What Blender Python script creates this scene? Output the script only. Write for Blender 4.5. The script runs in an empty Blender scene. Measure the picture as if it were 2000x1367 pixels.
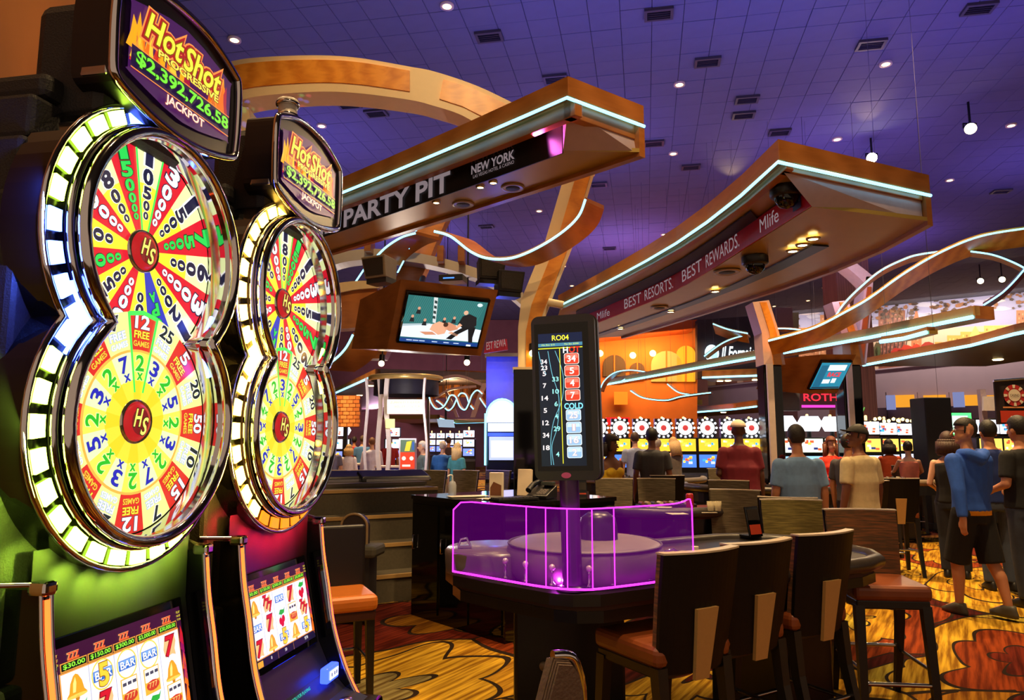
import bpy, bmesh, math, random
from mathutils import Vector, Matrix
random.seed(7)
S = bpy.context.scene
COL = S.collection
PI = math.pi
# ---------------------------------------------------------------- camera
F_PX, PITCH, EYE = 1400.0, math.radians(7.2), 1.58
cam_d = bpy.data.cameras.new('camera'); cam_d.sensor_width = 36.0; cam_d.lens = F_PX / 2000 * 36
cam_d.clip_start = 0.05; cam_d.clip_end = 200
cam = bpy.data.objects.new('camera', cam_d); COL.objects.link(cam)
cam.location = (0, 0, EYE); cam.rotation_euler = (PI / 2 + PITCH, 0, 0)
S.camera = cam
# ---------------------------------------------------------------- world, exposure
wd = bpy.data.worlds.new('world'); S.world = wd; wd.use_nodes = True
wd.node_tree.nodes['Background'].inputs[0].default_value = (1.0, 0.70, 0.46, 1)
wd.node_tree.nodes['Background'].inputs[1].default_value = 0.34
S.view_settings.view_transform = 'Standard'; S.view_settings.look = 'None'
S.view_settings.exposure = 0.3; S.view_settings.gamma = 1.0
S.view_settings.use_curve_mapping = False
try:
    S.cycles.max_bounces = 6; S.cycles.diffuse_bounces = 3; S.cycles.glossy_bounces = 4; S.cycles.caustics_reflective = False; S.cycles.caustics_refractive = False; S.cycles.sample_clamp_indirect = 6.0
except AttributeError: pass
CEIL = 9.0

def ray(px, py):
    x = (px - 1000) / F_PX; u = -(py - 683.5) / F_PX
    return Vector((x, math.cos(PITCH) - u * math.sin(PITCH), math.sin(PITCH) + u * math.cos(PITCH)))
CAM = Vector((0, 0, EYE))
def W(px, py, Y):
    r = ray(px, py); return CAM + r * (Y / r.y)
def G(px, py, z):
    r = ray(px, py); return CAM + r * ((z - EYE) / r.z)

def light(name, kind, loc, power, color, size=0.1, aim=None, spot=80, blend=0.6, size_y=None):
    d = bpy.data.lights.new(name, kind); d.energy = power; d.color = color
    if kind == 'AREA':
        d.size = size
        if size_y: d.shape = 'RECTANGLE'; d.size_y = size_y
    else: d.shadow_soft_size = size
    if kind == 'SPOT': d.spot_size = math.radians(spot); d.spot_blend = blend
    o = bpy.data.objects.new(name, d); COL.objects.link(o); o.location = loc
    if aim is not None:
        o.rotation_euler = (Vector(aim) - Vector(loc)).to_track_quat('-Z', 'Y').to_euler()
    return o
# unseen lamps added in mid-air wash the high ceiling blue and violet
BLUE = (0.05, 0.12, 1.0); VIO = (0.11, 0.09, 1.0)
for (x, y, p, c) in ((-3.5, 11.0, 26, BLUE), (0.5, 11.0, 58, BLUE), (4.5, 11.0, 64, BLUE), (8.5, 11.5, 60, VIO), (-5.0, 17.0, 80, (0.2, 0.16, 1.0)), (1.5, 17.0, 80, (0.22, 0.18, 1.0)), (8.0, 17.0, 80, (0.25, 0.16, 1.0)), (14.0, 18.0, 70, (0.25, 0.16, 1.0)), (-4.0, 25.0, 120, (0.3, 0.2, 1.0)), (4.0, 26.0, 120, (0.4, 0.25, 1.0)), (13.0, 26.0, 120, (0.4, 0.2, 1.0))):
    light('wash_lamp', 'AREA', (x, y, 6.7), p, c, 3.2, (x, y + 0.3, 9))
# unseen warm spots standing in for the ceiling lamps over the gaming floor
WARM = (1.0, 0.66, 0.30)
for (x, y, p) in ((0.6, 5.4, 1500), (3.6, 5.6, 1900), (-1.6, 8.8, 1100), (3.0, 10.5, 2900), (6.5, 9.5, 2500), (8.0, 15.0, 3000), (1.0, 16.0, 2600), (-5.0, 18.0, 4200), (5.0, 21.0, 2600), (-4.0, 26.0, 4000), (11.0, 25.0, 2600)):
    light('warm_fill_spot', 'SPOT', (x, y, CEIL - 0.15), p, WARM, 0.12, (x, y, 0), 75, 0.8)
light('warm_fill_spot', 'SPOT', (0.9, 0.6, CEIL - 0.15), 900, WARM, 0.12, (-0.6, 2.4, 1.2), 50, 0.8)
light('warm_fill_spot', 'SPOT', (-3.5, 4.0, CEIL - 0.15), 800, WARM, 0.12, (-1.8, 2.2, 2.0), 40, 0.8)

light('warm_fill_spot', 'SPOT', (-0.8, 3.2, CEIL - 0.15), 800, WARM, 0.12, (-1.3, 8.8, 5.4), 48, 0.8)  # added spot warms the arch from the camera side
light('warm_fill_spot', 'SPOT', (1.6, 1.2, CEIL - 0.15), 1100, WARM, 0.12, (0.6, 5.0, 3.8), 50, 0.8)  # added spot warms the lettered canopy fascia
# ---------------------------------------------------------------- colour and materials
def lin(c):
    if max(c) > 1.0: c = [v / 255 for v in c]
    return tuple((v / 12.92 if v <= 0.04045 else ((v + 0.055) / 1.055) ** 2.4) for v in c)
MATS = {}
def nt(name):
    m = bpy.data.materials.new(name); m.use_nodes = True
    t = m.node_tree; return m, t, t.nodes['Principled BSDF']
def pm(col, rough=0.5, metal=0.0, var=0.12, scale=14.0, bump=0.0, spec=0.5, key=None):
    """painted / plastic / metal material with a faint procedural variation"""
    k = ('pm', tuple(col), rough, metal, var, scale, bump, spec)
    if k in MATS: return MATS[k]
    m, t, b = nt('surface_%d' % len(MATS)); L = t.links
    c = lin(col); n = t.nodes.new('ShaderNodeTexNoise'); n.inputs['Scale'].default_value = scale; n.inputs['Detail'].default_value = 4
    tc = t.nodes.new('ShaderNodeTexCoord'); L.new(tc.outputs['Object'], n.inputs['Vector'])
    r = t.nodes.new('ShaderNodeMix'); r.data_type = 'RGBA'
    r.inputs[6].default_value = (*[v * (1 - var) for v in c], 1); r.inputs[7].default_value = (*[min(1, v * (1 + var)) for v in c], 1)
    L.new(n.outputs['Fac'], r.inputs[0]); L.new(r.outputs[2], b.inputs['Base Color'])
    b.inputs['Roughness'].default_value = rough; b.inputs['Metallic'].default_value = metal
    b.inputs['Specular IOR Level'].default_value = spec
    if bump:
        bp = t.nodes.new('ShaderNodeBump'); bp.inputs['Strength'].default_value = bump; bp.inputs['Distance'].default_value = 0.01
        L.new(n.outputs['Fac'], bp.inputs['Height']); L.new(bp.outputs['Normal'], b.inputs['Normal'])
    MATS[k] = m; return m
def em(col, s=1.0, base=None):
    """something that gives off light: lamp, screen, neon"""
    k = ('em', tuple(col), s)
    if k in MATS: return MATS[k]
    m, t, b = nt('glow_%d' % len(MATS)); c = lin(col)
    b.inputs['Base Color'].default_value = (*[v * 0.3 for v in c], 1); b.inputs['Roughness'].default_value = 0.35
    b.inputs['Emission Color'].default_value = (*c, 1); b.inputs['Emission Strength'].default_value = s
    MATS[k] = m; return m
def wood(c1, c2, scale=6.0, rough=0.35, stretch=(1, 1, 6), key='wood', dist=4.0):
    k = (key, tuple(c1), tuple(c2), scale, stretch)
    if k in MATS: return MATS[k]
    m, t, b = nt('wood_%d' % len(MATS)); L = t.links
    tc = t.nodes.new('ShaderNodeTexCoord'); mp = t.nodes.new('ShaderNodeMapping'); mp.inputs['Scale'].default_value = stretch
    L.new(tc.outputs['Object'], mp.inputs['Vector'])
    n = t.nodes.new('ShaderNodeTexNoise'); n.inputs['Scale'].default_value = scale; n.inputs['Detail'].default_value = 6; n.inputs['Distortion'].default_value = dist * 0.3
    L.new(mp.outputs[0], n.inputs['Vector'])
    w = t.nodes.new('ShaderNodeTexWave'); w.inputs['Scale'].default_value = scale * 0.35; w.inputs['Distortion'].default_value = dist; w.inputs['Detail'].default_value = 3
    L.new(mp.outputs[0], w.inputs['Vector'])
    a = t.nodes.new('ShaderNodeMath'); a.operation = 'MULTIPLY_ADD'; a.inputs[1].default_value = 0.45
    L.new(w.outputs['Fac'], a.inputs[0]); L.new(n.outputs['Fac'], a.inputs[2])
    r = t.nodes.new('ShaderNodeValToRGB'); r.color_ramp.elements[0].position = 0.35; r.color_ramp.elements[1].position = 0.95
    r.color_ramp.elements[0].color = (*lin(c1), 1); r.color_ramp.elements[1].color = (*lin(c2), 1)
    L.new(a.outputs[0], r.inputs[0]); L.new(r.outputs[0], b.inputs['Base Color'])
    b.inputs['Roughness'].default_value = rough
    bp = t.nodes.new('ShaderNodeBump'); bp.inputs['Strength'].default_value = 0.12; bp.inputs['Distance'].default_value = 0.01
    L.new(a.outputs[0], bp.inputs['Height']); L.new(bp.outputs['Normal'], b.inputs['Normal'])
    MATS[k] = m; return m
def glass(col=(1, 1, 1), rough=0.02, alpha=0.12, emis=None, es=0.0):
    k = ('gl', tuple(col), rough, alpha, emis, es)
    if k in MATS: return MATS[k]
    m, t, b = nt('glass_%d' % len(MATS))
    b.inputs['Base Color'].default_value = (*lin(col), 1); b.inputs['Roughness'].default_value = rough
    b.inputs['Alpha'].default_value = alpha
    if emis: b.inputs['Emission Color'].default_value = (*lin(emis), 1); b.inputs['Emission Strength'].default_value = es
    MATS[k] = m; return m

# ---------------------------------------------------------------- mesh builder
class MB:
    def __init__(s): s.v = []; s.f = []; s.m = []; s.mats = []; s.sm = []
    def mi(s, m):
        if m not in s.mats: s.mats.append(m)
        return s.mats.index(m)
    def add(s, vs, fs, m, smooth=False):
        b = len(s.v); i = s.mi(m); s.v += [tuple(v) for v in vs]
        for f in fs: s.f.append(tuple(b + k for k in f)); s.m.append(i); s.sm.append(smooth)
        return s
    def box(s, c, d, m, M=None):
        x, y, z = d[0] / 2, d[1] / 2, d[2] / 2; c = Vector(c)
        vs = [Vector((a, b, e)) for a in (-x, x) for b in (-y, y) for e in (-z, z)]
        if M is not None: vs = [M @ v for v in vs]
        vs = [c + v for v in vs]
        return s.add(vs, [(0, 1, 3, 2), (4, 6, 7, 5), (0, 4, 5, 1), (2, 3, 7, 6), (0, 2, 6, 4), (1, 5, 7, 3)], m)
    def hexa(s, b4, t4, m):
        return s.add(list(b4) + list(t4), [(3, 2, 1, 0), (4, 5, 6, 7), (0, 1, 5, 4), (1, 2, 6, 5), (2, 3, 7, 6), (3, 0, 4, 7)], m)
    def prism(s, poly, ext, m, cap=True, m_side=None):
        n = len(poly); e = Vector(ext); a = [Vector(p) for p in poly]; b = [p + e for p in a]
        fs = [(i, (i + 1) % n, n + (i + 1) % n, n + i) for i in range(n)]
        s.add(a + b, fs, m_side or m)
        if cap: s.add(a, [tuple(range(n))[::-1]], m); s.add(b, [tuple(range(n))], m)
        return s
    def strip(s, A, B, ext, m, closed=False, smooth=False):
        """solid band between polylines A and B, thickened by ext"""
        e = Vector(ext); n = len(A); A = [Vector(p) for p in A]; B = [Vector(p) for p in B]
        vs = A + B + [p + e for p in A] + [p + e for p in B]; fs = []
        r = range(n if closed else n - 1)
        for i in r:
            j = (i + 1) % n
            fs += [(i, j, n + j, n + i), (2 * n + i, 3 * n + i, 3 * n + j, 2 * n + j), (i, 2 * n + i, 2 * n + j, j), (n + i, n + j, 3 * n + j, 3 * n + i)]
        if not closed: fs += [(0, n, 3 * n, 2 * n), (n - 1, 3 * n - 1, 4 * n - 1, 2 * n - 1)]
        return s.add(vs, fs, m, smooth)
    def tube(s, pts, r, m, n=8, closed=False, caps=True, smooth=True):
        P = [Vector(p) for p in pts]; k = len(P); rings = []
        R = r if isinstance(r, (list, tuple)) else [r] * k
        up = None
        for i in range(k):
            a = P[(i - 1) % k] if (i > 0 or closed) else P[i]; b = P[(i + 1) % k] if (i < k - 1 or closed) else P[i]
            d = (b - a)
            if d.length < 1e-9: d = Vector((0, 0, 1))
            d.normalize()
            if up is None:
                up = Vector((0, 0, 1)) if abs(d.z) < 0.9 else Vector((1, 0, 0))
            x = d.cross(up)
            if x.length < 1e-6: x = d.orthogonal()
            x.normalize(); y = x.cross(d).normalized(); up = y
            rings.append([P[i] + (x * math.cos(2 * PI * j / n) + y * math.sin(2 * PI * j / n)) * R[i] for j in range(n)])
        vs = [v for g in rings for v in g]; fs = []
        for i in range(k if closed else k - 1):
            q = (i + 1) % k
            for j in range(n): fs.append((i * n + j, i * n + (j + 1) % n, q * n + (j + 1) % n, q * n + j))
        s.add(vs, fs, m, smooth)
        if caps and not closed:
            s.add(rings[0], [tuple(range(n))[::-1]], m); s.add(rings[-1], [tuple(range(n))], m)
        return s
    def cyl(s, p0, p1, r0, m, r1=None, n=14, smooth=True): return s.tube([p0, p1], [r0, r0 if r1 is None else r1], m, n, smooth=smooth)
    def lathe(s, prof, m, c=(0, 0, 0), ax=(0, 0, 1), n=20, smooth=True, sq=(1, 1), a0=0.0, a1=2 * PI):
        """profile [(r, h)] spun about ax"""
        c = Vector(c); z = Vector(ax).normalized(); x = Vector((0, 0, 1)).cross(z)
        x = Vector((1, 0, 0)) if x.length < 1e-6 else x.normalized()
        y = z.cross(x); full = abs(a1 - a0 - 2 * PI) < 1e-6; k = n if full else n + 1; vs = []
        for (r, h) in prof:
            for j in range(k):
                a = a0 + (a1 - a0) * j / n
                vs.append(c + x * (r * math.cos(a) * sq[0]) + y * (r * math.sin(a) * sq[1]) + z * h)
        fs = []
        for i in range(len(prof) - 1):
            for j in range(n):
                q = (j + 1) % k; fs.append((i * k + j, i * k + q, (i + 1) * k + q, (i + 1) * k + j))
        return s.add(vs, fs, m, smooth)
    def ball(s, c, r, m, n=12, k=8, M=None):
        R = Vector((r, r, r)) if not hasattr(r, '__len__') else Vector(r); c = Vector(c); vs = [Vector((0, 0, -1))]
        for i in range(1, k):
            a = -PI / 2 + PI * i / k
            for j in range(n):
                b = 2 * PI * j / n; vs.append(Vector((math.cos(a) * math.cos(b), math.cos(a) * math.sin(b), math.sin(a))))
        vs.append(Vector((0, 0, 1))); vs = [Vector((v.x * R.x, v.y * R.y, v.z * R.z)) for v in vs]
        if M is not None: vs = [M @ v for v in vs]
        fs = [(0, 1 + (j + 1) % n, 1 + j) for j in range(n)]
        for i in range(k - 2):
            for j in range(n): fs.append((1 + i * n + j, 1 + i * n + (j + 1) % n, 1 + (i + 1) * n + (j + 1) % n, 1 + (i + 1) * n + j))
        t = len(vs) - 1; b0 = 1 + (k - 2) * n
        fs += [(t, b0 + j, b0 + (j + 1) % n) for j in range(n)]
        return s.add([c + v for v in vs], fs, m, True)
    def cone(s, p0, r0, p1, r1, m, n=10):
        """closed capsule with tapered body"""
        s.tube([p0, p1], [r0, r1], m, n); s.ball(p0, r0, m, n, 6); s.ball(p1, r1, m, n, 6); return s
    def build(s, name, parent=None, bevel=0.0, seg=2):
        me = bpy.data.meshes.new(name); me.from_pydata(s.v, [], s.f)
        for m in s.mats: me.materials.append(m)
        me.polygons.foreach_set('material_index', s.m); me.polygons.foreach_set('use_smooth', s.sm)
        me.update()
        o = bpy.data.objects.new(name, me); COL.objects.link(o)
        if parent: o.parent = parent; REG.setdefault(parent.name, []).append(o)
        if bevel:
            b = o.modifiers.new('bevel', 'BEVEL'); b.width = bevel; b.segments = seg; b.limit_method = 'ANGLE'; b.angle_limit = math.radians(40)
        return o
def tag(o, label=None, cat=None, group=None, kind=None):
    if label: o['label'] = label
    if cat: o['category'] = cat
    if group: o['group'] = group
    if kind: o['kind'] = kind
    return o
def thing(name, label, cat, loc=(0, 0, 0), rz=0.0, group=None, sc=1.0):
    o = bpy.data.objects.new(name, None); COL.objects.link(o); o.location = loc; o.rotation_euler = (0, 0, rz); o.scale = (sc,) * 3
    o.empty_display_size = 0.1
    return tag(o, label, cat, group)
def dup(root, loc=None, rz=None, label=None, group=None, sc=None):
    def cp(o, par):
        c = o.copy(); COL.objects.link(c); c.parent = par
        if par is not None: REG.setdefault(par.name, []).append(c)
        for ch in KIDS(o): cp(ch, c)
        return c
    r = cp(root, None)
    if loc is not None: r.location = loc
    if rz is not None: r.rotation_euler = (0, 0, rz)
    if sc is not None: r.scale = (sc,) * 3
    if label: r['label'] = label
    if group: r['group'] = group
    return r
REG = {}
def KIDS(o): return list(REG.get(o.name, []))
def one(mb, name, label, cat, group=None, bevel=0.0):
    return tag(mb.build(name, None, bevel), label, cat, group)
def struct(mb, name, label, parent=None, bevel=0.0):
    o = mb.build(name, parent, bevel)
    if parent is None: tag(o, label, None, None, 'structure')
    return o

# ---------------------------------------------------------------- lettering
GLYPH = {}
def glyphs(txt, bold=0.0, shear=0.0):
    k = (txt, bold, shear)
    if k in GLYPH: return GLYPH[k]
    cu = bpy.data.curves.new('lettering', 'FONT'); cu.body = txt; cu.offset = bold; cu.shear = shear; cu.resolution_u = 3; cu.fill_mode = 'FRONT'
    o = bpy.data.objects.new('lettering', cu)
    me = o.to_mesh()
    vs = [(v.co.x, v.co.y) for v in me.vertices]; fs = [tuple(p.vertices) for p in me.polygons]
    o.to_mesh_clear(); bpy.data.objects.remove(o); bpy.data.curves.remove(cu)
    if not vs: vs = [(0, 0)]
    x0 = min(v[0] for v in vs); x1 = max(v[0] for v in vs); y0 = min(v[1] for v in vs); y1 = max(v[1] for v in vs)
    GLYPH[k] = (vs, fs, x0, x1, y0, y1); return GLYPH[k]
class Print(MB):
    """flat print on a surface: origin o, unit axes ex, ey; layers lie a hair apart along n"""
    def __init__(s, o, ex, ey, glow=1.0, step=0.0006):
        MB.__init__(s); s.o = Vector(o); s.ex = Vector(ex); s.ey = Vector(ey); s.n = s.ex.normalized().cross(s.ey.normalized()); s.glow = glow; s.step = step
    def pt(s, x, y, l): return s.o + s.ex * x + s.ey * y + s.n * (l * s.step)
    def mt(s, c): return c if not isinstance(c, tuple) else (em(c, s.glow) if s.glow > 0 else pm(c, 0.5, 0, 0.05))
    def poly(s, pts, c, l=0): return s.add([s.pt(x, y, l) for x, y in pts], [tuple(range(len(pts)))], s.mt(c))
    def rect(s, x0, y0, x1, y1, c, l=0): return s.poly([(x0, y0), (x1, y0), (x1, y1), (x0, y1)], c, l)
    def disc(s, cx, cy, rx, ry, c, l=0, n=20): return s.poly([(cx + rx * math.cos(2 * PI * i / n), cy + ry * math.sin(2 * PI * i / n)) for i in range(n)], c, l)
    def ring(s, cx, cy, r0, r1, c, l=0, n=32, a0=0, a1=2 * PI, sy=1.0):
        for i in range(n):
            p, q = a0 + (a1 - a0) * i / n, a0 + (a1 - a0) * (i + 1) / n
            s.poly([(cx + r * math.cos(t), cy + r * sy * math.sin(t)) for r, t in ((r0, p), (r1, p), (r1, q), (r0, q))], c, l)
        return s
    def text(s, txt, cx, cy, h, c, l=1, w=None, bold=0.0, rot=0.0, out=None, ob=0.05, shear=0.0, align='c'):
        vs, fs, x0, x1, y0, y1 = glyphs(txt, 0.0, shear)
        k = h / max(1e-6, (y1 - y0)); kx = k if w is None else w / max(1e-6, (x1 - x0))
        mx = {'c': (x0 + x1) / 2, 'l': x0, 'r': x1}[align]; my = (y0 + y1) / 2; ca, sa = math.cos(rot), math.sin(rot)
        for (b, col, ll) in (((bold + ob, out, l), (bold, c, l + 1)) if out else ((bold, c, l),)):
            vs, fs = glyphs(txt, b, shear)[:2]
            s.add([s.pt(cx + (x - mx) * kx * ca - (y - my) * k * sa, cy + (x - mx) * kx * sa + (y - my) * k * ca, ll) for x, y in vs], fs, s.mt(col))
        return s
def smooth_pts(P, n=6):
    """Catmull-Rom through tuples"""
    P = [tuple(p) for p in P]; out = []
    for i in range(len(P) - 1):
        p0 = P[max(i - 1, 0)]; p1 = P[i]; p2 = P[i + 1]; p3 = P[min(i + 2, len(P) - 1)]
        for k in range(n):
            t = k / n
            out.append(tuple(0.5 * (2 * b + (c - a) * t + (2 * a - 5 * b + 4 * c - d) * t * t + (-a + 3 * b - 3 * c + d) * t ** 3) for a, b, c, d in zip(p0, p1, p2, p3)))
    return out + [P[-1]]

# shared materials
CHROME = pm((215, 210, 215), 0.08, 1.0, 0.03)
CHROME_R = pm((190, 185, 185), 0.22, 1.0, 0.05)
BLACK = pm((14, 13, 15), 0.35, 0, 0.2)
BLACK_GLOSS = pm((8, 8, 10), 0.06, 0, 0.1)
BLACK_ROUGH = pm((34, 31, 32), 0.6, 0, 0.25, 220, 0.25)
GOLDWOOD = wood((196, 114, 22), (228, 150, 48), 3.0, 0.35, (1, 1, 2.5), 'goldwood', 7.0)
WALNUT = wood((150, 88, 36), (176, 108, 50), 3.0, 0.32, (1, 1, 5))
CREAM = pm((222, 200, 160), 0.45, 0, 0.05)
SOFFIT = pm((176, 142, 62), 0.35, 0.25, 0.1, 6)
NEON = em((120, 215, 255), 3.2)
DARKMESH = pm((48, 44, 42), 0.5, 0.4, 0.5, 180, 0.6)
WARMLAMP = em((255, 214, 140), 9.0)
# ================================================================ setting
TH = math.radians(10.5)
AX = Vector((math.sin(TH), math.cos(TH), 0)); NX = Vector((math.cos(TH), -math.sin(TH), 0))
# --- carpet
def carpet():
    m, t, b = nt('carpet'); L = t.links; N = t.nodes
    tc = N.new('ShaderNodeTexCoord'); mp = N.new('ShaderNodeMapping'); mp.inputs['Rotation'].default_value = (0, 0, math.radians(38)); L.new(tc.outputs['Object'], mp.inputs[0])
    # swirl: warp the coordinates
    n1 = N.new('ShaderNodeTexNoise'); n1.inputs['Scale'].default_value = 0.7; n1.inputs['Detail'].default_value = 1.0; L.new(mp.outputs[0], n1.inputs['Vector'])
    sc = N.new('ShaderNodeVectorMath'); sc.operation = 'SCALE'; sc.inputs['Scale'].default_value = 0.9
    sb = N.new('ShaderNodeVectorMath'); sb.operation = 'SUBTRACT'; sb.inputs[1].default_value = (0.5, 0.5, 0.5)
    L.new(n1.outputs['Color'], sb.inputs[0]); L.new(sb.outputs[0], sc.inputs[0])
    ad = N.new('ShaderNodeVectorMath'); L.new(mp.outputs[0], ad.inputs[0]); L.new(sc.outputs[0], ad.inputs[1])
    s2 = N.new('ShaderNodeMapping'); s2.inputs['Scale'].default_value = (1.5, 0.8, 1); L.new(ad.outputs[0], s2.inputs[0])
    v = N.new('ShaderNodeTexVoronoi'); v.voronoi_dimensions = '2D'; v.inputs['Scale'].default_value = 0.62; L.new(s2.outputs[0], v.inputs['Vector'])
    ve = N.new('ShaderNodeTexVoronoi'); ve.voronoi_dimensions = '2D'; ve.feature = 'DISTANCE_TO_EDGE'; ve.inputs['Scale'].default_value = 0.62; L.new(s2.outputs[0], ve.inputs['Vector'])
    # rings inside each petal
    vc = N.new('ShaderNodeVectorMath'); vc.operation = 'SUBTRACT'; L.new(s2.outputs[0], vc.inputs[0]); L.new(v.outputs['Position'], vc.inputs[1])
    xy = N.new('ShaderNodeSeparateXYZ'); L.new(vc.outputs[0], xy.inputs[0])
    at = N.new('ShaderNodeMath'); at.operation = 'ARCTAN2'; L.new(xy.outputs['Y'], at.inputs[0]); L.new(xy.outputs['X'], at.inputs[1])
    a3 = N.new('ShaderNodeMath'); a3.operation = 'MULTIPLY'; a3.inputs[1].default_value = 3.5; L.new(at.outputs[0], a3.inputs[0])
    sn = N.new('ShaderNodeMath'); sn.operation = 'SINE'; L.new(a3.outputs[0], sn.inputs[0])
    ab = N.new('ShaderNodeMath'); ab.operation = 'ABSOLUTE'; L.new(sn.outputs[0], ab.inputs[0])
    dd = N.new('ShaderNodeMath'); dd.operation = 'MULTIPLY_ADD'; dd.inputs[1].default_value = -0.13; L.new(ab.outputs[0], dd.inputs[0])
    rg = N.new('ShaderNodeMath'); rg.operation = 'MULTIPLY_ADD'; rg.inputs[1].default_value = 1.5
    sx = N.new('ShaderNodeSeparateColor'); L.new(v.outputs['Color'], sx.inputs[0]); L.new(v.outputs['Distance'], dd.inputs[2]); L.new(dd.outputs[0], rg.inputs[0]); L.new(sx.outputs[0], rg.inputs[2])
    stp = N.new('ShaderNodeMath'); stp.operation = 'MULTIPLY'; stp.inputs[1].default_value = 2.3; L.new(rg.outputs[0], stp.inputs[0])
    fl = N.new('ShaderNodeMath'); fl.operation = 'FLOOR'; L.new(stp.outputs[0], fl.inputs[0])
    fr = N.new('ShaderNodeMath'); fr.operation = 'FRACT'; L.new(stp.outputs[0], fr.inputs[0])
    wn = N.new('ShaderNodeTexWhiteNoise'); wn.noise_dimensions = '4D'; L.new(v.outputs['Color'], wn.inputs['Vector']); L.new(fl.outputs[0], wn.inputs['W'])
    cr = N.new('ShaderNodeValToRGB'); cr.color_ramp.interpolation = 'CONSTANT'
    cols = [(0, (214, 160, 44)), (0.2, (176, 116, 30)), (0.33, (150, 62, 22)), (0.46, (220, 172, 50)), (0.58, (112, 36, 20)), (0.70, (84, 24, 18)), (0.79, (140, 126, 80)), (0.87, (120, 76, 30)), (0.94, (196, 170, 60))]
    e = cr.color_ramp.elements; e[0].position = 0; e[0].color = (*lin(cols[0][1]), 1); e[1].position = cols[1][0]; e[1].color = (*lin(cols[1][1]), 1)
    for p, c in cols[2:]: q = e.new(p); q.color = (*lin(c), 1)
    L.new(wn.outputs['Value'], cr.inputs[0])
    # yarn streaks along one direction
    ms = N.new('ShaderNodeMapping'); ms.vector_type = 'TEXTURE'; ms.inputs['Scale'].default_value = (0.6, 0.036, 1); ms.inputs['Rotation'].default_value = (0, 0, math.radians(58)); L.new(tc.outputs['Object'], ms.inputs[0])
    ns = N.new('ShaderNodeTexNoise'); ns.inputs['Scale'].default_value = 1.0; ns.inputs['Detail'].default_value = 4; L.new(ms.outputs[0], ns.inputs['Vector'])
    sr = N.new('ShaderNodeValToRGB'); sr.color_ramp.elements[0].position = 0.38; sr.color_ramp.elements[1].position = 0.62
    sr.color_ramp.elements[0].color = (0.26, 0.18, 0.11, 1); sr.color_ramp.elements[1].color = (0.86, 0.88, 0.85, 1); L.new(ns.outputs['Fac'], sr.inputs[0])
    mx = N.new('ShaderNodeMix'); mx.data_type = 'RGBA'; mx.blend_type = 'MULTIPLY'; mx.inputs[0].default_value = 0.95; L.new(cr.outputs[0], mx.inputs[6]); L.new(sr.outputs[0], mx.inputs[7])
    # dark outlines
    e1 = N.new('ShaderNodeMath'); e1.operation = 'LESS_THAN'; e1.inputs[1].default_value = 0.012; L.new(ve.outputs['Distance'], e1.inputs[0])
    e2 = N.new('ShaderNodeMath'); e2.operation = 'LESS_THAN'; e2.inputs[1].default_value = 0.085; L.new(fr.outputs[0], e2.inputs[0])
    eo = N.new('ShaderNodeMath'); eo.operation = 'MAXIMUM'; L.new(e1.outputs[0], eo.inputs[0]); L.new(e2.outputs[0], eo.inputs[1])
    m3 = N.new('ShaderNodeMix'); m3.data_type = 'RGBA'; L.new(eo.outputs[0], m3.inputs[0]); L.new(mx.outputs[2], m3.inputs[6]); m3.inputs[7].default_value = (*lin((38, 26, 18)), 1)
    L.new(m3.outputs[2], b.inputs['Base Color']); b.inputs['Roughness'].default_value = 0.95; b.inputs['Specular IOR Level'].default_value = 0.1
    nf = N.new('ShaderNodeTexNoise'); nf.inputs['Scale'].default_value = 260; L.new(tc.outputs['Object'], nf.inputs['Vector'])
    bp = N.new('ShaderNodeBump'); bp.inputs['Strength'].default_value = 0.4; bp.inputs['Distance'].default_value = 0.004; L.new(nf.outputs['Fac'], bp.inputs['Height']); L.new(bp.outputs[0], b.inputs['Normal'])
    return m
struct(MB().box((0, 22, -0.05), (70, 50, 0.1), carpet()), 'floor', 'swirling gold, rust and maroon patterned casino carpet')

# --- ceiling: base slab and separate tiles, lines run along the building axes
TILE = pm((104, 106, 124), 0.85, 0, 0.10, 3.0)
ceil = struct(MB().box((0, 24, CEIL + 0.15), (84, 60, 0.2), pm((40, 38, 42), 0.9)), 'ceiling', 'high dark tiled ceiling washed with blue and violet light')
TS = 0.55
tile_me = None
def project(p):
    d = Vector(p) - CAM; y = d.y * math.cos(PITCH) + d.z * math.sin(PITCH); z = -d.y * math.sin(PITCH) + d.z * math.cos(PITCH)
    return (1000 + F_PX * d.x / y, 683.5 - F_PX * z / y, y) if y > 0.1 else (-9999, -9999, -1)
cand = []
for i in range(-70, 75):
    for j in range(8, 92):
        c = AX * (j * TS) + NX * (i * TS); u, v, d = project((c.x, c.y, CEIL))
        if d > 0 and -80 < u < 2080 and -60 < v < 720: cand.append((d, c))
cand.sort(key=lambda a: a[0])
M_T = Matrix.Rotation(-TH, 3, 'Z')
rest = MB()
for k, (d, c) in enumerate(cand):
    dz = random.uniform(-0.004, 0.004)
    if k < 300:
        if tile_me is None:
            o = MB().box((0, 0, 0), (TS - 0.008, TS - 0.008, 0.03), TILE, M_T).build('ceiling_tile', ceil, 0.006, 1); tile_me = o
        else:
            o = tile_me.copy(); COL.objects.link(o)
        o.location = (c.x, c.y, CEIL + 0.035 + dz)
    else: rest.box((c.x, c.y, CEIL + 0.035 + dz), (TS - 0.008, TS - 0.008, 0.03), TILE, M_T)
# tiny party-light dots and lamp scallops thrown on the ceiling
r_ = rest.build('ceiling_tile_field', ceil); r_['kind'] = 'stuff'

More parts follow.
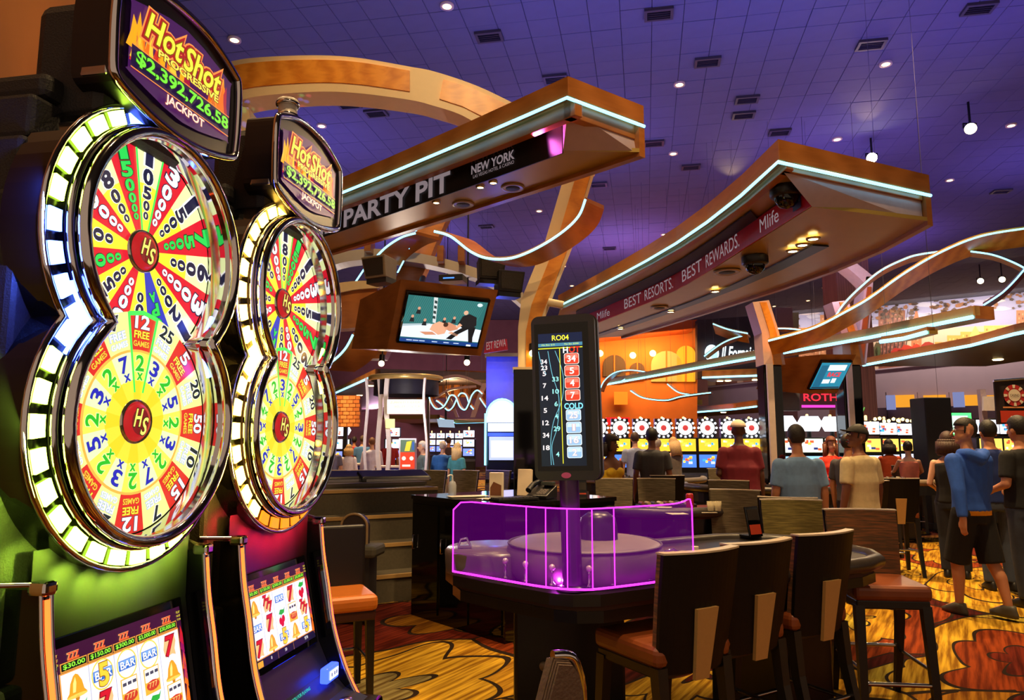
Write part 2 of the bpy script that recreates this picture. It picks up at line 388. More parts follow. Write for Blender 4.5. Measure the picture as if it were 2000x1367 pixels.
# --- ceiling downlights and air grilles
DL = [(458,78),(628,246),(873,12),(1327,165),(1315,300),(1635,272),(1720,335),(1975,245),(1855,352),(1730,125),(1053,412),(1297,458),(1101,520),(1117,558),(1702,483),(1610,562),(1782,552),(1846,513),(1578,587),(1512,598),(1450,560),(1250,520),(1350,430),(1410,540),(1660,590),(1900,600)]
m_ = MB(); m_.lathe([(0.0, -0.012), (0.075, -0.012)], WARMLAMP, n=14)
dl = thing('downlight', '', 'downlight')
mm = MB(); mm.lathe([(0.085, -0.01), (0.12, -0.02), (0.12, 0.04), (0.085, 0.04), (0.085, -0.01)], CREAM, n=14); mm.build('trim_ring', dl)
m_.build('lamp', dl)
near_what = ['above the tall sign of the nearest slot machine', 'above the second slot machine tower light', 'at the top edge above the big arch', 'right of the long white sign canopy', 'beside the end of the lettered canopy', 'left of the starburst projector', 'just under the starburst projector', 'near the right edge by the hanging spotlight', 'right of the rewards canopy corner', 'above the starburst projector', 'left of the leaning gold column', 'over the middle of the rewards canopy', 'right of the leaning gold column', 'low beside the leaning gold column', 'over the far looping neon ribbons', 'by the far pale arch', 'under the orange looping ribbon', 'inside the eye of the looping ribbon', 'low over the far wall by the pale post', 'over the bronze lettered sign', 'under the rewards canopy end', 'hidden behind the rewards canopy edge', 'left of the rewards canopy edge', 'beneath the rewards canopy', 'beside the far pinkish column', 'over the painted city mural']
for k, (x, y) in enumerate(DL):
    p = G(x, y, CEIL)
    lb = 'small round recessed ceiling downlight, ' + near_what[k]
    if k == 0: dl.location = p; dl['label'] = lb; dl['group'] = 'ceiling downlights'
    else: dup(dl, p, 0, lb, 'ceiling downlights')
gr = thing('air_grille', '', 'vent', group='ceiling air grilles')
a = MB(); a.box((0, 0, -0.01), (0.5, 0.04, 0.05), BLACK); a.box((0, 0.3, -0.01), (0.5, 0.04, 0.05), BLACK)
b = MB(); b.strip([(-.25,-.02,-.035),(.25,-.02,-.035),(.25,.32,-.035),(-.25,.32,-.035)], [(-.2,.03,-.035),(.2,.03,-.035),(.2,.27,-.035),(-.2,.27,-.035)], (0,0,.05), pm((66,60,66),.5), True)
b.build('frame', gr); MB().box((0, 0.15, 0.01), (0.42, 0.26, 0.02), BLACK).build('backing', gr)
for q in range(4): MB().box((0, 0.06 + q * 0.06, -0.005), (0.4, 0.012, 0.03), pm((52,48,54),.5)).build('slat', gr)
VT = [((952,62),'upper middle near the arch top'),((1083,147),'just above the lettered canopy tip'),((1287,17),'at the top edge, centre right'),((1383,113),'second from the top edge, centre right'),((1706,78),'above the starburst projector'),((1454,219),'large dark one left of the starburst'),((1461,188),'small one touching the large dark grille'),((1525,253),'left of the starburst, nearest the canopy'),((1277,275),'right of the lettered canopy end'),((1350,322),'low between the two big canopies'),((676,198),'under the big gold arch'),((1168,357),'right of the leaning column top'),((948,440),'between the arch legs'),((1190,483),'right of the curled ribbon tip'),((1960,370),'at the right edge below the hanging spot'),((1920,6),'at the top right corner'),((730,215),'beside the one under the gold arch')]
for k, ((x, y), w) in enumerate(VT):
    p = G(x, y, CEIL); lb = 'dark square ceiling air grille ' + w
    if k == 0: gr.location = p; gr.rotation_euler = (0, 0, -TH); gr['label'] = lb
    else: dup(gr, p, -TH, lb)
# starburst projector and the hanging track spots
def projector(name, label, px, py, drop, power, lampm, aim):
    p = G(px, py, CEIL - drop); t = thing(name, label, 'spotlight', p)
    d = (Vector(aim) - p).normalized()
    MB().cyl((0, 0, 0.05), (0, 0, drop), 0.025, BLACK).build('stem', t)
    h = MB(); h.cyl(-d * 0.16, d * 0.10, 0.11, BLACK, 0.13); h.build('housing', t)
    MB().lathe([(0, 0.105), (0.06, 0.112), (0.118, 0.105)], lampm, (0, 0, 0), d, 16).build('lamp', t)
    MB().strip([(-.15,0,.0),(-.15,0,.12),(.15,0,.12),(.15,0,.0)], [(-.13,0,.0),(-.13,0,.1),(.13,0,.1),(.13,0,.0)], (0,.03,0), BLACK).build('yoke', t)
    light(name + '_beam', 'SPOT', p + d * 0.2, power, WARM, 0.08, aim, 60, 0.8)
    return t
projector('ceiling_spotlight', 'blazing warm spotlight flaring above the corner of the rewards canopy', 1703, 308, 0.5, 900, em((255, 236, 190), 60), (0.2, 1.0, 1.5))
projector('ceiling_spotlight', 'warm spotlight hanging on a black yoke near the right edge', 1895, 250, 0.6, 300, em((255, 230, 180), 14), (3.0, 3.0, 0.5))
projector('ceiling_spotlight', 'bright spotlight low over the far mural, left of a pair', 1915, 548, 0.7, 150, em((255, 230, 180), 12), (8, 12, 0.5))
projector('ceiling_spotlight', 'bright spotlight low over the far mural, right of a pair', 1957, 545, 0.7, 150, em((255, 230, 180), 12), (9, 12, 0.5))

# --- far walls
LILAC = pm((168, 148, 168), 0.8, 0, 0.06, 2)
BRICK = pm((150, 84, 40), 0.9, 0, 0.35, 3)
wl = G(1180, 652, CEIL); wr = G(2120, 560, CEIL)
dirw = (wr - wl); dirw.z = 0; Lw = dirw.length; dirw.normalize(); nrm = Vector((dirw.y, -dirw.x, 0))
wl.z = 0
def wallbox(a0, a1, z0, z1, th, off=0.0, m=None, mb=None):
    mb = mb or MB(); p = wl + nrm * off
    q = [p + dirw * a0, p + dirw * a1, p + dirw * a1 - nrm * th, p + dirw * a0 - nrm * th]
    mb.prism([v + Vector((0, 0, z0)) for v in q], (0, 0, z1 - z0), m or LILAC); return mb
struct(wallbox(-2, Lw + 3, 0, CEIL, 0.3), 'wall_back', 'far lilac wall behind the gaming floor')
struct(MB().box((-26, 26, CEIL / 2), (0.3, 40, CEIL), BRICK), 'wall_left', 'far left brown wall')
struct(MB().box((-8, 44, CEIL / 2), (40, 0.3, CEIL), pm((150, 104, 96), .9, 0, .3, 1.2)), 'wall_far', 'far dim wall behind the left gaming area')
struct(MB().box((30, 22, CEIL / 2), (0.3, 40, CEIL), LILAC), 'wall_right', 'right lilac wall')

for (px, py, c) in ((434, 17, 'b'), (412, 27, 'g'), (672, 33, 'b'), (650, 22, 'b'), (625, 47, 'g'), (455, 57, 'g'), (493, 61, 'r'), (527, 74, 'g'), (404, 68, 'b'), (475, 92, 'b'), (645, 82, 'b'), (595, 95, 'g'), (612, 72, 'b'), (655, 2, 'g'), (683, 5, 'r'), (655, 55, 'r')):
    tgt = G(px, py, CEIL); src = Vector((-2.6, 7.4, 4.3))
    light('party_light', 'SPOT', src, 60 if c != 'b' else 160, {'b': (.03, .1, 1), 'g': (.05, .9, .35), 'r': (1, .08, .3)}[c], .01, tgt, 2.0, .7)
for (px, py, qx, qy) in ((1700, 290, 1694, 150), (1430, 385, 1428, 300)):
    light('track_uplight', 'SPOT', G(px, py, CEIL - .35), 90, WARM, .04, G(qx, qy, CEIL), 38, 1.0)
# ================================================================ the two wheel slot machines in front
ZL, ZU = 1.625, 2.042
def eight(r, y, n=44):
    """closed outline of two overlapping circles, from the right waist over the top and round the bottom"""
    h = (ZU - ZL) / 2; a = math.asin(min(0.999, h / r)); out = []
    for i in range(n): t = -a + (PI + 2 * a) * i / (n - 1); out.append((r * math.cos(t), y, ZU + r * math.sin(t)))
    for i in range(1, n - 1): t = PI - a + (PI + 2 * a) * i / (n - 1); out.append((r * math.cos(t), y, ZL + r * math.sin(t)))
    return out
def sector(mb, cz, r0, r1, a0, a1, y, m, th=0.004, k=4):
    A = []; B = []
    for i in range(k + 1):
        t = a0 + (a1 - a0) * i / k; A.append((r0 * math.sin(t), y, cz + r0 * math.cos(t))); B.append((r1 * math.sin(t), y, cz + r1 * math.cos(t)))
    return mb.strip(A, B, (0, th, 0), m)
PROF = [(1.29, -0.045), (1.18, -0.058), (1.07, -0.080), (0.93, -0.106), (0.81, -0.148), (0.72, -0.194), (0.66, -0.24)]
PROF = [(p[0], p[1]) for p in smooth_pts(PROF, 4)]
RED = (226, 22, 48); YEL = (250, 232, 52); PALE = (238, 252, 176); DK = (22, 26, 60); GRN = (40, 214, 84); WHT = (250, 250, 250); BLU = (52, 60, 190); ORG = (214, 74, 34)
UP = [('10500', DK, 0), ('30000', WHT, 1), ('15000', DK, 0), ('75000', GRN, 1), ('6000', DK, 0), ('30000', WHT, 1), ('12000', DK, 0), ('TOPA', GRN, 2), ('9000', DK, 0), ('45000', WHT, 1), ('12500', DK, 0), ('75000', GRN, 1), ('1500', DK, 0), ('90000', WHT, 1), ('18000', DK, 0), ('150000', GRN, 1)]
OUTR = ['12', '25', '5', '20', '50', '10', '15', '7', '12', '25', '5', '20', '50', '10', '15', '7']
INR = '2325232723252327'
def bell(p, x, y, s, l):
    pts = [(-.5, -.34), (-.36, -.2), (-.28, .12), (-.12, .36), (0, .42), (.12, .36), (.28, .12), (.36, -.2), (.5, -.34)]
    p.poly([(x + a * s, y + b * s) for a, b in pts], (226, 160, 40), l); p.disc(x, y - .36 * s, .5 * s, .07 * s, (250, 205, 90), l + 1, 14); p.disc(x, y - .45 * s, .1 * s, .1 * s, (200, 130, 30), l + 1, 10)
    p.poly([(x + a * s, y + b * s) for a, b in [(-.2, -.22), (-.16, .1), (-.04, .32), (0, .1), (-.06, -.22)]], (255, 226, 130), l + 1)
def cherry(p, x, y, s, l):
    for dx, dy in ((-.16, -.2), (.16, -.12), (0, -.34)): p.disc(x + dx * s, y + dy * s, .17 * s, .2 * s, (206, 20, 50), l, 14)
    p.poly([(x + a * s, y + b * s) for a, b in [(-.3, .2), (-.1, .42), (.3, .36), (.45, .5), (.3, .18), (0, .12)]], (40, 170, 60), l + 1)
    p.poly([(x + a * s, y + b * s) for a, b in [(-.16, -.05), (-.02, .2), (.02, .2), (-.1, -.05)]], (40, 130, 40), l + 1)
def seven(p, x, y, s, l, n=1):
    p.poly([(x + a * s, y + b * s) for a, b in [(-.34, -.45), (-.44, -.1), (-.3, .4), (0, .3), (.34, .46), (.42, .1), (.3, -.2), (.34, -.46), (.1, -.38)]], (250, 190, 130), l)
    for i in range(n): p.text('7', x + (i - (n - 1) / 2) * .24 * s, y - (i - (n - 1) / 2) * .2 * s, (.78 if n == 1 else .5) * s, (206, 26, 44), l + 1 + 2 * i, bold=.03, out=(120, 8, 24), ob=.03, shear=.15)
def bar(p, x, y, s, l):
    p.rect(x - .46 * s, y - .18 * s, x + .46 * s, y + .18 * s, (50, 110, 205), l); p.rect(x - .44 * s, y + .02 * s, x + .44 * s, y + .16 * s, (120, 170, 235), l + 1)
    p.text('BAR', x, y, .26 * s, (245, 248, 255), l + 2, w=.78 * s, bold=.02, out=(40, 60, 140), ob=.02)
def panel_card(p, x, y, s, l):
    p.rect(x - .45 * s, y - .5 * s, x + .45 * s, y + .5 * s, (232, 178, 60), l); p.rect(x - .4 * s, y - .04 * s, x + .4 * s, y + .46 * s, (248, 244, 238), l + 1)
    for k in (-.27, 0, .27): p.rect(x + k * s - .1 * s, y + .22 * s, x + k * s + .1 * s, y + .34 * s, (70, 70, 90), l + 2)
    p.disc(x, y - .2 * s, .38 * s, .2 * s, (200, 60, 40), l + 2, 12); p.text('777', x, y - .18 * s, .2 * s, (250, 210, 120), l + 3, w=.5 * s)
def make_slot(idx, label, loc, upoff, inoff, cells, lowcol, upcol):
    t = thing('slot_machine', label, 'slot machine', loc, PI / 2 - TH, 'tall wheel slot machines')
    # ---- cabinet body with stepped shoulders
    b = MB()
    b.box((0, 0.27, 0.55), (0.64, 0.5, 1.1), BLACK_ROUGH); b.box((0, 0.25, 1.6), (0.64, 0.42, 1.0), BLACK_ROUGH)
    b.build('cabinet_body', t, 0.015)
    MB().box((0, 0.25, 2.155), (0.61, 0.38, 0.13), BLACK_ROUGH).build('shoulder_block', t, 0.012)
    MB().box((0, 0.24, 2.275), (0.56, 0.34, 0.10), BLACK_ROUGH).build('shoulder_block', t, 0.012)
    MB().box((0, 0.22, 2.36), (0.50, 0.30, 0.06), BLACK_ROUGH).build('shoulder_cap', t, 0.018)
    for zz in (1.86, 1.40, 1.30): MB().box((-0.323, 0.16, zz), (0.006, 0.10, 0.14 if zz > 1.5 else 0.05), pm((58, 50, 52), .55)).build('side_plate', t, 0.002)
    # ---- figure-eight housing
    MB().strip(eight(0.339, -0.028), eight(0.281, -0.028), (0, 0.09, 0), BLACK_GLOSS, True).build('wheel_housing', t)
    MB().tube(eight(0.337, -0.034), 0.007, CHROME, 8, True).build('outer_chrome_rim', t)
    MB().strip(eight(0.336, -0.036), eight(0.286, -0.036), (0, 0.006, 0), pm((60, 60, 50), 0.18, 1.0), True).build('light_track', t)
    # ---- lamps round the rim
    n = 29; da = 2 * PI / n; hcut = (ZU - ZL) / 2
    for cz, sgn in ((ZU, 1), (ZL, -1)):
        for i in range(n):
            a = i * da + da / 2
            if sgn * math.cos(a) * 0.31 < -hcut + 0.005: continue          # swallowed by the other circle
            if sgn > 0: c, s_ = upcol(a)
            else: c, s_ = lowcol(a)
            sector(MB(), cz, 0.296, 0.328, a - da * 0.345, a + da * 0.345, -0.043, em(c, s_), 0.006, 3).build('light_panel', t)
    for sx in (-1, 1):
        w = MB(); zc = (ZU + ZL) / 2
        w.prism([(sx * x, -0.044, zc + z) for x, z in ((0.215, 0.0), (0.262, 0.075), (0.232, 0.085), (0.206, 0.03), (0.196, 0.0), (0.206, -0.03), (0.232, -0.085), (0.262, -0.075))], (0, 0.007, 0), em(upcol(-PI / 2 if sx < 0 else PI / 2)[0], 15)); w.build('waist_light_panel', t)
    # ---- chrome bezel
    z = MB(); z.tube(eight(0.276, -0.078), 0.014, CHROME, 10, True); z.build('chrome_bezel', t)
    MB().tube(eight(0.290, -0.055), 0.007, CHROME, 8, True).build('chrome_bezel', t)
    w = MB()
    O = [eight(r, y) for r, y in ((0.284, -0.036), (0.29, -0.066))]
    for i in range(len(O) - 1):
        k = len(O[i]); w.add(O[i] + O[i + 1], [(j, (j + 1) % k, k + (j + 1) % k, k + j) for j in range(k)], pm((74, 64, 80), .35, .6), True)
    w.build('bezel_outer_wall', t)
    w = MB(); O = [eight(r, y) for r, y in ((0.270, -0.080), (0.262, -0.058), (0.272, -0.036), (0.266, -0.012), (0.275, 0.012))]
    for i in range(len(O) - 1):
        k = len(O[i]); w.add(O[i] + O[i + 1], [(j, k + j, k + (j + 1) % k, (j + 1) % k) for j in range(k)], CHROME, True)
    w.build('bezel_inner_wall', t)
    # ---- upper wheel: 16 wedges
    wa = 2 * PI / 16
    up = MB().lathe([(0, 0), (0.272, 0), (0.272, 0.03), (0, 0.03)], BLACK, (0, 0.008, ZU), (0, 1, 0), 40).build('upper_wheel', t)
    for i in range(16):
        a = i * wa; k = UP[(i + upoff) % 16][2]; q = MB()
        if k == 0: sector(q, ZU, 0.045, 0.17, a - wa / 2, a + wa / 2, 0, em(YEL, 1.0)); sector(q, ZU, 0.17, 0.268, a - wa / 2, a + wa / 2, 0, em(PALE, 1.0))
        else: sector(q, ZU, 0.045, 0.268, a - wa / 2, a + wa / 2, 0, em(RED if k == 1 else BLU, 0.95))
        q.build('wheel_wedge', up)
    p = Print((0, -0.0008, ZU), (1, 0, 0), (0, 0, 1), 1.0, 0.0005)
    for i in range(16):
        a = i * wa; tx, c, k = UP[(i + upoff) % 16]
        r = 0.243
        for j, ch in enumerate(tx):
            hh = r * (0.215 if len(tx) < 6 else 0.185)
            p.text(ch, r * math.sin(a), r * math.cos(a), hh * .9, c, 1, w=(.06 if ch == '1' else .165) * r, bold=0.045, rot=-a, out=(WHT if c == DK else DK if c == WHT else (8, 60, 30)), ob=0.035)
            r -= hh * 1.02
            if r < 0.062: break
    for sg in (-1, 1):
        a = sg * wa / 2; p.poly([(r * math.sin(a) + d * math.cos(a), r * math.cos(a) - d * math.sin(a)) for r, d in ((.05, -.003), (.266, -.003), (.266, .003), (.05, .003))], (60, 235, 90), 4)
    p.build('wheel_numerals', up)
    # ---- lower wheel: outer ring of games, inner ring of multipliers
    lo = MB().lathe([(0, 0), (0.262, 0), (0.262, 0.012), (0, 0.012)], BLACK, (0, -0.006, ZL), (0, 1, 0), 40).build('lower_wheel', t)
    Y1 = -0.011
    for i in range(16):
        a = i * wa
        sector(MB(), ZL, 0.172, 0.262, a - wa / 2, a + wa / 2, Y1, em((222, 46, 40) if i % 2 == 0 else (240, 250, 150), 0.95)).build('wheel_wedge', lo)
        q = MB(); sector(q, ZL, 0.10, 0.166, a - wa / 2, a + wa / 2, Y1, em((226, 246, 190) if i % 2 else (250, 236, 90), 0.98)); sector(q, ZL, 0.045, 0.10, a - wa / 2, a + wa / 2, Y1, em((250, 226, 60) if i % 2 else (252, 214, 40), 1.0)); q.build('multiplier_wedge', lo)
    sector(MB(), ZL, 0.166, 0.172, 0, 2 * PI, Y1 - 0.001, em((250, 190, 80), 0.9), 0.004, 48).build('gold_ring', lo)
    p = Print((0, Y1 - 0.0008, ZL), (1, 0, 0), (0, 0, 1), 1.0, 0.0005)
    def rad(txt, a, r, h, w, c, o, l=1, ob=.03):
        p.text(txt, r * math.sin(a), r * math.cos(a), h, c, l, w=w, bold=.03, rot=-a, out=o, ob=ob)
    for i in range(16):
        a = i * wa; red = i % 2 == 0; s = OUTR[i]
        rad(s, a, 0.240, 0.032, 0.021 * len(s) + 0.006, WHT if red else (20, 36, 40), (60, 50, 70) if red else WHT)
        rad('FREE', a, 0.2085, 0.017, 0.052, (250, 226, 60) if red else (250, 250, 255), (120, 20, 10) if red else (50, 110, 220))
        rad('GAMES', a, 0.1865, 0.013, 0.054, (250, 200, 60) if red else (240, 246, 255), (110, 20, 10) if red else (50, 110, 220), ob=.02)
        g = INR[(i + inoff) % 16]; c = (40, 190, 40) if g == '2' else (36, 40, 180)
        rad(g, a, 0.140, 0.036, 0.026, c, (230, 255, 170)); rad('x', a + .02, 0.108, 0.016, 0.017, c, (230, 255, 170))
    for sg in (-1, 1):
        a = sg * wa / 2; p.poly([(r * math.sin(a) + d * math.cos(a), r * math.cos(a) - d * math.sin(a)) for r, d in ((.07, -.003), (.262, -.004), (.262, .004), (.07, .003))], (70, 240, 90), 5)
    p.poly([(r * math.sin(a), r * math.cos(a)) for r, a in ((.253, -wa / 2), (.264, -wa / 2), (.268, 0), (.264, wa / 2), (.253, wa / 2), (.257, 0))], (70, 240, 90), 5)
    p.build('wheel_numerals', lo)
    # ---- red hubs with monogram
    for cz, y0 in ((ZU, -0.004), (ZL, -0.014)):
        h = MB().lathe([(0.0, -0.010), (0.030, -0.0095), (0.042, -0.005), (0.047, 0.004)], em((200, 24, 34), 0.75), (0, y0, cz), (0, 1, 0), 28).build('hub', t)
        MB().lathe([(0.046, 0.004), (0.05, -0.004), (0.054, 0.004)], CHROME, (0, y0, cz), (0, 1, 0), 28).build('hub_ring', h)
        p = Print((0, y0 - 0.0102, cz), (1, 0, 0), (0, 0, 1), 1.0, 0.0008)
        p.disc(0, 0.0, 0.029, 0.032, (120, 14, 24), 0)
        p.text('H', -.009, .009, .040, (246, 240, 110), 1, w=.030, bold=.02, out=(40, 40, 10), ob=.04, shear=.35); p.text('S', .011, -.011, .040, (246, 240, 110), 3, w=.025, bold=.02, out=(40, 40, 10), ob=.04, shear=.35)
        p.build('monogram', h)
    gl = MB(); gl.add(eight(0.266, -0.05), [tuple(range(len(eight(0.266, 0))))], glass((255, 255, 255), 0.03, 0.04)); gl.build('glass_cover', t)
    # ---- topper sign
    TO = smooth_pts([(-.238, 2.40), (-.242, 2.50), (-.236, 2.585), (-.214, 2.608), (-.11, 2.645), (0, 2.655), (.11, 2.645), (.214, 2.608), (.236, 2.585), (.242, 2.50), (.238, 2.40), (.22, 2.365), (.11, 2.335), (0, 2.325), (-.11, 2.335), (-.22, 2.365), (-.238, 2.40)], 4)[:-1]
    top = MB(); Y0 = -0.085
    top.prism([(x, Y0 + 0.006, z_) for x, z_ in TO], (0, 0.10, 0), pm((24, 20, 24), .3)); top = top.build('topper_sign', t)
    MB().tube([(x, Y0, z_) for x, z_ in TO], 0.011, CHROME, 8, True).build('topper_chrome_rim', top)
    SC = smooth_pts([(-.196, 2.41), (-.198, 2.56), (-.19, 2.574), (0, 2.612), (.19, 2.574), (.198, 2.56), (.196, 2.41), (.186, 2.40), (0, 2.368), (-.186, 2.40), (-.196, 2.41)], 3)[:-1]
    p = Print((0, Y0 - 0.001, 0), (1, 0, 0), (0, 0, 1), 0.85, 0.0007)
    p.poly(SC, (66, 22, 84), 0)
    random.seed(3)
    for k in range(34):                      # flames licking up both sides and between the words
        x = random.choice([random.uniform(-.185, -.10), random.uniform(.11, .185), random.uniform(-.18, .18)]); z0 = 2.42 + random.uniform(0, .05) - abs(x) * .05
        hgt = random.uniform(.05, .12); wd_ = random.uniform(.012, .03); c = random.choice([(236, 110, 24), (250, 170, 30), (206, 50, 40), (255, 206, 60), (170, 30, 60)])
        ww = random.uniform(-.012, .012)
        p.poly([(x - wd_, z0), (x - wd_ * .6, z0 + hgt * .45), (x + ww, min(z0 + hgt, 2.572)), (x + wd_ * .5, z0 + hgt * .5), (x + wd_, z0)], c, 1 + k % 3)
    p.rect(-.192, 2.415, .192, 2.468, (36, 14, 60), 5)
    for yy in (2.413, 2.468): p.rect(-.192, yy, .192, yy + .0025, (250, 150, 60), 6)
    def w1(s_, x, z_, h_, w_, c, o, l, sh=0.0, b_=.03, ob=.06): p.text(s_, x, z_, h_, c, l, w=w_, bold=b_, out=o, ob=ob, shear=sh)
    for (s_, x, w_) in (('Hot', -.088, .135), ('Shot', .062, .155)):
        w1(s_, x, 2.540 - (x > 0) * .004, .064, w_, (170, 24, 36), (250, 150, 70), 7, .3, .11, .05); w1(s_, x, 2.540 - (x > 0) * .004, .064, w_, (250, 244, 70), (130, 90, 10), 10, .3, .02, .03)
    w1('PROGRESSIVE', 0.01, 2.490, .018, .24, (250, 236, 90), (90, 10, 20), 12, 0, .03, .05)
    w1('$2,392,726.58', 0, 2.441, .036, .36, (120, 240, 60), (20, 60, 10), 12, 0, .025, .03)
    w1('JACKPOT', 0, 2.393, .026, .15, (255, 226, 206), (150, 50, 40), 12, 0, .03, .04)
    p.build('topper_screen', top)
    MB().box((0, 0.065, 2.44), (0.40, 0.20, 0.30), BLACK_ROUGH).build('topper_back', t, 0.03)
    MB().box((-0.226, -0.035, 2.48), (0.022, 0.07, 0.21), CHROME_R).build('topper_side_trim', t, 0.006)
    c = MB(); c.lathe([(0, .115), (.036, .112), (.036, .095), (.033, .094), (.033, .06), (.039, .055), (.039, .045), (.036, .044), (.036, .0), (.052, -.005), (.052, -.02)], pm((214, 205, 196), .35), (0, 0.01, 2.66), n=18); c = c.build('tower_light', t)
    for zz in (0.095, 0.05, 0.0): MB().lathe([(.034, -.006), (.041, -.004), (.041, .006), (.034, .008)], CHROME, (0, 0.01, 2.66 + zz), n=18).build('chrome_band', c)
    # ---- lower front: glass panel, curved fins, screen
    fr = [(1.36, 0.004), (1.17, 0.002), (1.02, -0.026), (0.88, -0.055), (0.79, -0.10), (0.73, -0.16), (0.70, -0.26)]
    q = MB(); q.add([(sx * .25, y, z_) for z_, y in fr for sx in (-1, 1)], [(2 * i, 2 * i + 1, 2 * i + 3, 2 * i + 2) for i in range(len(fr) - 1)], pm((44, 43, 46), .30, 0, .2)); q.build('front_panel', t)
    MB().box((0, -0.06, 0.34), (0.6, 0.36, 0.66), BLACK_ROUGH).build('base_cabinet', t, 0.02)
    MB().box((0, -0.17, 0.685), (0.56, 0.24, 0.04), BLACK_GLOSS).build('button_deck', t, 0.012)
    for sx in (-1, 1):
        q = MB(); A = [(sx * .252, y + .004, z_) for z_, y in PROF]; B = [(sx * .252, max(.05, y + .1), z_) for z_, y in PROF]
        q.strip(A, B, (sx * .02, 0, 0), BLACK_GLOSS); q.build('side_fin', t)
        MB().tube([(sx * .262, y, z_) for z_, y in PROF[1:]], .0048, em((255, 84, 30), 4.0), 8).build('glow_strip', t)
        MB().tube([(sx * .251, y + .002, z_) for z_, y in PROF], .0055, CHROME, 6).build('chrome_edge', t)
        MB().tube([(sx * .273, y + .004, z_) for z_, y in PROF], .0045, CHROME, 6).build('chrome_edge', t)
        q = MB(); q.box((sx * .262, -.035, 1.292), (.034, .045, .028), CHROME); q.build('chrome_cap', t, .008)
        q = MB(); q.cyl((sx * .27, -.02, 1.30), (sx * .325, .05, 1.305), .006, CHROME); q.build('chrome_rod', t)
    sx_, sz_ = Vector((1, 0, 0)), Vector((0, 0.052, 0.25)).normalized()
    scr = MB(); o = Vector((0, -0.026 - .010, 1.03)); nn = sx_.cross(sz_)
    M = Matrix((sx_, -nn, sz_)).transposed()
    scr.box(o - nn * .006, (0.44, .012, .30), BLACK_GLOSS, M); scr = scr.build('main_display', t, .003)
    p = Print(o + nn * .0008, sx_, sz_, 0.95, 0.0005)
    p.rect(-.206, -.128, .206, .128, (60, 16, 50), 0); p.rect(-.206, -.128, .206, -.105, (24, 20, 50), 1)
    random.seed(5)
    for k in range(26):
        sd = random.choice((-1, 1)); zz = random.uniform(-.12, .06); p.poly([(sd * .206, zz), (sd * .192, zz + .012), (sd * .2, zz + .05), (sd * .206, zz + .03)], random.choice([(200, 30, 40), (240, 110, 30), (150, 20, 90)]), 1)
    p.rect(-.19, -.104, .19, .078, (226, 150, 60), 2); p.rect(-.187, -.101, .187, .075, (232, 232, 246), 3)
    for k in range(1, 5): p.rect(-.187 + .0748 * k - .0006, -.101, -.187 + .0748 * k + .0006, .075, (150, 150, 180), 4)
    for k, s_ in enumerate(('$30.00', '$150.00', '$300.00', '$3,000.00', '$30,000.00')):
        x = -.1496 + .0748 * k
        p.rect(x - .036, .079, x + .036, .097, (240, 160, 60), 3); p.rect(x - .034, .081, x + .034, .095, (14, 26, 20), 4); p.text(s_, x, .088, .0105, (150, 250, 60), 5, w=.058, bold=.02)
        p.text('777', x, .107, .012, (240, 80, 50), 3, w=.03, bold=.03, out=(255, 200, 120), ob=.03); p.rect(x - .016, .098, x + .016, .1025, (226, 90, 40), 3)
    for sd in (-1, 1): p.text('PLAY', sd * .197, .115, .006, (250, 226, 60), 3, w=.014); p.text('MAX BET', sd * .197, .106, .005, (250, 226, 60), 3, w=.015); p.text('TO WIN', sd * .197, .097, .005, (250, 226, 60), 3, w=.014)
    for k in range(5):
        for r_ in range(3):
            x = -.1496 + .0748 * k; y = .045 - .0585 * r_; sy = cells[r_][k]; s_ = .056
            if sy == 'L': bell(p, x, y, s_, 5)
            elif sy == 'C': cherry(p, x, y, s_, 5)
            elif sy == '7': seven(p, x, y, s_, 5)
            elif sy == 'T': seven(p, x, y, s_, 5, 3)
            elif sy in 'Bb': bar(p, x, y, s_ * 1.05, 5)
            elif sy == 'P': panel_card(p, x, y, s_ * 1.05, 5)
            elif sy in '5f': bar(p, x, y, s_ * 1.1, 5); p.text('5', x, y, s_ * .8, (246, 206, 60), 9, bold=.03, out=(150, 100, 20), ob=.03)
            if sy in 'bf': p.ring(x, y, s_ * .52, s_ * .58, (246, 214, 80), 4, 24)
    p.text('0', -.09, -.114, .009, WHT, 3); p.text('50', 0, -.114, .009, WHT, 3); p.text('974', .14, -.114, .011, WHT, 3); p.rect(-.05, -.128, -.049, -.105, (200, 140, 60), 3); p.rect(.05, -.128, .051, -.105, (200, 140, 60), 3); p.rect(-.2, -.126, -.14, -.108, (226, 160, 50), 3)
    p.build('display_picture', scr)
    # bill slot glowing blue and teal prompt
    q = MB(); q.box((.17, -.135, .80), (.09, .03, .05), em((40, 60, 255), 5.0)); q = q.build('bill_acceptor', t, .006)
    p = Print((.17, -.1515, .80), (1, 0, 0), (0, 0, 1), 2.0, .0006); p.rect(-.034, -.014, .034, .014, (225, 232, 255), 1)
    for k in (-.022, 0, .016): p.rect(k, -.006, k + .008, .006, (20, 24, 90), 2)
    p.build('bill_slot_print', q)
    nrm_ = Vector((0, -.6, .8)); ey = Vector((0, .35, .94)).normalized()
    p = Print((-.03, -.12, .79), (1, 0, 0), ey, 0.9, .0006); p.text('THANK YOU FOR PLAYING', .0, -.004, .010, (40, 230, 190), 1, w=.17, shear=.1); p.build('prompt_text', t)
    q = MB(); q.lathe([(0, .02), (.02, .02), (.026, .012), (.028, 0)], CHROME_R, (.16, -.2, .705), n=18); q.build('spin_button', t)
    Mw = Matrix.Translation(Vector(loc)) @ Matrix.Rotation(PI / 2 - TH, 4, 'Z')
    cl = lin(lowcol(PI)[0]) if idx == 1 else lin((255, 24, 60))
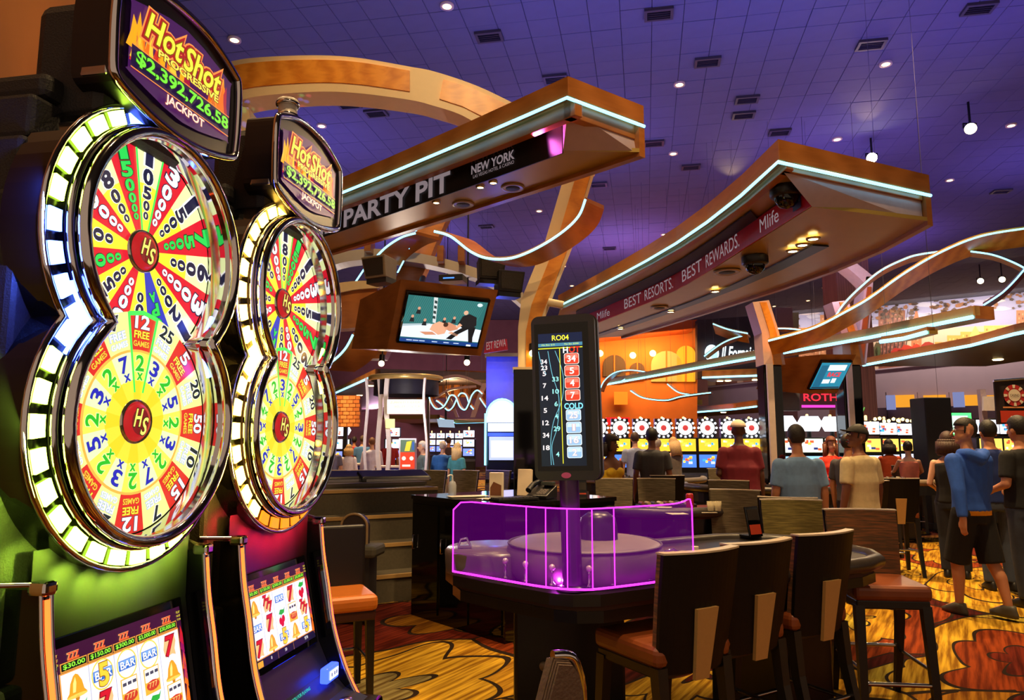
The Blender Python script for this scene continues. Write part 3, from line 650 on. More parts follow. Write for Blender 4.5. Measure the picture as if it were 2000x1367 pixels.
    for k in range(8):
        x = -.24 + k * .0685; zz = ZL - math.sqrt(.352 ** 2 - x * x)
        light('rim_glow', 'SPOT', Mw @ Vector((x, -.050, zz)), 3.0, cl, .004, Mw @ Vector((x, .004, zz - .035)), 96, 1.0)  # added spots carry the rim lamps' glow onto the panel below
    cl = lin(lowcol(PI * 1.4)[0])
    light('rim_glow', 'AREA', Mw @ Vector((-.345, -.05, ZL - .05)), 5.0, cl, .02, Mw @ Vector((-.42, .10, ZL - .12)), size_y=.3)  # added area lamp spreads rim glow over the cabinet's left side
    light('rim_glow', 'AREA', Mw @ Vector((-.345, -.05, ZU - .02)), 5.0, lin(upcol(-PI / 2)[0]), .02, Mw @ Vector((-.42, .10, ZU - .05)), size_y=.2)  # added area lamp does the same beside the upper wheel
    return t
Om = W(257, 822, 1.72); Om.z = 0
YG = (200, 255, 70); YY = (255, 196, 70); BL = (70, 100, 255); OR = (255, 120, 20)
def u1(a):
    d = math.degrees(a) % 360
    if d > 180: d -= 360
    return (YG, 15) if -86 < d < -22 else (BL, 15)
def l1(a): 
    d = math.degrees(a) % 360
    return (BL, 15) if 295 < d < 360 or d < 60 else (YG, 15)
def u2(a): return (YY, 15)
def l2(a):
    d = math.degrees(a) % 360
    return (OR, 1.9) if 85 < d < 215 else (YY, 15)
make_slot(1, 'nearest tall slot machine with yellow-green lights round its two wheels', Om, 0, 0, ['LfbbT'.replace('T', '7'), 'C7PPL', '7L7CP'], l1, u1)
make_slot(2, 'second slot machine, yellow lights and red ones under its lower wheel', Om + AX * 0.695, 14, 1, ['LTB7C', 'B7CPT', '7L5L5'], l2, u2)
# wooden wall panel behind the nearest machine
wp = Om - NX * 0.62 + AX * 0.10
q = MB(); c1 = wp - AX * 1.6; c2 = wp + AX * 0.62
q.prism([c1, c2, c2 - NX * 0.5, c1 - NX * 0.5], (0, 0, CEIL), wood((150, 84, 34), (196, 124, 66), 2.2, .5, (1, 1, 0.35), 'wallwood', 3.0))
struct(q, 'wall_side', 'tall warm brown wood wall behind the nearest slot machine')
# ================================================================ overhead: canopies, arches, ribbons
def V3(p, z): return Vector((p[0], p[1], z))
def inset(poly, toward, d):
    return [Vector((p[0], p[1], 0)) + (Vector((q[0], q[1], 0)) - Vector((p[0], p[1], 0))).normalized() * d for p, q in zip(poly, toward)]
def canopy(name, label, left, right, zn, sign, zs, group=None, lipd=0.10):
    """left, right: plan polylines of the two long edges, first point = near end; sign: plan polyline of the upright sign board whose foot is at zs"""
    t = thing(name, label, 'canopy', V3(left[0], zn), 0, group); o = Vector(t.location); n = len(left)
    L = [Vector((p[0], p[1], zn)) - o for p in left]; R = [Vector((p[0], p[1], zn)) - o for p in right]
    SG = [Vector((p[0], p[1], zn)) - o for p in sign]
    # stretch polylines to same count
    up = Vector((0, 0, 1))
    Li = inset(L, R, 0.06); Ri = inset(R, L, 0.06); Lj = inset(L, R, 0.13)
    loop = [p + up * 0.025 for p in L] + [p + up * 0.025 for p in reversed(R)]
    MB().prism(loop, (0, 0, 0.14), WALNUT).build('top_fascia', t, 0.006)
    lip = MB(); lip.strip([p - up * lipd for p in Li], [p - up * lipd for p in Lj], (0, 0, lipd + 0.025), WALNUT)
    lip.build('lower_lip', t, 0.005)
    e = MB(); a, b = Li[0], Ri[0]; dd = (L[1] - L[0]).normalized() * 0.07
    e.strip([a - up * lipd + dd * .5, b - up * lipd + dd * .5], [a - up * lipd + dd * 1.5, b - up * lipd + dd * 1.5], (0, 0, lipd + .025), WALNUT); e.build('end_lip', t, 0.005)
    path = list(reversed([p for p in L])) + [R[0]]
    MB().tube([p + up * 0.004 - (R[0] - L[0]).normalized() * 0.012 for p in path[:-1]] + [path[-1] + up * .004], 0.012, NEON, 8).build('neon_tube', t)
    # ceiling of the recess and lower soffit
    def fill(A, B, z0, z1, m, nm, th=.02):
        q = MB(); q.strip([p + up * z0 for p in A], [p + up * z1 for p in B], (0, 0, th), m); return q.build(nm, t)
    fill(Li, SG, -0.01, -0.01, SOFFIT, 'recess_soffit')
    zb = zs - zn
    q = MB(); q.strip([p + up * zb for p in SG], [p + up * zb for p in Ri], (0, 0, .03), SOFFIT); q.build('lower_soffit', t)
    fill(Ri, R, zb - .03, zb - .03, WALNUT, 'edge_rail', -zb + .05)
    # slanted end reveal
    q = MB(); s0 = SG[0]; e0 = Li[0] + (L[1] - L[0]).normalized() * .06; r0 = Ri[0] + (L[1] - L[0]).normalized() * .06
    q.add([e0 - up * .02, r0 - up * .02, Ri[0] + up * zb + (L[1] - L[0]) * .08, s0 + up * zb, s0 - up * .02], [(0, 1, 2, 3), (0, 3, 4)], pm((190, 165, 165), .3)); q.build('end_reveal', t)
    return t, o
def soffit_lamp(t, o, p, r=.045, m=WARMLAMP):
    q = MB(); q.lathe([(0, -.012), (r * .75, -.01)], m, Vector(p) - o, n=14); q.lathe([(r * .75, -.012), (r, -.016), (r * 1.15, 0)], CHROME_R, Vector(p) - o, n=14); q.build('soffit_lamp', t)
def soffit_speaker(t, o, p, r=.12):
    q = MB(); q.lathe([(r, -.004), (r * .94, -.016), (r * .8, -.012), (0, -.008)], pm((170, 150, 130), .35, .4), Vector(p) - o, n=24); q = q.build('speaker_ring', t)
    MB().lathe([(0, -.014), (r * .6, -.013), (r * .62, -.006)], DARKMESH, Vector(p) - o, n=20).build('speaker_cone', q)
def stretch(pts, n):
    """resample a polyline to n points"""
    P = [Vector((p[0], p[1], 0)) for p in pts]; d = [0]
    for i in range(len(P) - 1): d.append(d[-1] + (P[i + 1] - P[i]).length)
    out = []
    for k in range(n):
        s = d[-1] * k / (n - 1); i = max(j for j in range(len(d)) if d[j] <= s + 1e-9); i = min(i, len(P) - 2)
        f = (s - d[i]) / (d[i + 1] - d[i]); out.append(P[i].lerp(P[i + 1], f))
    return out
# ---- canopy with the white lettered sign (left)
Z1 = 3.9; e1 = Vector((-.707, .707, 0)); e2 = Vector((.804, .595, 0)); P0 = Vector((.385, 4.65, 0))
def bend(a, s): return P0 + e1 * a + e2 * s + Vector((-1, 0, 0)) * (0.012 * a * a * (a > 0))
ks = [0, .35, 1, 2, 3, 4, 5, 6.5]
lft = [bend(k, 0) for k in ks]; rgt = [bend(k, .75) for k in ks]; sgn = [bend(max(k, .32), .27) for k in ks]
can1, o1 = canopy('pit_canopy', 'long wooden canopy with white stencil lettering on black and blue neon edge', lft, rgt, Z1, sgn, 3.69, 'neon-edged wooden canopies')
q = MB(); q.strip([bend(max(k, .32), .262) + Vector((0, 0, 3.67)) - o1 for k in ks], [bend(max(k, .32), .262) + Vector((0, 0, 3.895)) - o1 for k in ks], e2 * .01, pm((12, 11, 13), .4)); sb = q.build('sign_board', can1)
def on1(a, z): return bend(a, .255) + Vector((0, 0, z)) - o1
def text_on(parent, name, txt, p0, p1, z_up, col, bold=0.0, out=None, hfix=None, align_mid=True):
    """lettering standing on the line p0-p1, fitted to its width"""
    ex = (p1 - p0); w = ex.length; ex.normalize(); p = Print(p0, ex, Vector((0, 0, 1)), 0, .002)
    p.text(txt, w / 2, hfix / 2, hfix, col, 1, w=w, bold=bold, out=out); p.build(name, parent)
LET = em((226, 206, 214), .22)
text_on(sb, 'lettering', 'PARTY PIT', on1(3.05, 3.70), on1(1.55, 3.70), 0, LET, .03, None, .165)
text_on(sb, 'lettering', 'THE', on1(3.85, 3.70), on1(3.22, 3.70), 0, LET, .03, None, .165)
text_on(sb, 'lettering', 'NEW YORK', on1(1.28, 3.765), on1(.80, 3.765), 0, LET, .025, None, .072)
text_on(sb, 'lettering', 'NEW YORK', on1(1.28, 3.845), on1(.80, 3.845), 0, pm((120, 106, 112), .5), -.01, None, .072)
text_on(sb, 'lettering', 'LAS VEGAS HOTEL & CASINO', on1(1.26, 3.725), on1(.80, 3.725), 0, LET, .0, None, .028)
for a in (1.15, 1.30, 1.85, 3.6): soffit_lamp(can1, o1, bend(a, .36) + Vector((0, 0, 3.69)), .035)
for a in (1.15, 1.75): soffit_speaker(can1, o1, bend(a, .56) + Vector((0, 0, 3.69)), .10)
light('canopy_lamp', 'SPOT', bend(1.2, .36) + Vector((0, 0, 3.66)), 25, WARM, .04, bend(1.2, .36), 100, .7)
# small pink area lamp aimed at the canopy tip
light('wash_lamp', 'AREA', bend(.45, .16) + Vector((0, 0, 3.78)), 2.0, (1.0, .16, .75), .12, bend(-.2, .2) + Vector((0, 0, 3.88)))

# ---- canopy with the red rewards banner (right)
Z2 = 3.4; N2 = 9
l2_ = stretch([G(x, y, Z2) for x, y in smooth_pts([(1522, 318), (1430, 400), (1320, 478), (1200, 545), (1090, 600)], 3)], N2)
r2_ = stretch([G(1818, 383, Z2), G(1800, 405, Z2), G(1600, 500, Z2), G(1350, 590, Z2), Vector((1.75, 11.2, 0))], N2)
band_px = smooth_pts([(1586, 404), (1452, 488), (1322, 567), (1170, 630), (1085, 662)], 3)
s2_ = stretch([G(x, y, 3.2) for x, y in band_px], N2)
can2, o2 = canopy('pit_canopy', 'wide wooden canopy with red rewards banner under its sharp neon corner', l2_, r2_, Z2, s2_, 3.2, 'neon-edged wooden canopies', .03)
bp_ = [G(x, y, 3.2) - o2 for x, y in band_px]; up = Vector((0, 0, 1)); toL = Vector((-.93, -.36, 0))
q = MB(); q.strip([p + toL * .02 for p in bp_], [p + toL * .02 + up * .175 for p in bp_], -toL * .012, pm((196, 20, 44), .45, 0, .08)); rb = q.build('red_banner', can2)
def red_text(txt, a, b, h, z0=.025, col=None, bold=.0):
    p0 = G(a[0], a[1], 3.2) - o2 + toL * .045 + up * z0; p1 = G(b[0], b[1], 3.2) - o2 + toL * .045 + up * z0
    text_on(rb, 'lettering', txt, p0, p1, 0, LET, bold, None, h)
red_text('Mlife', (1172, 629), (1197, 620), .10); 
def yb(x):
    for a, b in zip(band_px[:-1], band_px[1:]):
        if b[0] <= x <= a[0]: return a[1] + (b[1] - a[1]) * (x - a[0]) / (b[0] - a[0])
for w_, x0_, x1_ in (('BEST', 1226, 1259), ('RESORTS.', 1266, 1322), ('BEST', 1340, 1379), ('REWARDS.', 1387, 1453)): red_text(w_, (x0_, yb(x0_)), (x1_, yb(x1_)), .125)
red_text('Mlife', (1494, 462), (1531, 439), .11)
p0 = G(1556, 423, 3.2) - o2 + toL * .03; ex = (G(1572, 413, 3.2) - o2 + toL * .03 - p0); w_ = ex.length
pq = Print(p0 + up * .03, ex.normalized(), up, 0, .002); pq.rect(0, 0, w_, .11, (60, 60, 110), 1); pq.rect(w_ * .25, .05, w_ * .85, .09, (210, 205, 215), 2); pq.build('card_print', rb)
# perforated grille beside the banner, and black light slot behind it
g0 = [l2_[i].lerp(s2_[i], .55) for i in range(1, 8)]; g1 = [l2_[i].lerp(s2_[i], .95) for i in range(1, 8)]
q = MB(); q.strip([Vector((p.x, p.y, Z2 - .03)) - o2 for p in g0], [Vector((p.x, p.y, Z2 - .03)) - o2 for p in g1], (0, 0, .012), DARKMESH); q.build('perforated_grille', can2)
g0 = [s2_[i].lerp(r2_[i], .42) for i in range(1, 9)]; g1 = [s2_[i].lerp(r2_[i], .55) for i in range(1, 9)]
q = MB(); q.strip([Vector((p.x, p.y, 3.185)) - o2 for p in g0], [Vector((p.x, p.y, 3.185)) - o2 for p in g1], (0, 0, .012), BLACK); q.build('light_slot', can2)
for k, (x, y) in enumerate(((1548, 489), (1567, 477), (1588, 465), (1397, 568), (1310, 608), (1212, 641))): soffit_lamp(can2, o2, G(x, y, 3.18), .05, em((255, 222, 150), 16))
for (x, y, r) in ((1420, 530, .13), (1288, 600, .11)): soffit_speaker(can2, o2, G(x, y, 3.195), r)
for x, y, p in ((1560, 482, 60), (1400, 566, 45), (1212, 641, 45)):
    g = G(x, y, 3.15); light('canopy_lamp', 'SPOT', g, p, WARM, .05, (g.x, g.y, 0), 110, .7)
def dome(label, px, py, z, r=.09):
    p = G(px, py, z); t = thing('security_camera', label, 'camera', p)
    q = MB(); q.lathe([(r * 1.15, .0), (r * 1.15, .03 - .09), (r * 1.0, -.075), (0, -.075)], BLACK, n=20); q.build('housing', t)
    q = MB(); q.lathe([(r * .85, -.075), (r * .8, -.11), (r * .5, -.145), (0, -.16)], BLACK_GLOSS, n=20); q.build('dome', t); return t
dome('black dome camera under the sharp corner of the rewards canopy', 1535, 366, 3.39, .10)
dome('black dome camera beside the rewards banner, below its lettering', 1474, 502, 3.19, .10)

# ---- big gold arch with leaning columns
YA = 8.8
def px_strip(top, bot, Y, ext, m, n=6, sm=6):
    A = smooth_pts(top, n) if sm else top; B = smooth_pts(bot, n) if sm else bot
    q = MB(); q.strip([W(x, y, Y) for x, y in A], [W(x, y, Y) for x, y in B], ext, m); return q
ar = thing('arch_frame', 'great gold-panelled arch on leaning cream columns spanning the pit', 'arch', (W(1030, 860, YA).x, YA, 0))
oa = Vector(ar.location)
def add_px(name, parent, top, bot, Y, ext, m, org, n=6):
    A = smooth_pts(top, n); B = smooth_pts(bot, n); q = MB(); q.strip([W(x, y, Y) - org for x, y in A], [W(x, y, Y) - org for x, y in B], ext, m); return q.build(name, parent)
outer = [(1168, 322), (1120, 262), (1010, 205), (930, 167), (850, 140), (800, 130), (700, 113), (620, 108), (520, 111), (455, 119), (400, 140), (372, 175)]
inner = [(1108, 345), (1070, 300), (945, 247), (895, 222), (845, 206), (800, 195), (700, 182), (620, 179), (520, 186), (470, 195), (448, 205), (440, 225)]
add_px('arch_band', ar, outer, inner, YA, (0, .4, 0), CREAM, oa)
def mid(f, a, b): return [(p[0] + (q[0] - p[0]) * f, p[1] + (q[1] - p[1]) * f) for p, q in zip(a, b)]
o3, i3 = mid(.12, outer, inner), mid(.74, outer, inner)
for a, b in ((1, 3), (3, 5), (5, 11)):
    sl = slice(a, b + 1); A, B = o3[sl], i3[sl]
    if (a, b) == (3, 5): A, B = [], []
    if A: add_px('gold_panel', ar, A, B, YA - .02, (0, .04, 0), GOLDWOOD, oa)
add_px('gold_panel', ar, [o3[3], (o3[3][0] - 60, o3[3][1] - 19)], [i3[3], (i3[3][0] - 46, i3[3][1] - 15)], YA - .02, (0, .04, 0), GOLDWOOD, oa)
# columns: lean, then upright, black base
def column(parent, org, lx, Y, mirror=False, y_top=322):
    f = (lambda x: lx + (x - 1000)) if not mirror else (lambda x: lx - (x - 1000))
    lean_l = [(f(1105), y_top + 10), (f(1065), 470), (f(1018), 585), (f(1012), 640)]; lean_r = [(f(1166), y_top), (f(1122), 470), (f(1068), 610), (f(1050), 660)]
    if mirror: lean_l, lean_r = lean_r, lean_l
    A = [W(x, y, Y) - org for x, y in lean_l] + [W(f(1012) if not mirror else f(1050), 722, Y) - org]; B = [W(x, y, Y) - org for x, y in lean_r] + [W(f(1050) if not mirror else f(1012), 722, Y) - org]
    q = MB(); q.strip(A, B, (0, .34, 0), CREAM); q.build('column', parent)
    A2 = [a.lerp(b, .40 if not mirror else .12) for a, b in zip(A, B)]; B2 = [a.lerp(b, .88 if not mirror else .6) for a, b in zip(A, B)]
    q = MB(); q.strip([v + Vector((0, -.015, -.0)) for v in A2], [v + Vector((0, -.015, 0)) for v in B2], (0, .03, 0), GOLDWOOD); q.build('gold_panel', parent)
    bx0 = W(f(1003), 722, Y - .05) - org; bx1 = W(f(1054), 722, Y - .05) - org
    x0, x1 = min(bx0.x, bx1.x), max(bx0.x, bx1.x)
    q = MB(); q.box(((x0 + x1) / 2, .15, bx0.z / 2), (x1 - x0, .5, bx0.z), BLACK_GLOSS); q.build('black_base', parent, .01)
    MB().box(((x0 + x1) / 2, .14, bx0.z + .015), (x1 - x0 + .02, .46, .03), CREAM).build('base_collar', parent)
column(ar, oa, 1000, YA); column(ar, oa, 590, YA, True, 200)
MB().cyl(W(1070, 590, YA - .1) - oa, W(1100, 596, YA - .1) - oa, .05, CREAM, n=16).build('bracket_sleeve', ar)
# ---- second arch behind with brown leg
a2 = thing('arch_frame', 'slim silver curved beam with brown leaning legs behind the television', 'arch', (W(850, 860, 9.6).x, 9.6, 0)); oo = Vector(a2.location)
SILV = pm((176, 166, 158), .4, .5, .06)
add_px('silver_beam', a2, [(600, 520), (650, 498), (700, 487), (760, 487), (820, 495), (880, 508), (940, 527), (985, 548), (1022, 572)], [(600, 545), (650, 518), (700, 508), (760, 507), (820, 514), (880, 527), (940, 547), (985, 568), (1018, 595)], 9.6, (0, .3, 0), SILV, oo)
add_px('brown_leg', a2, [(838, 400), (806, 470), (772, 545), (700, 700)], [(895, 380), (860, 455), (822, 545), (750, 700)], 9.9, (0, .3, 0), WALNUT, oo)
for x in (722, 902, 862): 
    q = MB(); c = W(x, 480 if x < 800 else 500, 9.55) - oo; q.box(c, (.09, .3, .22), WALNUT); q.build('beam_block', a2, .006)
add_px('neon_line', a2, [(816, 438), (797, 486)], [(818.5, 438), (799.5, 486)], 9.5, (0, .02, 0), NEON, oo, 2); add_px('neon_line', a2, [(721, 508), (686, 560)], [(724, 508), (689, 560)], 9.4, (0, .02, 0), NEON, oo, 2); add_px('neon_line', a2, [(787, 509), (775, 532)], [(789.5, 509), (777.5, 532)], 9.5, (0, .02, 0), NEON, oo, 2)
add_px('wood_apron', a2, [(600, 590), (640, 575), (690, 560), (735, 552)], [(600, 660), (640, 645), (690, 640), (745, 630)], 9.3, (0, .25, 0), WALNUT, oo)
add_px('cream_rail', a2, [(600, 565), (640, 556), (690, 549), (740, 548)], [(600, 592), (640, 578), (690, 566), (740, 562)], 9.25, (0, .3, 0), CREAM, oo)
# ---- curling ribbons edged with neon
def ribbon(label, pts, Y, ext, th=.045, m=None, group='curling neon ribbons', r=.014, wire=False):
    P = smooth_pts(pts, 6); Q = [W(x, y, Y) for x, y in P]; c = Vector((sum(p.x for p in Q) / len(Q), Y, min(p.z for p in Q)))
    t = thing('neon_ribbon', label, 'ribbon', c, 0, group); Q = [p - c for p in Q]; e = Vector(ext)
    q = MB(); q.strip([p for p in Q], [p + e for p in Q], (0, 0, th), m or WALNUT); q.build('wood_band', t)
    MB().tube([p + Vector((-.0, -.02, th * .3)) for p in Q], r, NEON, 8).build('neon_tube', t)
    if wire:
        for k in (len(Q) // 4, 3 * len(Q) // 4): MB().cyl(Q[k], (Q[k].x, Q[k].y, CEIL - c.z), .003, pm((90, 84, 100), .5), n=5).build('suspension_wire', t)
    return t
ribbon('walnut ribbon with neon edge curling up to a tip beside the gold column', [(848, 455), (880, 465), (920, 495), (955, 508), (1000, 507), (1050, 487), (1100, 455), (1130, 425), (1143, 393)], 8.2, (.26, .3, -.0), .05)
ribbon('short neon ribbon arching left of the brown leaning leg', [(732, 508), (755, 485), (785, 466), (812, 458)], 9.3, (.3, .3, 0))
ribbon('neon arc low on the left behind the second slot machine', [(628, 722), (655, 704), (676, 682), (690, 656)], 9.0, (.35, .3, 0))
ribbon('long orange ribbon sweeping up to the right edge', [(1500, 668), (1560, 652), (1600, 638), (1650, 612), (1697, 585), (1769, 534), (1841, 493), (1914, 464), (2000, 449), (2040, 446)], 11.5, (.25, .5, -.16), .06, GOLDWOOD)
ribbon('thin neon ribbon looping above the long orange one', [(1629, 623), (1645, 598), (1676, 566), (1720, 530), (1770, 506), (1800, 498), (1838, 493)], 12.0, (.2, .4, 0), .04)
ribbon('upper neon ribbon of the eye shape at the right edge', [(1895, 493), (1935, 499), (1970, 511), (2000, 526), (2015, 540)], 11.8, (.2, .3, 0), .04)
ribbon('lower neon ribbon of the eye shape at the right edge', [(2010, 520), (2000, 528), (1980, 551), (1955, 575), (1920, 598)], 11.8, (.25, .3, 0), .06, pm((110, 30, 40), .5))
ribbon('small far neon ribbon pointing left over the script sign', [(1392, 634), (1422, 645), (1460, 653)], 17, (.2, .5, -.15), .06, wire=True)
ribbon('far neon ribbon crossing the moon sign', [(1375, 697), (1405, 675), (1430, 663), (1460, 655)], 17.2, (.2, .4, 0), .05, wire=True)
ribbon('far neon bow right of the pale leaning post', [(1494, 645), (1532, 643), (1575, 648), (1626, 663)], 16, (.2, .4, 0), .05, wire=True)
ribbon('far neon hoop behind the thin canopy tip', [(1171, 764), (1180, 745), (1200, 729), (1226, 724), (1252, 726), (1277, 732)], 22, (.2, .5, 0), .05, wire=True)
ribbon('small far neon curve inside the hoop', [(1214, 745), (1235, 735), (1268, 732)], 22.4, (.2, .4, 0), .05, wire=True)
ribbon('far neon trough hanging below the thin canopy', [(1231, 764), (1256, 778), (1299, 783), (1328, 776), (1362, 771), (1388, 768)], 20, (.2, .5, 0), .05, wire=True)
ribbon('short far neon hook under the thin canopy', [(1303, 751), (1324, 767), (1350, 772)], 20.5, (.2, .4, 0), .05, wire=True)
ribbon('blue neon squiggle with three waves in the left distance', [(837, 770), (842, 787), (852, 799), (865, 796), (873, 785), (880, 773), (890, 776), (898, 795), (908, 801), (915, 790), (922, 772), (932, 763), (942, 770)], 17, (.05, .12, 0), .03, wire=True)
ribbon('blue neon squiggle tangled with the three-wave one', [(852, 783), (862, 790), (875, 802), (885, 795), (893, 778), (900, 769), (910, 772), (917, 790), (925, 800)], 17.4, (.05, .12, 0), .03, wire=True)
ribbon('short blue neon tail right of the squiggles', [(937, 778), (945, 790), (955, 803)], 17.2, (.05, .12, 0), .03, wire=True)
# ---- far canopies, thin blades with neon
def blade(label, neon_px, z, depth, th=.22, m=None, lamps=(), wire=True, lit_tone=None):
    A = [G(x, y, z) for x, y in neon_px]; c = A[0].copy(); t = thing('far_canopy', label, 'canopy', c, 0, 'far neon canopies')
    d = (A[-1] - A[0]).normalized(); nrm_ = Vector((-d.y, d.x, 0))
    if nrm_.y < 0: nrm_ = -nrm_
    A = [p - c for p in A]
    q = MB(); q.strip(A, [p + nrm_ * depth for p in A], (0, 0, th), m or SOFFIT); q.build('slab', t)
    q = MB(); q.strip([p - nrm_ * .03 + Vector((0, 0, .05)) for p in A], [p + nrm_ * .1 + Vector((0, 0, .05)) for p in A], (0, 0, th * .7), lit_tone or WALNUT); q.build('fascia', t)
    MB().tube([p - nrm_ * .05 + Vector((0, 0, .02)) for p in A], .03, NEON, 8).build('neon_tube', t)
    for k in ((0, -1) if wire else ()): MB().cyl(A[k] + nrm_ * depth * .5 + Vector((0, 0, th)), A[k] + nrm_ * depth * .5 + Vector((0, 0, CEIL - c.z)), .003, pm((90, 84, 100), .5), n=5).build('suspension_wire', t)
    for f, s in lamps:
        p = A[0].lerp(A[-1], f) + nrm_ * depth * s; q = MB(); q.lathe([(0, -.02), (.09, -.02), (.11, 0)], em((255, 222, 150), 14), p, n=12); q.build('soffit_lamp', t)
    return t
blade('thin far wooden canopy slicing across the right side', [(1188, 752), (1350, 723), (1500, 697), (1700, 662), (1905, 622)], 3.4, .38, .2, WALNUT, wire=False, lit_tone=pm((206, 164, 104), .4))  # tan fascia colour carries the lit tone of the wood
blade('dark far canopy at the right edge under the mural', [(1690, 715), (1800, 695), (1900, 677), (1985, 655), (2060, 640)], 3.4, 3.0, .2, pm((110, 92, 70), .4), ((.25, .75), (.62, .7), (.8, .5)), False)
blade('small far canopy left, under the neon trough', [(1171, 798), (1200, 793), (1231, 789)], 3.0, 3, .2)
blade('long far canopy above the row of wheel slots', [(1201, 819), (1214, 811), (1273, 813), (1439, 800), (1480, 795)], 2.7, 2.5, .25, pm((120, 100, 84), .5), ((.4, .4), (.7, .4)))
blade('far striped canopy under the thin one', [(1372, 739), (1420, 737), (1482, 735)], 3.6, 1.6, .25, None, ((.2, .8), (.35, .8), (.85, .8)))
blade('short far canopy piece below the long blade', [(1725, 670), (1770, 664), (1815, 652)], 3.1, .14, .08)
blade('low grey canopy with lamps behind the second slot machine', [(560, 812), (650, 772), (735, 735)], 3.2, 3.5, .2, pm((96, 84, 86), .5), ((.55, .2), (.75, .25), (.9, .12)))
blade('far left canopy over the blue squiggles', [(858, 818), (890, 827), (950, 825)], 2.6, 3, .2)
# ================================================================ televisions
def tv(name, label, quad, Ys, back, picture):
    TL, TR, BL = W(*quad[0], Ys[0]), W(*quad[1], Ys[1]), W(*quad[2], Ys[2])
    ex = TR - TL; ey = TL - BL; w, h = ex.length, ey.length
    c = (TR + BL) / 2; ex.normalize(); n = ex.cross(ey.normalized()).normalized(); ey = n.cross(ex)
    t = thing(name, label, 'television', c); back = Vector(back)
    def q4(kx, ky, off=0): return [ex * (sx * w / 2 * kx) + ey * (sy * h / 2 * ky) + n * off for sx, sy in ((-1, -1), (1, -1), (1, 1), (-1, 1))]
    b = MB(); f4 = q4(1.22, 1.52, -.02); b4 = [p * .9 + back for p in q4(1.2, 1.3, 0)]
    b.hexa(b4, f4, WALNUT); b.build('wood_housing', t)
    MB().cyl(back * .7, back * .7 + Vector((0, 1.1, .8)), .04, BLACK).build('mount_arm', t)
    b = MB(); b.hexa(q4(1.06, 1.12, -.03), q4(1.06, 1.12, .025), BLACK_GLOSS); b.build('bezel', t, .008)
    p = Print(n * .027 - ex * (w / 2) - ey * (h / 2), ex * w, ey * h, 1.0, .0015); picture(p); p.build('screen', t)
    return t
def fight(p):
    p.rect(0, 0, 1, 1, (40, 104, 104), 0); p.poly([(0, .36), (.3, .42), (.62, .45), (1, .38), (1, .1), (0, .1)], (222, 232, 240), 1)
    for k in range(44): p.poly([(k * .025 - .02, .42), (k * .025 - .013, .42), (k * .025 + .09, 1), (k * .025 + .083, 1)], (62, 128, 124), 1) if k < 37 else None
    p.poly([(0, .33), (.3, .40), (.34, .44), (0, .38)], (170, 190, 196), 2)
    p.poly([(.36, .46), (.40, .45), (.36, 1), (.31, 1)], (206, 214, 214), 2)
    for k in range(4): p.poly([(.35 - .006 * k, .55 + .11 * k), (.385 - .006 * k, .54 + .11 * k), (.378 - .006 * k, .60 + .11 * k), (.343 - .006 * k, .61 + .11 * k)], (40, 60, 60), 3)
    for x, y in ((.1, .56), (.26, .5), (.5, .56), (.62, .6), (.86, .52), (.16, .74)):
        p.disc(x, y, .018, .035, (206, 150, 120), 3, 10); p.poly([(x - .03, y - .12), (x + .03, y - .12), (x + .02, y - .03), (x - .02, y - .03)], (30, 36, 40), 3)
    S1, S2 = (226, 168, 134), (206, 140, 108)
    p.poly([(.34, .30), (.36, .42), (.44, .50), (.52, .46), (.56, .36), (.54, .24), (.46, .20), (.40, .26)], S1, 4); p.poly([(.5, .42), (.56, .50), (.66, .44), (.70, .36), (.60, .30), (.54, .34)], S2, 4)
    p.disc(.53, .44, .032, .05, (70, 44, 34), 5, 12); p.poly([(.22, .24), (.38, .26), (.44, .20), (.30, .18)], S2, 4); p.poly([(.62, .30), (.72, .24), (.70, .2), (.58, .26)], S1, 5)
    p.poly([(.68, .48), (.72, .66), (.80, .72), (.90, .66), (.92, .48), (.86, .38), (.76, .38)], (24, 26, 30), 5); p.disc(.75, .74, .03, .05, (214, 170, 140), 6, 12)
    p.poly([(.76, .42), (.86, .42), (.72, .26), (.64, .12), (.57, .13), (.66, .3)], (18, 20, 24), 5); p.poly([(.82, .42), (.92, .44), (.91, .2), (.93, .02), (.88, .02), (.85, .22)], (18, 20, 24), 5); p.poly([(.70, .5), (.66, .40), (.69, .38), (.74, .46)], S1, 6)
    p.disc(.905, .93, .035, .04, (210, 235, 235), 3, 12); p.rect(0, 0, 1, .085, (20, 60, 130), 6); p.rect(.85, .0, .91, .04, (220, 230, 240), 7)
    for x in (.08, .16, .24, .40, .55, .68): p.rect(x, .035, x + .07, .055, (190, 210, 240), 7)
tv('television', 'wood-cased television showing a cage fight under the silver beam', [(803, 574), (957, 590), (773, 662)], (7.2, 7.55, 7.45), (-.60, .65, .02), fight)
def race(p):
    p.rect(0, 0, 1, 1, (30, 130, 160), 0); p.rect(.04, .08, .28, .9, (16, 96, 128), 1); p.rect(.3, .70, .9, .92, (220, 240, 240), 1); p.text('RACE', .6, .55, .16, (230, 50, 60), 2, w=.42, bold=.04); p.rect(.3, .2, .55, .36, (230, 240, 240), 1); p.rect(.6, .22, .75, .4, (230, 240, 240), 1); p.rect(.02, .02, .98, .07, (14, 40, 60), 2)
tv('television', 'small far television with a blue screen hanging under the thin canopy', [(1607, 707), (1664, 707), (1577, 757)], (12.0, 12.2, 12.3), (-.7, .5, .05), race)

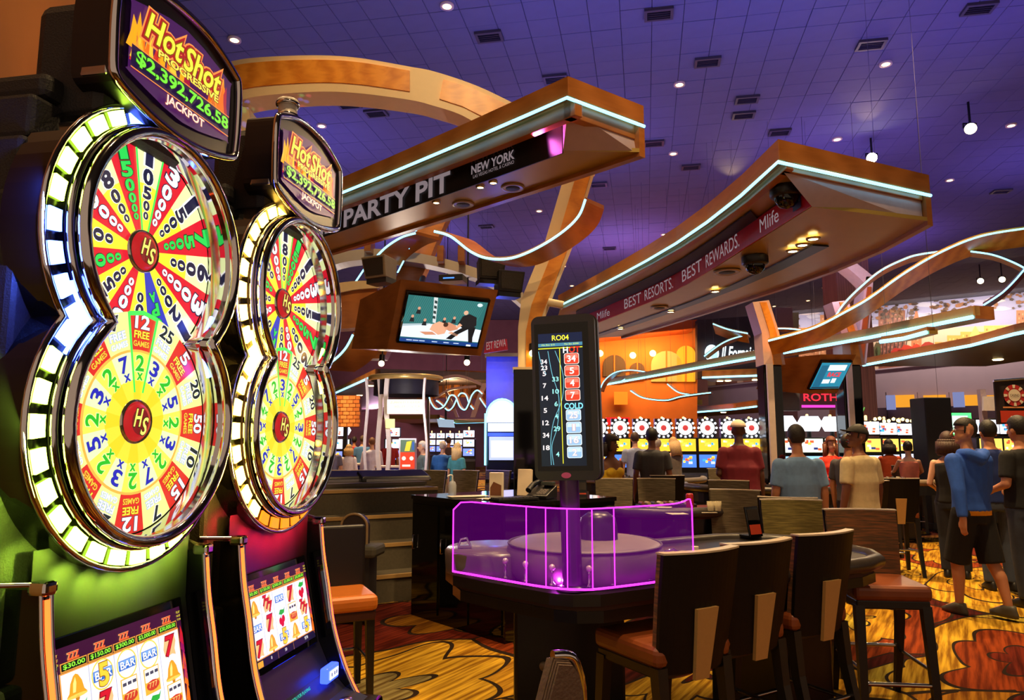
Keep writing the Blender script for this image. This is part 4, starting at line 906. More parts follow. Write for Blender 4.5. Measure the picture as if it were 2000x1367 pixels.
# ================================================================ roulette table
FELT = pm((70, 42, 30), .9, 0, .15, 90, .1); RAIL = pm((52, 46, 44), .32, 0, .2, 30, .1); DARKBASE = pm((11, 10, 10), .3, 0, .3, 8)
out = [(-.29, 3.63), (-.10, 3.44), (.06, 3.30), (.16, 3.21), (.26, 3.17), (.38, 3.18), (.70, 3.36), (1.15, 3.58), (1.70, 3.86), (1.92, 3.98), (2.06, 4.12), (2.10, 4.28), (2.04, 4.62), (1.90, 4.88), (1.66, 5.02), (1.40, 4.98), (1.0, 4.76), (.5, 4.48), (.0, 4.18), (-.28, 3.95), (-.34, 3.78)]
ctr = Vector((.9, 4.1, 0))
rt = thing('roulette_table', 'roulette table with brown layout and a purple acrylic guard round its wheel', 'table', ctr)
OL = [Vector((x, y, 0)) - ctr for x, y in out]
MB().prism([p * .965 + Vector((0, 0, .83)) for p in OL], (0, 0, .09), FELT).build('table_top', rt)
w_i = [p * .93 for p in OL]
q = MB(); q.tube([p * .985 + Vector((0, 0, .915)) for p in OL[6:18]], .042, RAIL, 10); q.build('padded_rail', rt)
q = MB(); q.prism([p * 1.0 + Vector((0, 0, .875)) for p in OL], (0, 0, .05), pm((26, 22, 21), .3)); q.build('table_edge', rt)
q = MB(); q.prism([p * .97 + Vector((0, 0, .80)) for p in OL], (0, 0, .05), DARKBASE); q.build('apron', rt)
# printed layout
ex = Vector((.9, .436, 0)); ey = Vector((-.436, .9, 0))
pr = Print(Vector((1.45, 4.25, .9215)) - ctr, ex, ey, 0, .001)
for i in range(13): pr.rect(-.5 + i * .075 - .002, -.1, -.5 + i * .075 + .002, .24, (206, 190, 150), 1)
for j in range(4): pr.rect(-.5, -.1 + j * .113, .4, -.097 + j * .113, (206, 190, 150), 1)
for i in range(12):
    for j in range(3): pr.rect(-.5 + i * .075 + .015, -.08 + j * .113, -.5 + i * .075 + .06, -.01 + j * .113, (150, 24, 24) if (i + j) % 2 else (16, 14, 14), 1)
pr.build('layout_print', rt)
# pedestal bases
bx = MB(); M = Matrix.Rotation(math.radians(26), 3, 'Z')
bx.prism([G(1003, 1367, 0.25) - ctr - Vector((0, 0, .25)), G(1225, 1367, .25) - ctr - Vector((0, 0, .25)), G(1225, 1367, .25) - ctr + Vector((-.15, .45, -.25)), G(1003, 1367, .25) - ctr + Vector((.02, .42, -.25))], (0, 0, .82), DARKBASE); ped = bx.build('pedestal', rt, .02)
MB().prism([G(1022, 1330, 0.3) + Vector((0, -.012, -.3)) - ctr, G(1026, 1330, .3) - ctr + Vector((.004, -.012, -.3)), G(1026, 1330, .3) - ctr + Vector((.004, .3, -.3)), G(1022, 1330, .3) - ctr + Vector((0, .3, -.3))], (0, 0, .8), BLACK).build('pedestal_seam', rt)
q = MB(); pc = W(1063, 1302, G(1060, 1367, .25).y - .012) - ctr; q.lathe([(0, 0), (.022, 0), (.026, .008)], pm((130, 110, 90), .4, .3), pc, (0, 1, 0), 20); q.build('lock_plate', rt)
MB().box((1.6 - ctr.x, 4.5 - ctr.y, .42), (.35, .5, .84), DARKBASE, M).build('pedestal', rt, .02)
# covered wheel
wc = G(1128, 1088, 1.02); wc = Vector((.36, 3.66, 0))
WCOV = pm((120, 108, 106), .5, 0, .25, 5, .5)
cv = thing('wheel_cover', 'grey padded leather cover over the roulette wheel', 'cover', wc + Vector((0, 0, .925)))
q = MB(); q.lathe([(.36, 0), (.385, .03), (.388, .12), (.375, .150), (.345, .162), (.2, .168), (.0, .172)], WCOV, n=40); co = q.build('leather_top', cv)
q = MB(); q.tube([(.378 * math.cos(2 * PI * i / 40), .378 * math.sin(2 * PI * i / 40), .152) for i in range(40)], .006, pm((70, 62, 60), .5), 6, True); q.build('piping', co)
q = MB(); q.lathe([(.10, .14), (.095, .23), (.085, .275), (.05, .30), (0, .305)], pm((34, 28, 32), .3), (.07, .0, 0), n=20, sq=(1.0, .75)); q.build('hood', cv)
hd = MB(); hd.tube([(.39, .02, .10), (.45, .03, .115), (.49, .03, .09), (.49, .03, .02)], .006, CHROME, 8); hd.build('handle', cv)
# flat lid beside the wheel with chrome latch
ld = thing('chip_box', 'flat clear-topped box with chrome latch left of the covered wheel', 'box', Vector((-.08, 3.78, .925)))
q = MB(); q.lathe([(.26, 0), (.265, .10), (.25, .115), (0, .118)], pm((92, 78, 78), .25), n=32); q.build('lid_body', ld)
q = MB(); q.box((-.16, -.06, .125), (.07, .04, .012), CHROME_R); q.tube([(-.19, -.06, .13), (-.18, -.06, .16), (-.15, -.06, .165), (-.13, -.06, .13)], .006, CHROME, 8); q.build('latch', ld)
q = MB(); q.tube([(.06, .06, .118), (.10, .07, .145), (.15, .06, .14), (.17, .03, .118)], .005, CHROME, 8); q.build('handle', ld)
# acrylic guard
PURP = (226, 40, 236)
gp = smooth_pts([(-.29, 3.62), (-.08, 3.43), (.10, 3.27), (.20, 3.205), (.28, 3.185), (.38, 3.20), (.70, 3.385), (.82, 3.53), (.95, 3.86)], 4)
gd = thing('acrylic_guard', 'clear acrylic guard with glowing purple edges round the roulette wheel', 'guard', (.28, 3.2, .94)); og = Vector(gd.location)
ZB, ZT = .945, 1.285
GA = [Vector((x, y, ZB)) - og for x, y in gp]; GB = [Vector((x, y, ZT)) - og for x, y in gp]
# rounded top corners
GB[0] = GB[0] + Vector((0, 0, -.045)); GB[1] = GB[1] + Vector((0, 0, -.006)); GB[-1] = GB[-1] + Vector((0, 0, -.05)); GB[-2] = GB[-2] + Vector((0, 0, -.008))
q = MB(); q.add(GA + GB, [(i, i + 1, len(GA) + i + 1, len(GA) + i) for i in range(len(GA) - 1)], glass((110, 16, 130), .03, .14, (140, 2, 170), 1.1), True); q.build('acrylic_sheet', gd)  # emission and purple in the sheet imitate scattered edge light
EG = em(PURP, 3.2)
MB().tube(GB, .0034, EG, 6).build('glowing_top_edge', gd); MB().tube(GA, .005, EG, 6).build('glowing_bottom_edge', gd)
for a in (0, len(GA) - 1): MB().tube([GA[a], GB[a]], .0036, EG, 6).build('glowing_end_edge', gd)
for px in (1028, 1066, 1108, 1157, 1200):
    best = min(range(len(gp)), key=lambda i: abs(project((gp[i][0], gp[i][1], 1.1))[0] - px) + (50 if gp[i][0] > .75 else 0))
    f = 0; a = best
    nb = a + 1 if project((gp[a][0], gp[a][1], 1.1))[0] < px else a - 1
    xa, xb = project((gp[a][0], gp[a][1], 1.1))[0], project((gp[nb][0], gp[nb][1], 1.1))[0]; f = (px - xa) / (xb - xa)
    A, B = GA[a].lerp(GA[nb], f), GB[a].lerp(GB[nb], f); MB().tube([A, B], .0028, EG, 6).build('glowing_joint', gd)
for k in range(3):
    g = gp[4 + k * 8]; light('guard_led', 'POINT', (g[0] * .9 + .03, g[1] + .10, .96), 1.3, (.85, .05, 1.0), .004)
# little chrome posts along the guard foot
post = None
PW = ['at the left end of the guard', 'second from the left in the guard', 'left of the glowing middle joints', 'just left of the sign post', 'just right of the sign post', 'second from the right in the guard', 'at the right end by the first stool']
for k, px in enumerate((947, 984, 1024, 1082, 1158, 1218, 1268)):
    i = min(range(len(gp)), key=lambda i: abs(project((gp[i][0], gp[i][1], .95))[0] - px)); b = Vector((gp[i][0], gp[i][1] + .07, .945))
    if post is None:
        post = thing('chrome_post', '', 'post', b, 0, 'small chrome posts in the guard'); q = MB(); q.lathe([(.016, 0), (.014, .006), (.006, .012), (.008, .03), (.005, .045), (.009, .055), (.005, .065)], CHROME_R, n=12); q.build('stem', post)
        MB().ball((0, 0, .075), .0145, pm((226, 200, 210), .25, .3)).build('ball', post); pp = post
    else: pp = dup(post, b)
    pp['label'] = 'little turned chrome post ' + PW[k]
# ---- RO04 display
sg_p = G(1110, 1150, .95); sd = thing('number_display', 'tall black roulette number display on a post beside the wheel', 'display', Vector((.268, 3.27, .93)), math.radians(-14)); sd.rotation_euler = (0, math.radians(-1.4), math.radians(-14))
q = MB(); q.cyl((0, 0, 0), (0, 0, .52), .045, pm((70, 40, 84), .3, .3), n=20); q.build('post', sd); MB().lathe([(.075, 0), (.07, .012), (.046, .02)], BLACK, n=20).build('post_foot', sd)
SW, SH, Z0_ = .146, .745, .475
def rrect(w, z0, z1, r, n=6, bulge=0.0):
    pts = []
    for cx, cz, a0 in ((w - r, z1 - r, 0), (-w + r, z1 - r, PI / 2), (-w + r, z0 + r, PI), (w - r, z0 + r, 1.5 * PI)):
        for i in range(n + 1): a = a0 + PI / 2 * i / n; pts.append((cx + r * math.cos(a), cz + r * math.sin(a)))
    return pts
rr = rrect(SW, Z0_, Z0_ + SH, .035)
CASE = pm((40, 35, 38), .38, 0, .15, 60)
q = MB(); q.prism([(x, -.045, z_) for x, z_ in rr], (0, .05, 0), CASE); q.build('case_front', sd, .008)
q = MB(); q.prism([(x * 1.02 + .004, .010, z_) for x, z_ in rrect(SW, Z0_ - .004, Z0_ + SH + .004, .035)], (0, .05, 0), CASE); q.build('case_back', sd, .008)
p = Print((-.004, -.0462, Z0_ + .368), (1.1, 0, 0), (0, 0, 1.07), 1.0, .0007)
x0, x1, y0, y1 = -.100, .085, -.285, .275
p.rect(-.116, -.305, .110, .318, BLACK_GLOSS, -.6); p.rect(x0, y0, x1, y1, (10, 22, 36), 0)
p.rect(x0, y1 - .037, x1, y1, (12, 26, 56), 1); p.text('RO04', -.006, y1 - .012 - .008, .022, (246, 240, 60), 2, w=.07, bold=.015)
p.rect(x0, y1 - .056, x1, y1 - .042, (70, 130, 160), 1); p.text('Min Bet: $10', -.058, y1 - .049, .008, (210, 240, 80), 2, w=.055); p.text('Max Bet: $2000', .04, y1 - .049, .008, (210, 240, 80), 2, w=.06)
p.rect(x0, y1 - .066, x1, y1 - .062, (230, 240, 50), 2); p.rect(-.012, y0 + .01, -.009, y1 - .066, (236, 232, 50), 2)
for pts in ([(-.06, .2), (-.045, .1), (-.02, .0), (-.03, -.12), (-.055, -.2), (-.05, -.28)], [(-.03, .2), (.0, .1), (-.005, .0), (-.045, -.1), (-.06, -.19), (-.06, -.28)], [(-.1, .2), (-.09, .15), (-.07, .1)]):
    s_ = smooth_pts(pts, 5)
    for a, b in zip(s_[:-1], s_[1:]): p.poly([(a[0] - .0012, a[1]), (a[0] + .0012, a[1]), (b[0] + .0012, b[1]), (b[0] - .0012, b[1])], (110, 190, 210), 1)
for k, (s_, z_) in enumerate((('34', .155), ('23', .129), ('5', .104), ('7', .053), ('14', 0), ('5', -.052), ('12', -.104), ('34', -.156), ('18', -.208))): p.text(s_, -.078, z_, .019, (250, 240, 240), 2, w=.013 * len(s_), bold=.02)
for s_, z_ in (('33', .079), ('10', .027), ('6', -.026), ('4', -.078), ('29', -.130), ('4', -.236)): p.text(s_, -.032, z_, .019, (150, 230, 226), 2, w=.013 * len(s_), bold=.02)
p.text('H', .014, .201, .024, (245, 245, 245), 2, w=.019, bold=.03); p.text('OT', .051, .201, .024, (232, 52, 30), 3, w=.044, bold=.03); p.text('COLD', .040, -.037, .024, (130, 226, 246), 2, w=.076, bold=.03)
def rb_(x, y, w, h, c, l):
    r = .008; pts = []
    for cx, cy, a0 in ((x + w - r, y + h - r, 0), (x - w + r, y + h - r, PI / 2), (x - w + r, y - h + r, PI), (x + w - r, y - h + r, 1.5 * PI)):
        for i in range(5): a = a0 + PI / 2 * i / 4; pts.append((cx + r * math.cos(a), cy + r * math.sin(a)))
    p.poly(pts, c, l)
for k, (s_, hot) in enumerate((('34', 1), ('5', 1), ('4', 1), ('7', 1), ('25', 0), ('1', 0), ('16', 0), ('2', 0))):
    z_ = .163 - k * .0515 - (.032 if k > 3 else 0); rb_(.038, z_, .031, .0235, (250, 226, 214) if hot else (230, 244, 255), 2); rb_(.038, z_, .0285, .0215, (218, 64, 40) if hot else (150, 190, 226), 3); p.poly([(.012, z_ + .002), (.064, z_ + .002), (.062, z_ + .018), (.014, z_ + .018)], (236, 130, 110) if hot else (196, 222, 244), 4)
    p.text(s_, .038, z_, .026, (255, 250, 246) if hot else (250, 252, 255), 5, w=(.008 if s_ == '1' else .017 * len(s_)), bold=.02, out=(190, 60, 40) if hot else (200, 90, 70), ob=.02)
p.build('screen', sd)
p = Print((-.004, -.0468, Z0_ + .022), (1, 0, 0), (0, 0, 1), 0, .0007); p.disc(0, 0, .022, .013, (206, 90, 150), 1); p.build('maker_badge', sd)

# ================================================================ stools
LEATHER = pm((126, 62, 28), .38, 0, .18, 20, .08); LEGM = pm((14, 11, 10), .4, 0, .2); SPLAT = pm((190, 150, 92), .45, 0, .06, 60); BACKWOOD = pm((10, 7, 6), .5, 0, .2, 6, 0, .25)
def fabric(c1, c2, name):
    m, t, b = nt(name); L = t.links
    tc = t.nodes.new('ShaderNodeTexCoord'); mp = t.nodes.new('ShaderNodeMapping'); mp.inputs['Scale'].default_value = (4, 4, 60); L.new(tc.outputs['Object'], mp.inputs[0])
    n = t.nodes.new('ShaderNodeTexNoise'); n.inputs['Scale'].default_value = 2.0; n.inputs['Detail'].default_value = 3; L.new(mp.outputs[0], n.inputs['Vector'])
    r = t.nodes.new('ShaderNodeValToRGB'); r.color_ramp.elements[0].position = .4; r.color_ramp.elements[1].position = .7; r.color_ramp.elements[0].color = (*lin(c1), 1); r.color_ramp.elements[1].color = (*lin(c2), 1)
    L.new(n.outputs['Fac'], r.inputs[0]); L.new(r.outputs[0], b.inputs['Base Color']); b.inputs['Roughness'].default_value = .9; return m
OLIVE = fabric((92, 82, 38), (134, 120, 62), 'olive_weave'); BROWNF = fabric((88, 66, 44), (150, 92, 52), 'brown_weave'); TAUPE = fabric((76, 66, 48), (110, 98, 76), 'taupe_weave')
def make_stool(fab, seatm, arch=False):
    """gaming stool facing +Y (towards its table); back rest on the -Y side"""
    t = thing('gaming_stool', '', 'chair', (0, 0, 0), 0, 'gaming stools')
    q = MB(); q.box((0, 0.02, .70), (.44, .44, .09), seatm); q.build('seat', t, .03, 3)
    MB().box((0, .02, .635), (.41, .41, .05), LEGM).build('seat_frame', t, .008)
    for sx in (-1, 1):
        q = MB(); q.hexa([(sx * .20 - .02, .26, 0), (sx * .20 + .02, .26, 0), (sx * .20 + .02, .225, 0), (sx * .20 - .02, .225, 0)][::-1], [(sx * .185 - .026, .225, .63), (sx * .185 + .026, .225, .63), (sx * .185 + .026, .17, .63), (sx * .185 - .026, .17, .63)][::-1], LEGM); q.build('leg', t)
        q = MB()
        Q = [(-.30, 0, .017), (-.24, .22, .021), (-.19, .45, .024), (-.17, .66, .027)]
        for (y0_, z0_, r0_), (y1_, z1_, r1_) in zip(Q[:-1], Q[1:]):
            q.hexa([(sx * .19 - r0_, y0_ - r0_, z0_), (sx * .19 + r0_, y0_ - r0_, z0_), (sx * .19 + r0_, y0_ + r0_, z0_), (sx * .19 - r0_, y0_ + r0_, z0_)], [(sx * .19 - r1_, y1_ - r1_, z1_), (sx * .19 + r1_, y1_ - r1_, z1_), (sx * .19 + r1_, y1_ + r1_, z1_), (sx * .19 - r1_, y1_ + r1_, z1_)], LEGM)
        q.build('leg', t)
        MB().cyl((sx * .195, -.22, .27), (sx * .195, .235, .27), .011, CHROME_R, n=10).build('stretcher', t)
    MB().cyl((-.195, .235, .20), (.195, .235, .20), .012, CHROME_R, n=10).build('foot_rail', t); MB().cyl((-.19, -.22, .30), (.19, -.22, .30), .011, CHROME_R, n=10).build('stretcher', t)
    # curved back: wood shell behind, fabric in front, pale top edge
    def arc(y, hw, z): return [(hw * k, y - .045 * (1 - k * k) - (z - .62) * .16, z) for k in [i / 7 - 1 for i in range(15)]]
    z0, z1 = .63, 1.13
    zz = [z0 + (z1 - z0) * i / 5 for i in range(6)]; hw = [.20, .205, .212, .218, .222, .224]
    def sheet(off, m, nm, zs=None, th=.018, hs=1.0):
        q = MB(); R = [[(p[0], p[1] + off, p[2]) for p in arc(-.175, h * hs, z_)] for z_, h in zip(zz, hw)]
        vs = [v for r_ in R for v in r_] + [(v[0], v[1] + th, v[2]) for r_ in R for v in r_]; n = 15; k = len(R) * n; fs = []
        for i in range(len(R) - 1):
            for j in range(n - 1): a = i * n + j; fs += [(a, a + 1, a + n + 1, a + n), (k + a, k + a + n, k + a + n + 1, k + a + 1)]
        for j in range(n - 1): fs += [(j, k + j, k + j + 1, j + 1), ((len(R) - 1) * n + j, (len(R) - 1) * n + j + 1, k + (len(R) - 1) * n + j + 1, k + (len(R) - 1) * n + j)]
        for i in range(len(R) - 1): a = i * n; fs += [(a, a + n, k + a + n, k + a), (a + n - 1, k + a + n - 1, k + a + 2 * n - 1, a + 2 * n - 1)]
        q.add(vs, fs, m); return q.build(nm, t)
    sheet(0, BACKWOOD, 'back_shell'); sheet(.018, fab, 'back_cushion', th=.03, hs=.97)
    tp = arc(-.175, .224, 1.131); q = MB(); q.strip([(a[0], a[1] - .002, a[2]) for a in tp], [(a[0], a[1] + .048, a[2]) for a in tp], (0, 0, .008), pm((206, 190, 166), .25)); q.build('top_cap', t)
    # tapered blond splat on the outside of the back
    q = MB(); R = [(z_, w_) for z_, w_ in ((.60, .040), (.70, .047), (.80, .054), (.90, .062))]
    A = [(-w_, -.175 - .045 - (z_ - .62) * .16 - .016, z_) for z_, w_ in R]; B = [(w_, -.175 - .045 - (z_ - .62) * .16 - .016, z_) for z_, w_ in R]; q.strip(A, B, (0, .018, 0), SPLAT); q.build('splat', t)
    return t
st_brown = make_stool(BROWNF, LEATHER); st_olive = make_stool(OLIVE, LEATHER); st_taupe = make_stool(TAUPE, LEATHER)
used = set()
def stool(proto, label, x, y, face_deg, z=0.0, sc=1.0):
    """face_deg: compass of the sitter's gaze, 0 = +Y (away), 90 = +X"""
    rz = -math.radians(face_deg)
    if proto.name not in used: used.add(proto.name); proto.location = (x, y, z); proto.rotation_euler = (0, 0, rz); proto['label'] = label; proto.scale = (sc,) * 3; return proto
    return dup(proto, (x, y, z), rz, label, None, sc)
U = math.radians(36); fx, fy = -math.sin(U * .85), math.cos(U * .85)
for (bx_, by_, lb) in ((.79, 3.15, 'dark-backed gaming stool with blond splat, nearest of three at the roulette table'), (1.13, 3.42, 'middle one of three dark-backed stools along the roulette table'), (1.575, 3.74, 'farthest of three dark-backed stools, splat catching light, roulette table')):
    stool(st_brown, lb, bx_ + fx * .22, by_ + fy * .22, -31, 0, .985)
stool(st_brown, 'stool with orange-flecked brown fabric back at the end of the roulette table', 2.23, 4.52, 186)
stool(st_olive, 'stool with olive woven back facing us across the roulette table', 2.07, 5.30, 190)
stool(st_brown, 'dark-backed stool turned sideways behind the olive one', 2.26, 6.0, 20)
stool(st_taupe, 'taupe fabric stool left of the sideways dark stool at the card table', 1.93, 6.42, 205)
# ================================================================ card tables, pit counter, stage
def card_table(label, c, r, face_deg, felt, z=.93, n=24, rail_m=None, group='card tables'):
    """half-round card table; the round side points along face_deg"""
    t = thing('card_table', label, 'table', (c[0], c[1], 0), -math.radians(face_deg), group); P = []
    for i in range(n + 1): a = -PI * .06 + PI * 1.12 * i / n; P.append((r * math.cos(a), r * .82 * math.sin(a), 0))
    MB().prism([(x * .95, y * .95, z - .06) for x, y, _ in P], (0, 0, .055), felt).build('felt_top', t)
    MB().tube([(x, y, z) for x, y, _ in P], .05, rail_m or RAIL, 10).build('padded_rail', t)
    MB().prism([(x * .93, y * .93, z - .2) for x, y, _ in P], (0, 0, .14), DARKBASE).build('apron', t)
    MB().box((0, r * .2, (z - .2) / 2), (r * .7, r * .4, z - .2), DARKBASE).build('pedestal', t, .02)
    MB().box((0, .05, z + .01), (r * .7, .14, .03), pm((40, 36, 38), .3)).build('chip_tray', t, .005)
    for k in range(9): MB().cyl((-.3 * r + k * .075 * r, .0, z + .035), (-.3 * r + k * .075 * r, .1, z + .035), .019, pm([(110, 60, 50), (190, 176, 150), (70, 66, 60), (150, 130, 100)][k % 4], .5), n=10).build('chip_roll', t)
    return t
MAROON = pm((120, 44, 40), .9, 0, .1, 80, .1)
card_table('card table with maroon felt and dark padded rail behind the purple guard', (1.52, 7.3), .85, 170, MAROON)
card_table('dark far card table in front of the dealer in red', (3.6, 10.4), 1.1, 190, pm((60, 44, 40), .9))
card_table('far card table with pale rail behind the woman in yellow', (2.2, 12.6), 1.1, 190, pm((70, 50, 46), .9), .93, 20, pm((120, 110, 100), .4))
card_table('far card table at the right before the slot rows', (6.2, 12.2), 1.1, 185, pm((90, 70, 60), .9), .93, 20, pm((140, 120, 96), .4))
stool(st_taupe, 'taupe stool facing us behind the card table, below the woman in yellow', 1.18, 8.35, 185)
stool(st_taupe, 'taupe stool facing us behind the card table, below the man in grey tee', 1.66, 8.35, 190)
stool(st_taupe, 'taupe stool facing us at the right end of the maroon card table', 2.35, 7.95, 200)
stool(st_brown, 'far dark-backed stool with blond splat between grey tee and maroon shirt', 1.98, 9.6, -5)
stool(st_brown, 'dark-backed stool with blond splat right of the man in beige', 3.95, 8.35, -15)
stool(st_taupe, 'pale steel-framed stool seat at the far right table', 5.05, 10.2, 170)
stool(st_brown, 'dark stool by the legs of the woman in black', 4.65, 8.9, 10)
stool(st_taupe, 'far taupe stool at the table right of the dealer', 3.35, 11.4, 180)
# ---- things on the card table
def cup(label, p, r, h, m, cat, name):
    t = thing(name, label, cat, p); q = MB(); q.lathe([(r * .8, 0), (r, h), (r * .93, h), (r * .74, .006), (0, .006)], m, n=16); q.build('cup_wall', t); return t
GLS = glass((230, 220, 190), .05, .35)
for k, (px, lb) in enumerate(((1388, 'clear plastic cup on the card table rail, left of a pair'), (1402, 'clear plastic cup on the card table rail, right of a pair'))):
    p = W(px, 992, 6.6); p.z = .95; t = cup(lb, p, .035, .085, GLS, 'cup', 'plastic_cup'); MB().lathe([(0, .05), (.03, .05)], pm((226, 190, 110), .2), n=14).build('drink', t)
t = thing('card_shoe', 'red upright card holder at the corner of the purple guard', 'holder', Vector((1.66, 6.82, .925))); MB().lathe([(.035, 0), (.035, .15), (.028, .165), (0, .165)], pm((150, 20, 24), .35), n=18).build('body', t); MB().lathe([(.038, 0), (.038, .02), (.035, .02)], BLACK, n=18).build('foot', t)
def paper(label, p, w, d, rz, col=(226, 214, 196), th=.004):
    t = thing('paper_sheet', label, 'paper', p, rz); MB().box((0, 0, th / 2), (w, d, th), pm(col, .7)).build('sheet', t); MB().box((0, d * .2, th + .001), (w * .7, d * .06, .001), pm((120, 110, 110), .7)).build('print_line', t); return t
for (px, py, lb, w, rz) in ((1255, 990, 'loose white paper near the left of the maroon felt', .34, .3), (1290, 988, 'crumpled white paper mid maroon felt', .2, -.4), (1322, 1000, 'white card slip right of the maroon felt papers', .16, .2), (1382, 997, 'white slip beside the plastic cups', .14, 0)):
    g = G(px, py, .95); paper(lb, Vector((g.x, g.y, .935)), w, .14, rz)
g = Vector((.98, 3.95, .93)); paper('folded white card leaning in the guard by the table edge', g, .16, .1, .3, th=.03)
def chips(label, x, y, z, cols, h):
    t = thing('chip_stack', label, 'chips', (x, y, z), 0, 'chip stacks')
    for k in range(h): MB().lathe([(0, k * .0034), (.02, k * .0034), (.02, k * .0034 + .003), (0, k * .0034 + .003)], pm(cols[k % len(cols)], .5), n=14).build('chip', t)
chips('short white chip stack on the roulette rail behind the first stool', .98, 4.22, .925, [(230, 220, 210), (200, 190, 180)], 8)
chips('tall white chip stack on the roulette rail behind the first stool', 1.06, 4.26, .925, [(236, 226, 214)], 14)
chips('small cream chip stack on the roulette rail behind the first stool', 1.12, 4.22, .925, [(220, 206, 176)], 6)
# limit placards
def placard(label, p, rz, w=.12, h=.2, face=(40, 30, 24)):
    t = thing('limit_sign', label, 'sign', p, rz); M = Matrix.Rotation(-.2, 3, 'X')
    MB().box((0, 0, h / 2), (w, .012, h), BLACK_GLOSS, M).build('plate', t, .003); MB().box((0, .03, .006), (w, .08, .012), BLACK).build('foot', t)
    p_ = Print(M @ Vector((0, -.0075, 0)) + Vector((0, 0, h / 2)), (1, 0, 0), M @ Vector((0, 0, 1)), 0, .0008); p_.rect(-w * .42, -h * .42, w * .42, -h * .1, (190, 60, 30), 1); p_.rect(-w * .42, h * .05, w * .42, h * .4, face, 1); p_.build('print', t); return t
placard('leaning limit sign with red strip on the roulette rail', Vector((1.62, 4.92, .94)), .5)
placard('small dark sign standing behind the number display', Vector((.66, 7.0, 1.0)), .1)

# ---- pit counter: glossy black cabinet
A_, B_ = Vector((-.93, 6.82, 0)), Vector((-.06, 5.85, 0)); dR = Vector((.80, .60, 0)) * 2.0
ct = thing('pit_counter', 'glossy black pit counter holding the telephone and keyboard', 'counter', B_)
poly = [A_ - B_, Vector((0, 0, 0)), dR * .62, dR * .62 + (A_ - B_)]
MB().prism(poly, (0, 0, 1.04), BLACK_GLOSS).build('cabinet', ct, .01)
MB().prism([p * 1.02 + Vector((0, 0, 1.04)) for p in poly], (0, 0, .035), pm((22, 20, 22), .05)).build('counter_top', ct, .008)
f_ = (A_ - B_); nfr = Vector((f_.y, -f_.x, 0)).normalized() * -1
if nfr.y > 0: nfr = -nfr
for k in range(3):
    a = f_ * (.02 + k * .33); b = f_ * (.02 + k * .33 + .30); q = MB(); q.prism([a + Vector((0, 0, .06)), b + Vector((0, 0, .06)), b + Vector((0, 0, 1.0)), a + Vector((0, 0, 1.0))], nfr * .012, BLACK_GLOSS); d = q.build('door', ct, .003)
    h_ = a.lerp(b, .88) + nfr * .02; MB().tube([h_ + Vector((0, 0, .6)), h_ + nfr * .02 + Vector((0, 0, .6)), h_ + nfr * .02 + Vector((0, 0, .72)), h_ + Vector((0, 0, .72))], .006, CHROME, 6).build('handle', d)
CT = 1.078
def on_ct(a, b): g = B_ + f_ * a + dR.normalized() * b; return Vector((g.x, g.y, CT))
# telephone
t = thing('telephone', 'black desk telephone with handset on the pit counter', 'telephone', on_ct(.2, .62), -.5)
q = MB(); q.hexa([(-.1, -.11, 0), (.1, -.11, 0), (.1, .11, 0), (-.1, .11, 0)], [(-.1, -.11, .03), (.1, -.11, .03), (.1, .11, .11), (-.1, .11, .11)], BLACK); q.build('base', t, .008)
q = MB(); q.tube([(-.075, -.11, .07), (-.075, -.03, .12), (-.075, .08, .14), (-.075, .13, .13)], [.028, .018, .018, .028], BLACK, 8); q.build('handset', t)
for i in range(4):
    for j in range(3): MB().box((.0 + j * .028, -.08 + i * .026, .045 + i * .0093), (.018, .015, .012), pm((150, 140, 136), .5)).build('key', t)
MB().box((.03, .07, .125), (.11, .07, .03), pm((60, 66, 60), .2)).build('phone_display', t, .004)
# monitor stand card, brochure holder, sanitiser, keyboard, papers
t = thing('card_stand', 'white upright card stand right of the brochure box', 'sign', on_ct(.42, .68), -.3); MB().box((0, 0, .12), (.13, .05, .24), pm((226, 206, 180), .5), Matrix.Rotation(-.15, 3, 'X')).build('panel', t, .004); MB().box((0, .03, .01), (.15, .1, .02), BLACK).build('foot', t)
t = thing('brochure_box', 'cream brochure box with brown print on the pit counter', 'box', on_ct(.42, .36), -.2); MB().box((0, 0, .11), (.12, .06, .22), pm((236, 222, 200), .5)).build('panel', t, .003); p = Print((0, -.031, .09), (1, 0, 0), (0, 0, 1), 0, .001); p.poly([(-.05, -.07), (.05, -.07), (.05, .02), (-.02, .05), (-.05, .0)], (120, 70, 40), 1); p.build('print', t)
t = thing('sanitizer_bottle', 'clear pump bottle at the left end of the pit counter', 'bottle', on_ct(.80, .25)); MB().lathe([(.038, 0), (.04, .09), (.03, .12), (.012, .13), (.012, .145)], glass((220, 226, 236), .05, .45), n=16).build('bottle_body', t); q = MB(); q.cyl((0, 0, .14), (0, 0, .18), .008, pm((230, 230, 230), .4)); q.tube([(0, 0, .18), (-.02, -.01, .185), (-.045, -.02, .17)], .007, pm((230, 230, 230), .4), 8); q.build('pump', t)
t = thing('keyboard', 'black keyboard lying before the telephone on the pit counter', 'keyboard', on_ct(.14, .25), .64); MB().box((0, 0, .012), (.42, .15, .022), BLACK).build('case', t, .005)
for i in range(4):
    for j in range(11): MB().box((-.185 + j * .036, -.05 + i * .033, .027), (.028, .025, .01), pm((54, 52, 56), .5)).build('key', t)
paper('white sheet curling over the left side of the pit counter', on_ct(.62, .25) + Vector((0, 0, .002)), .36, .16, .4)
paper('white sheet beside the telephone in the purple guard', on_ct(.32, .20) + Vector((0, 0, .002)), .24, .13, -.7)
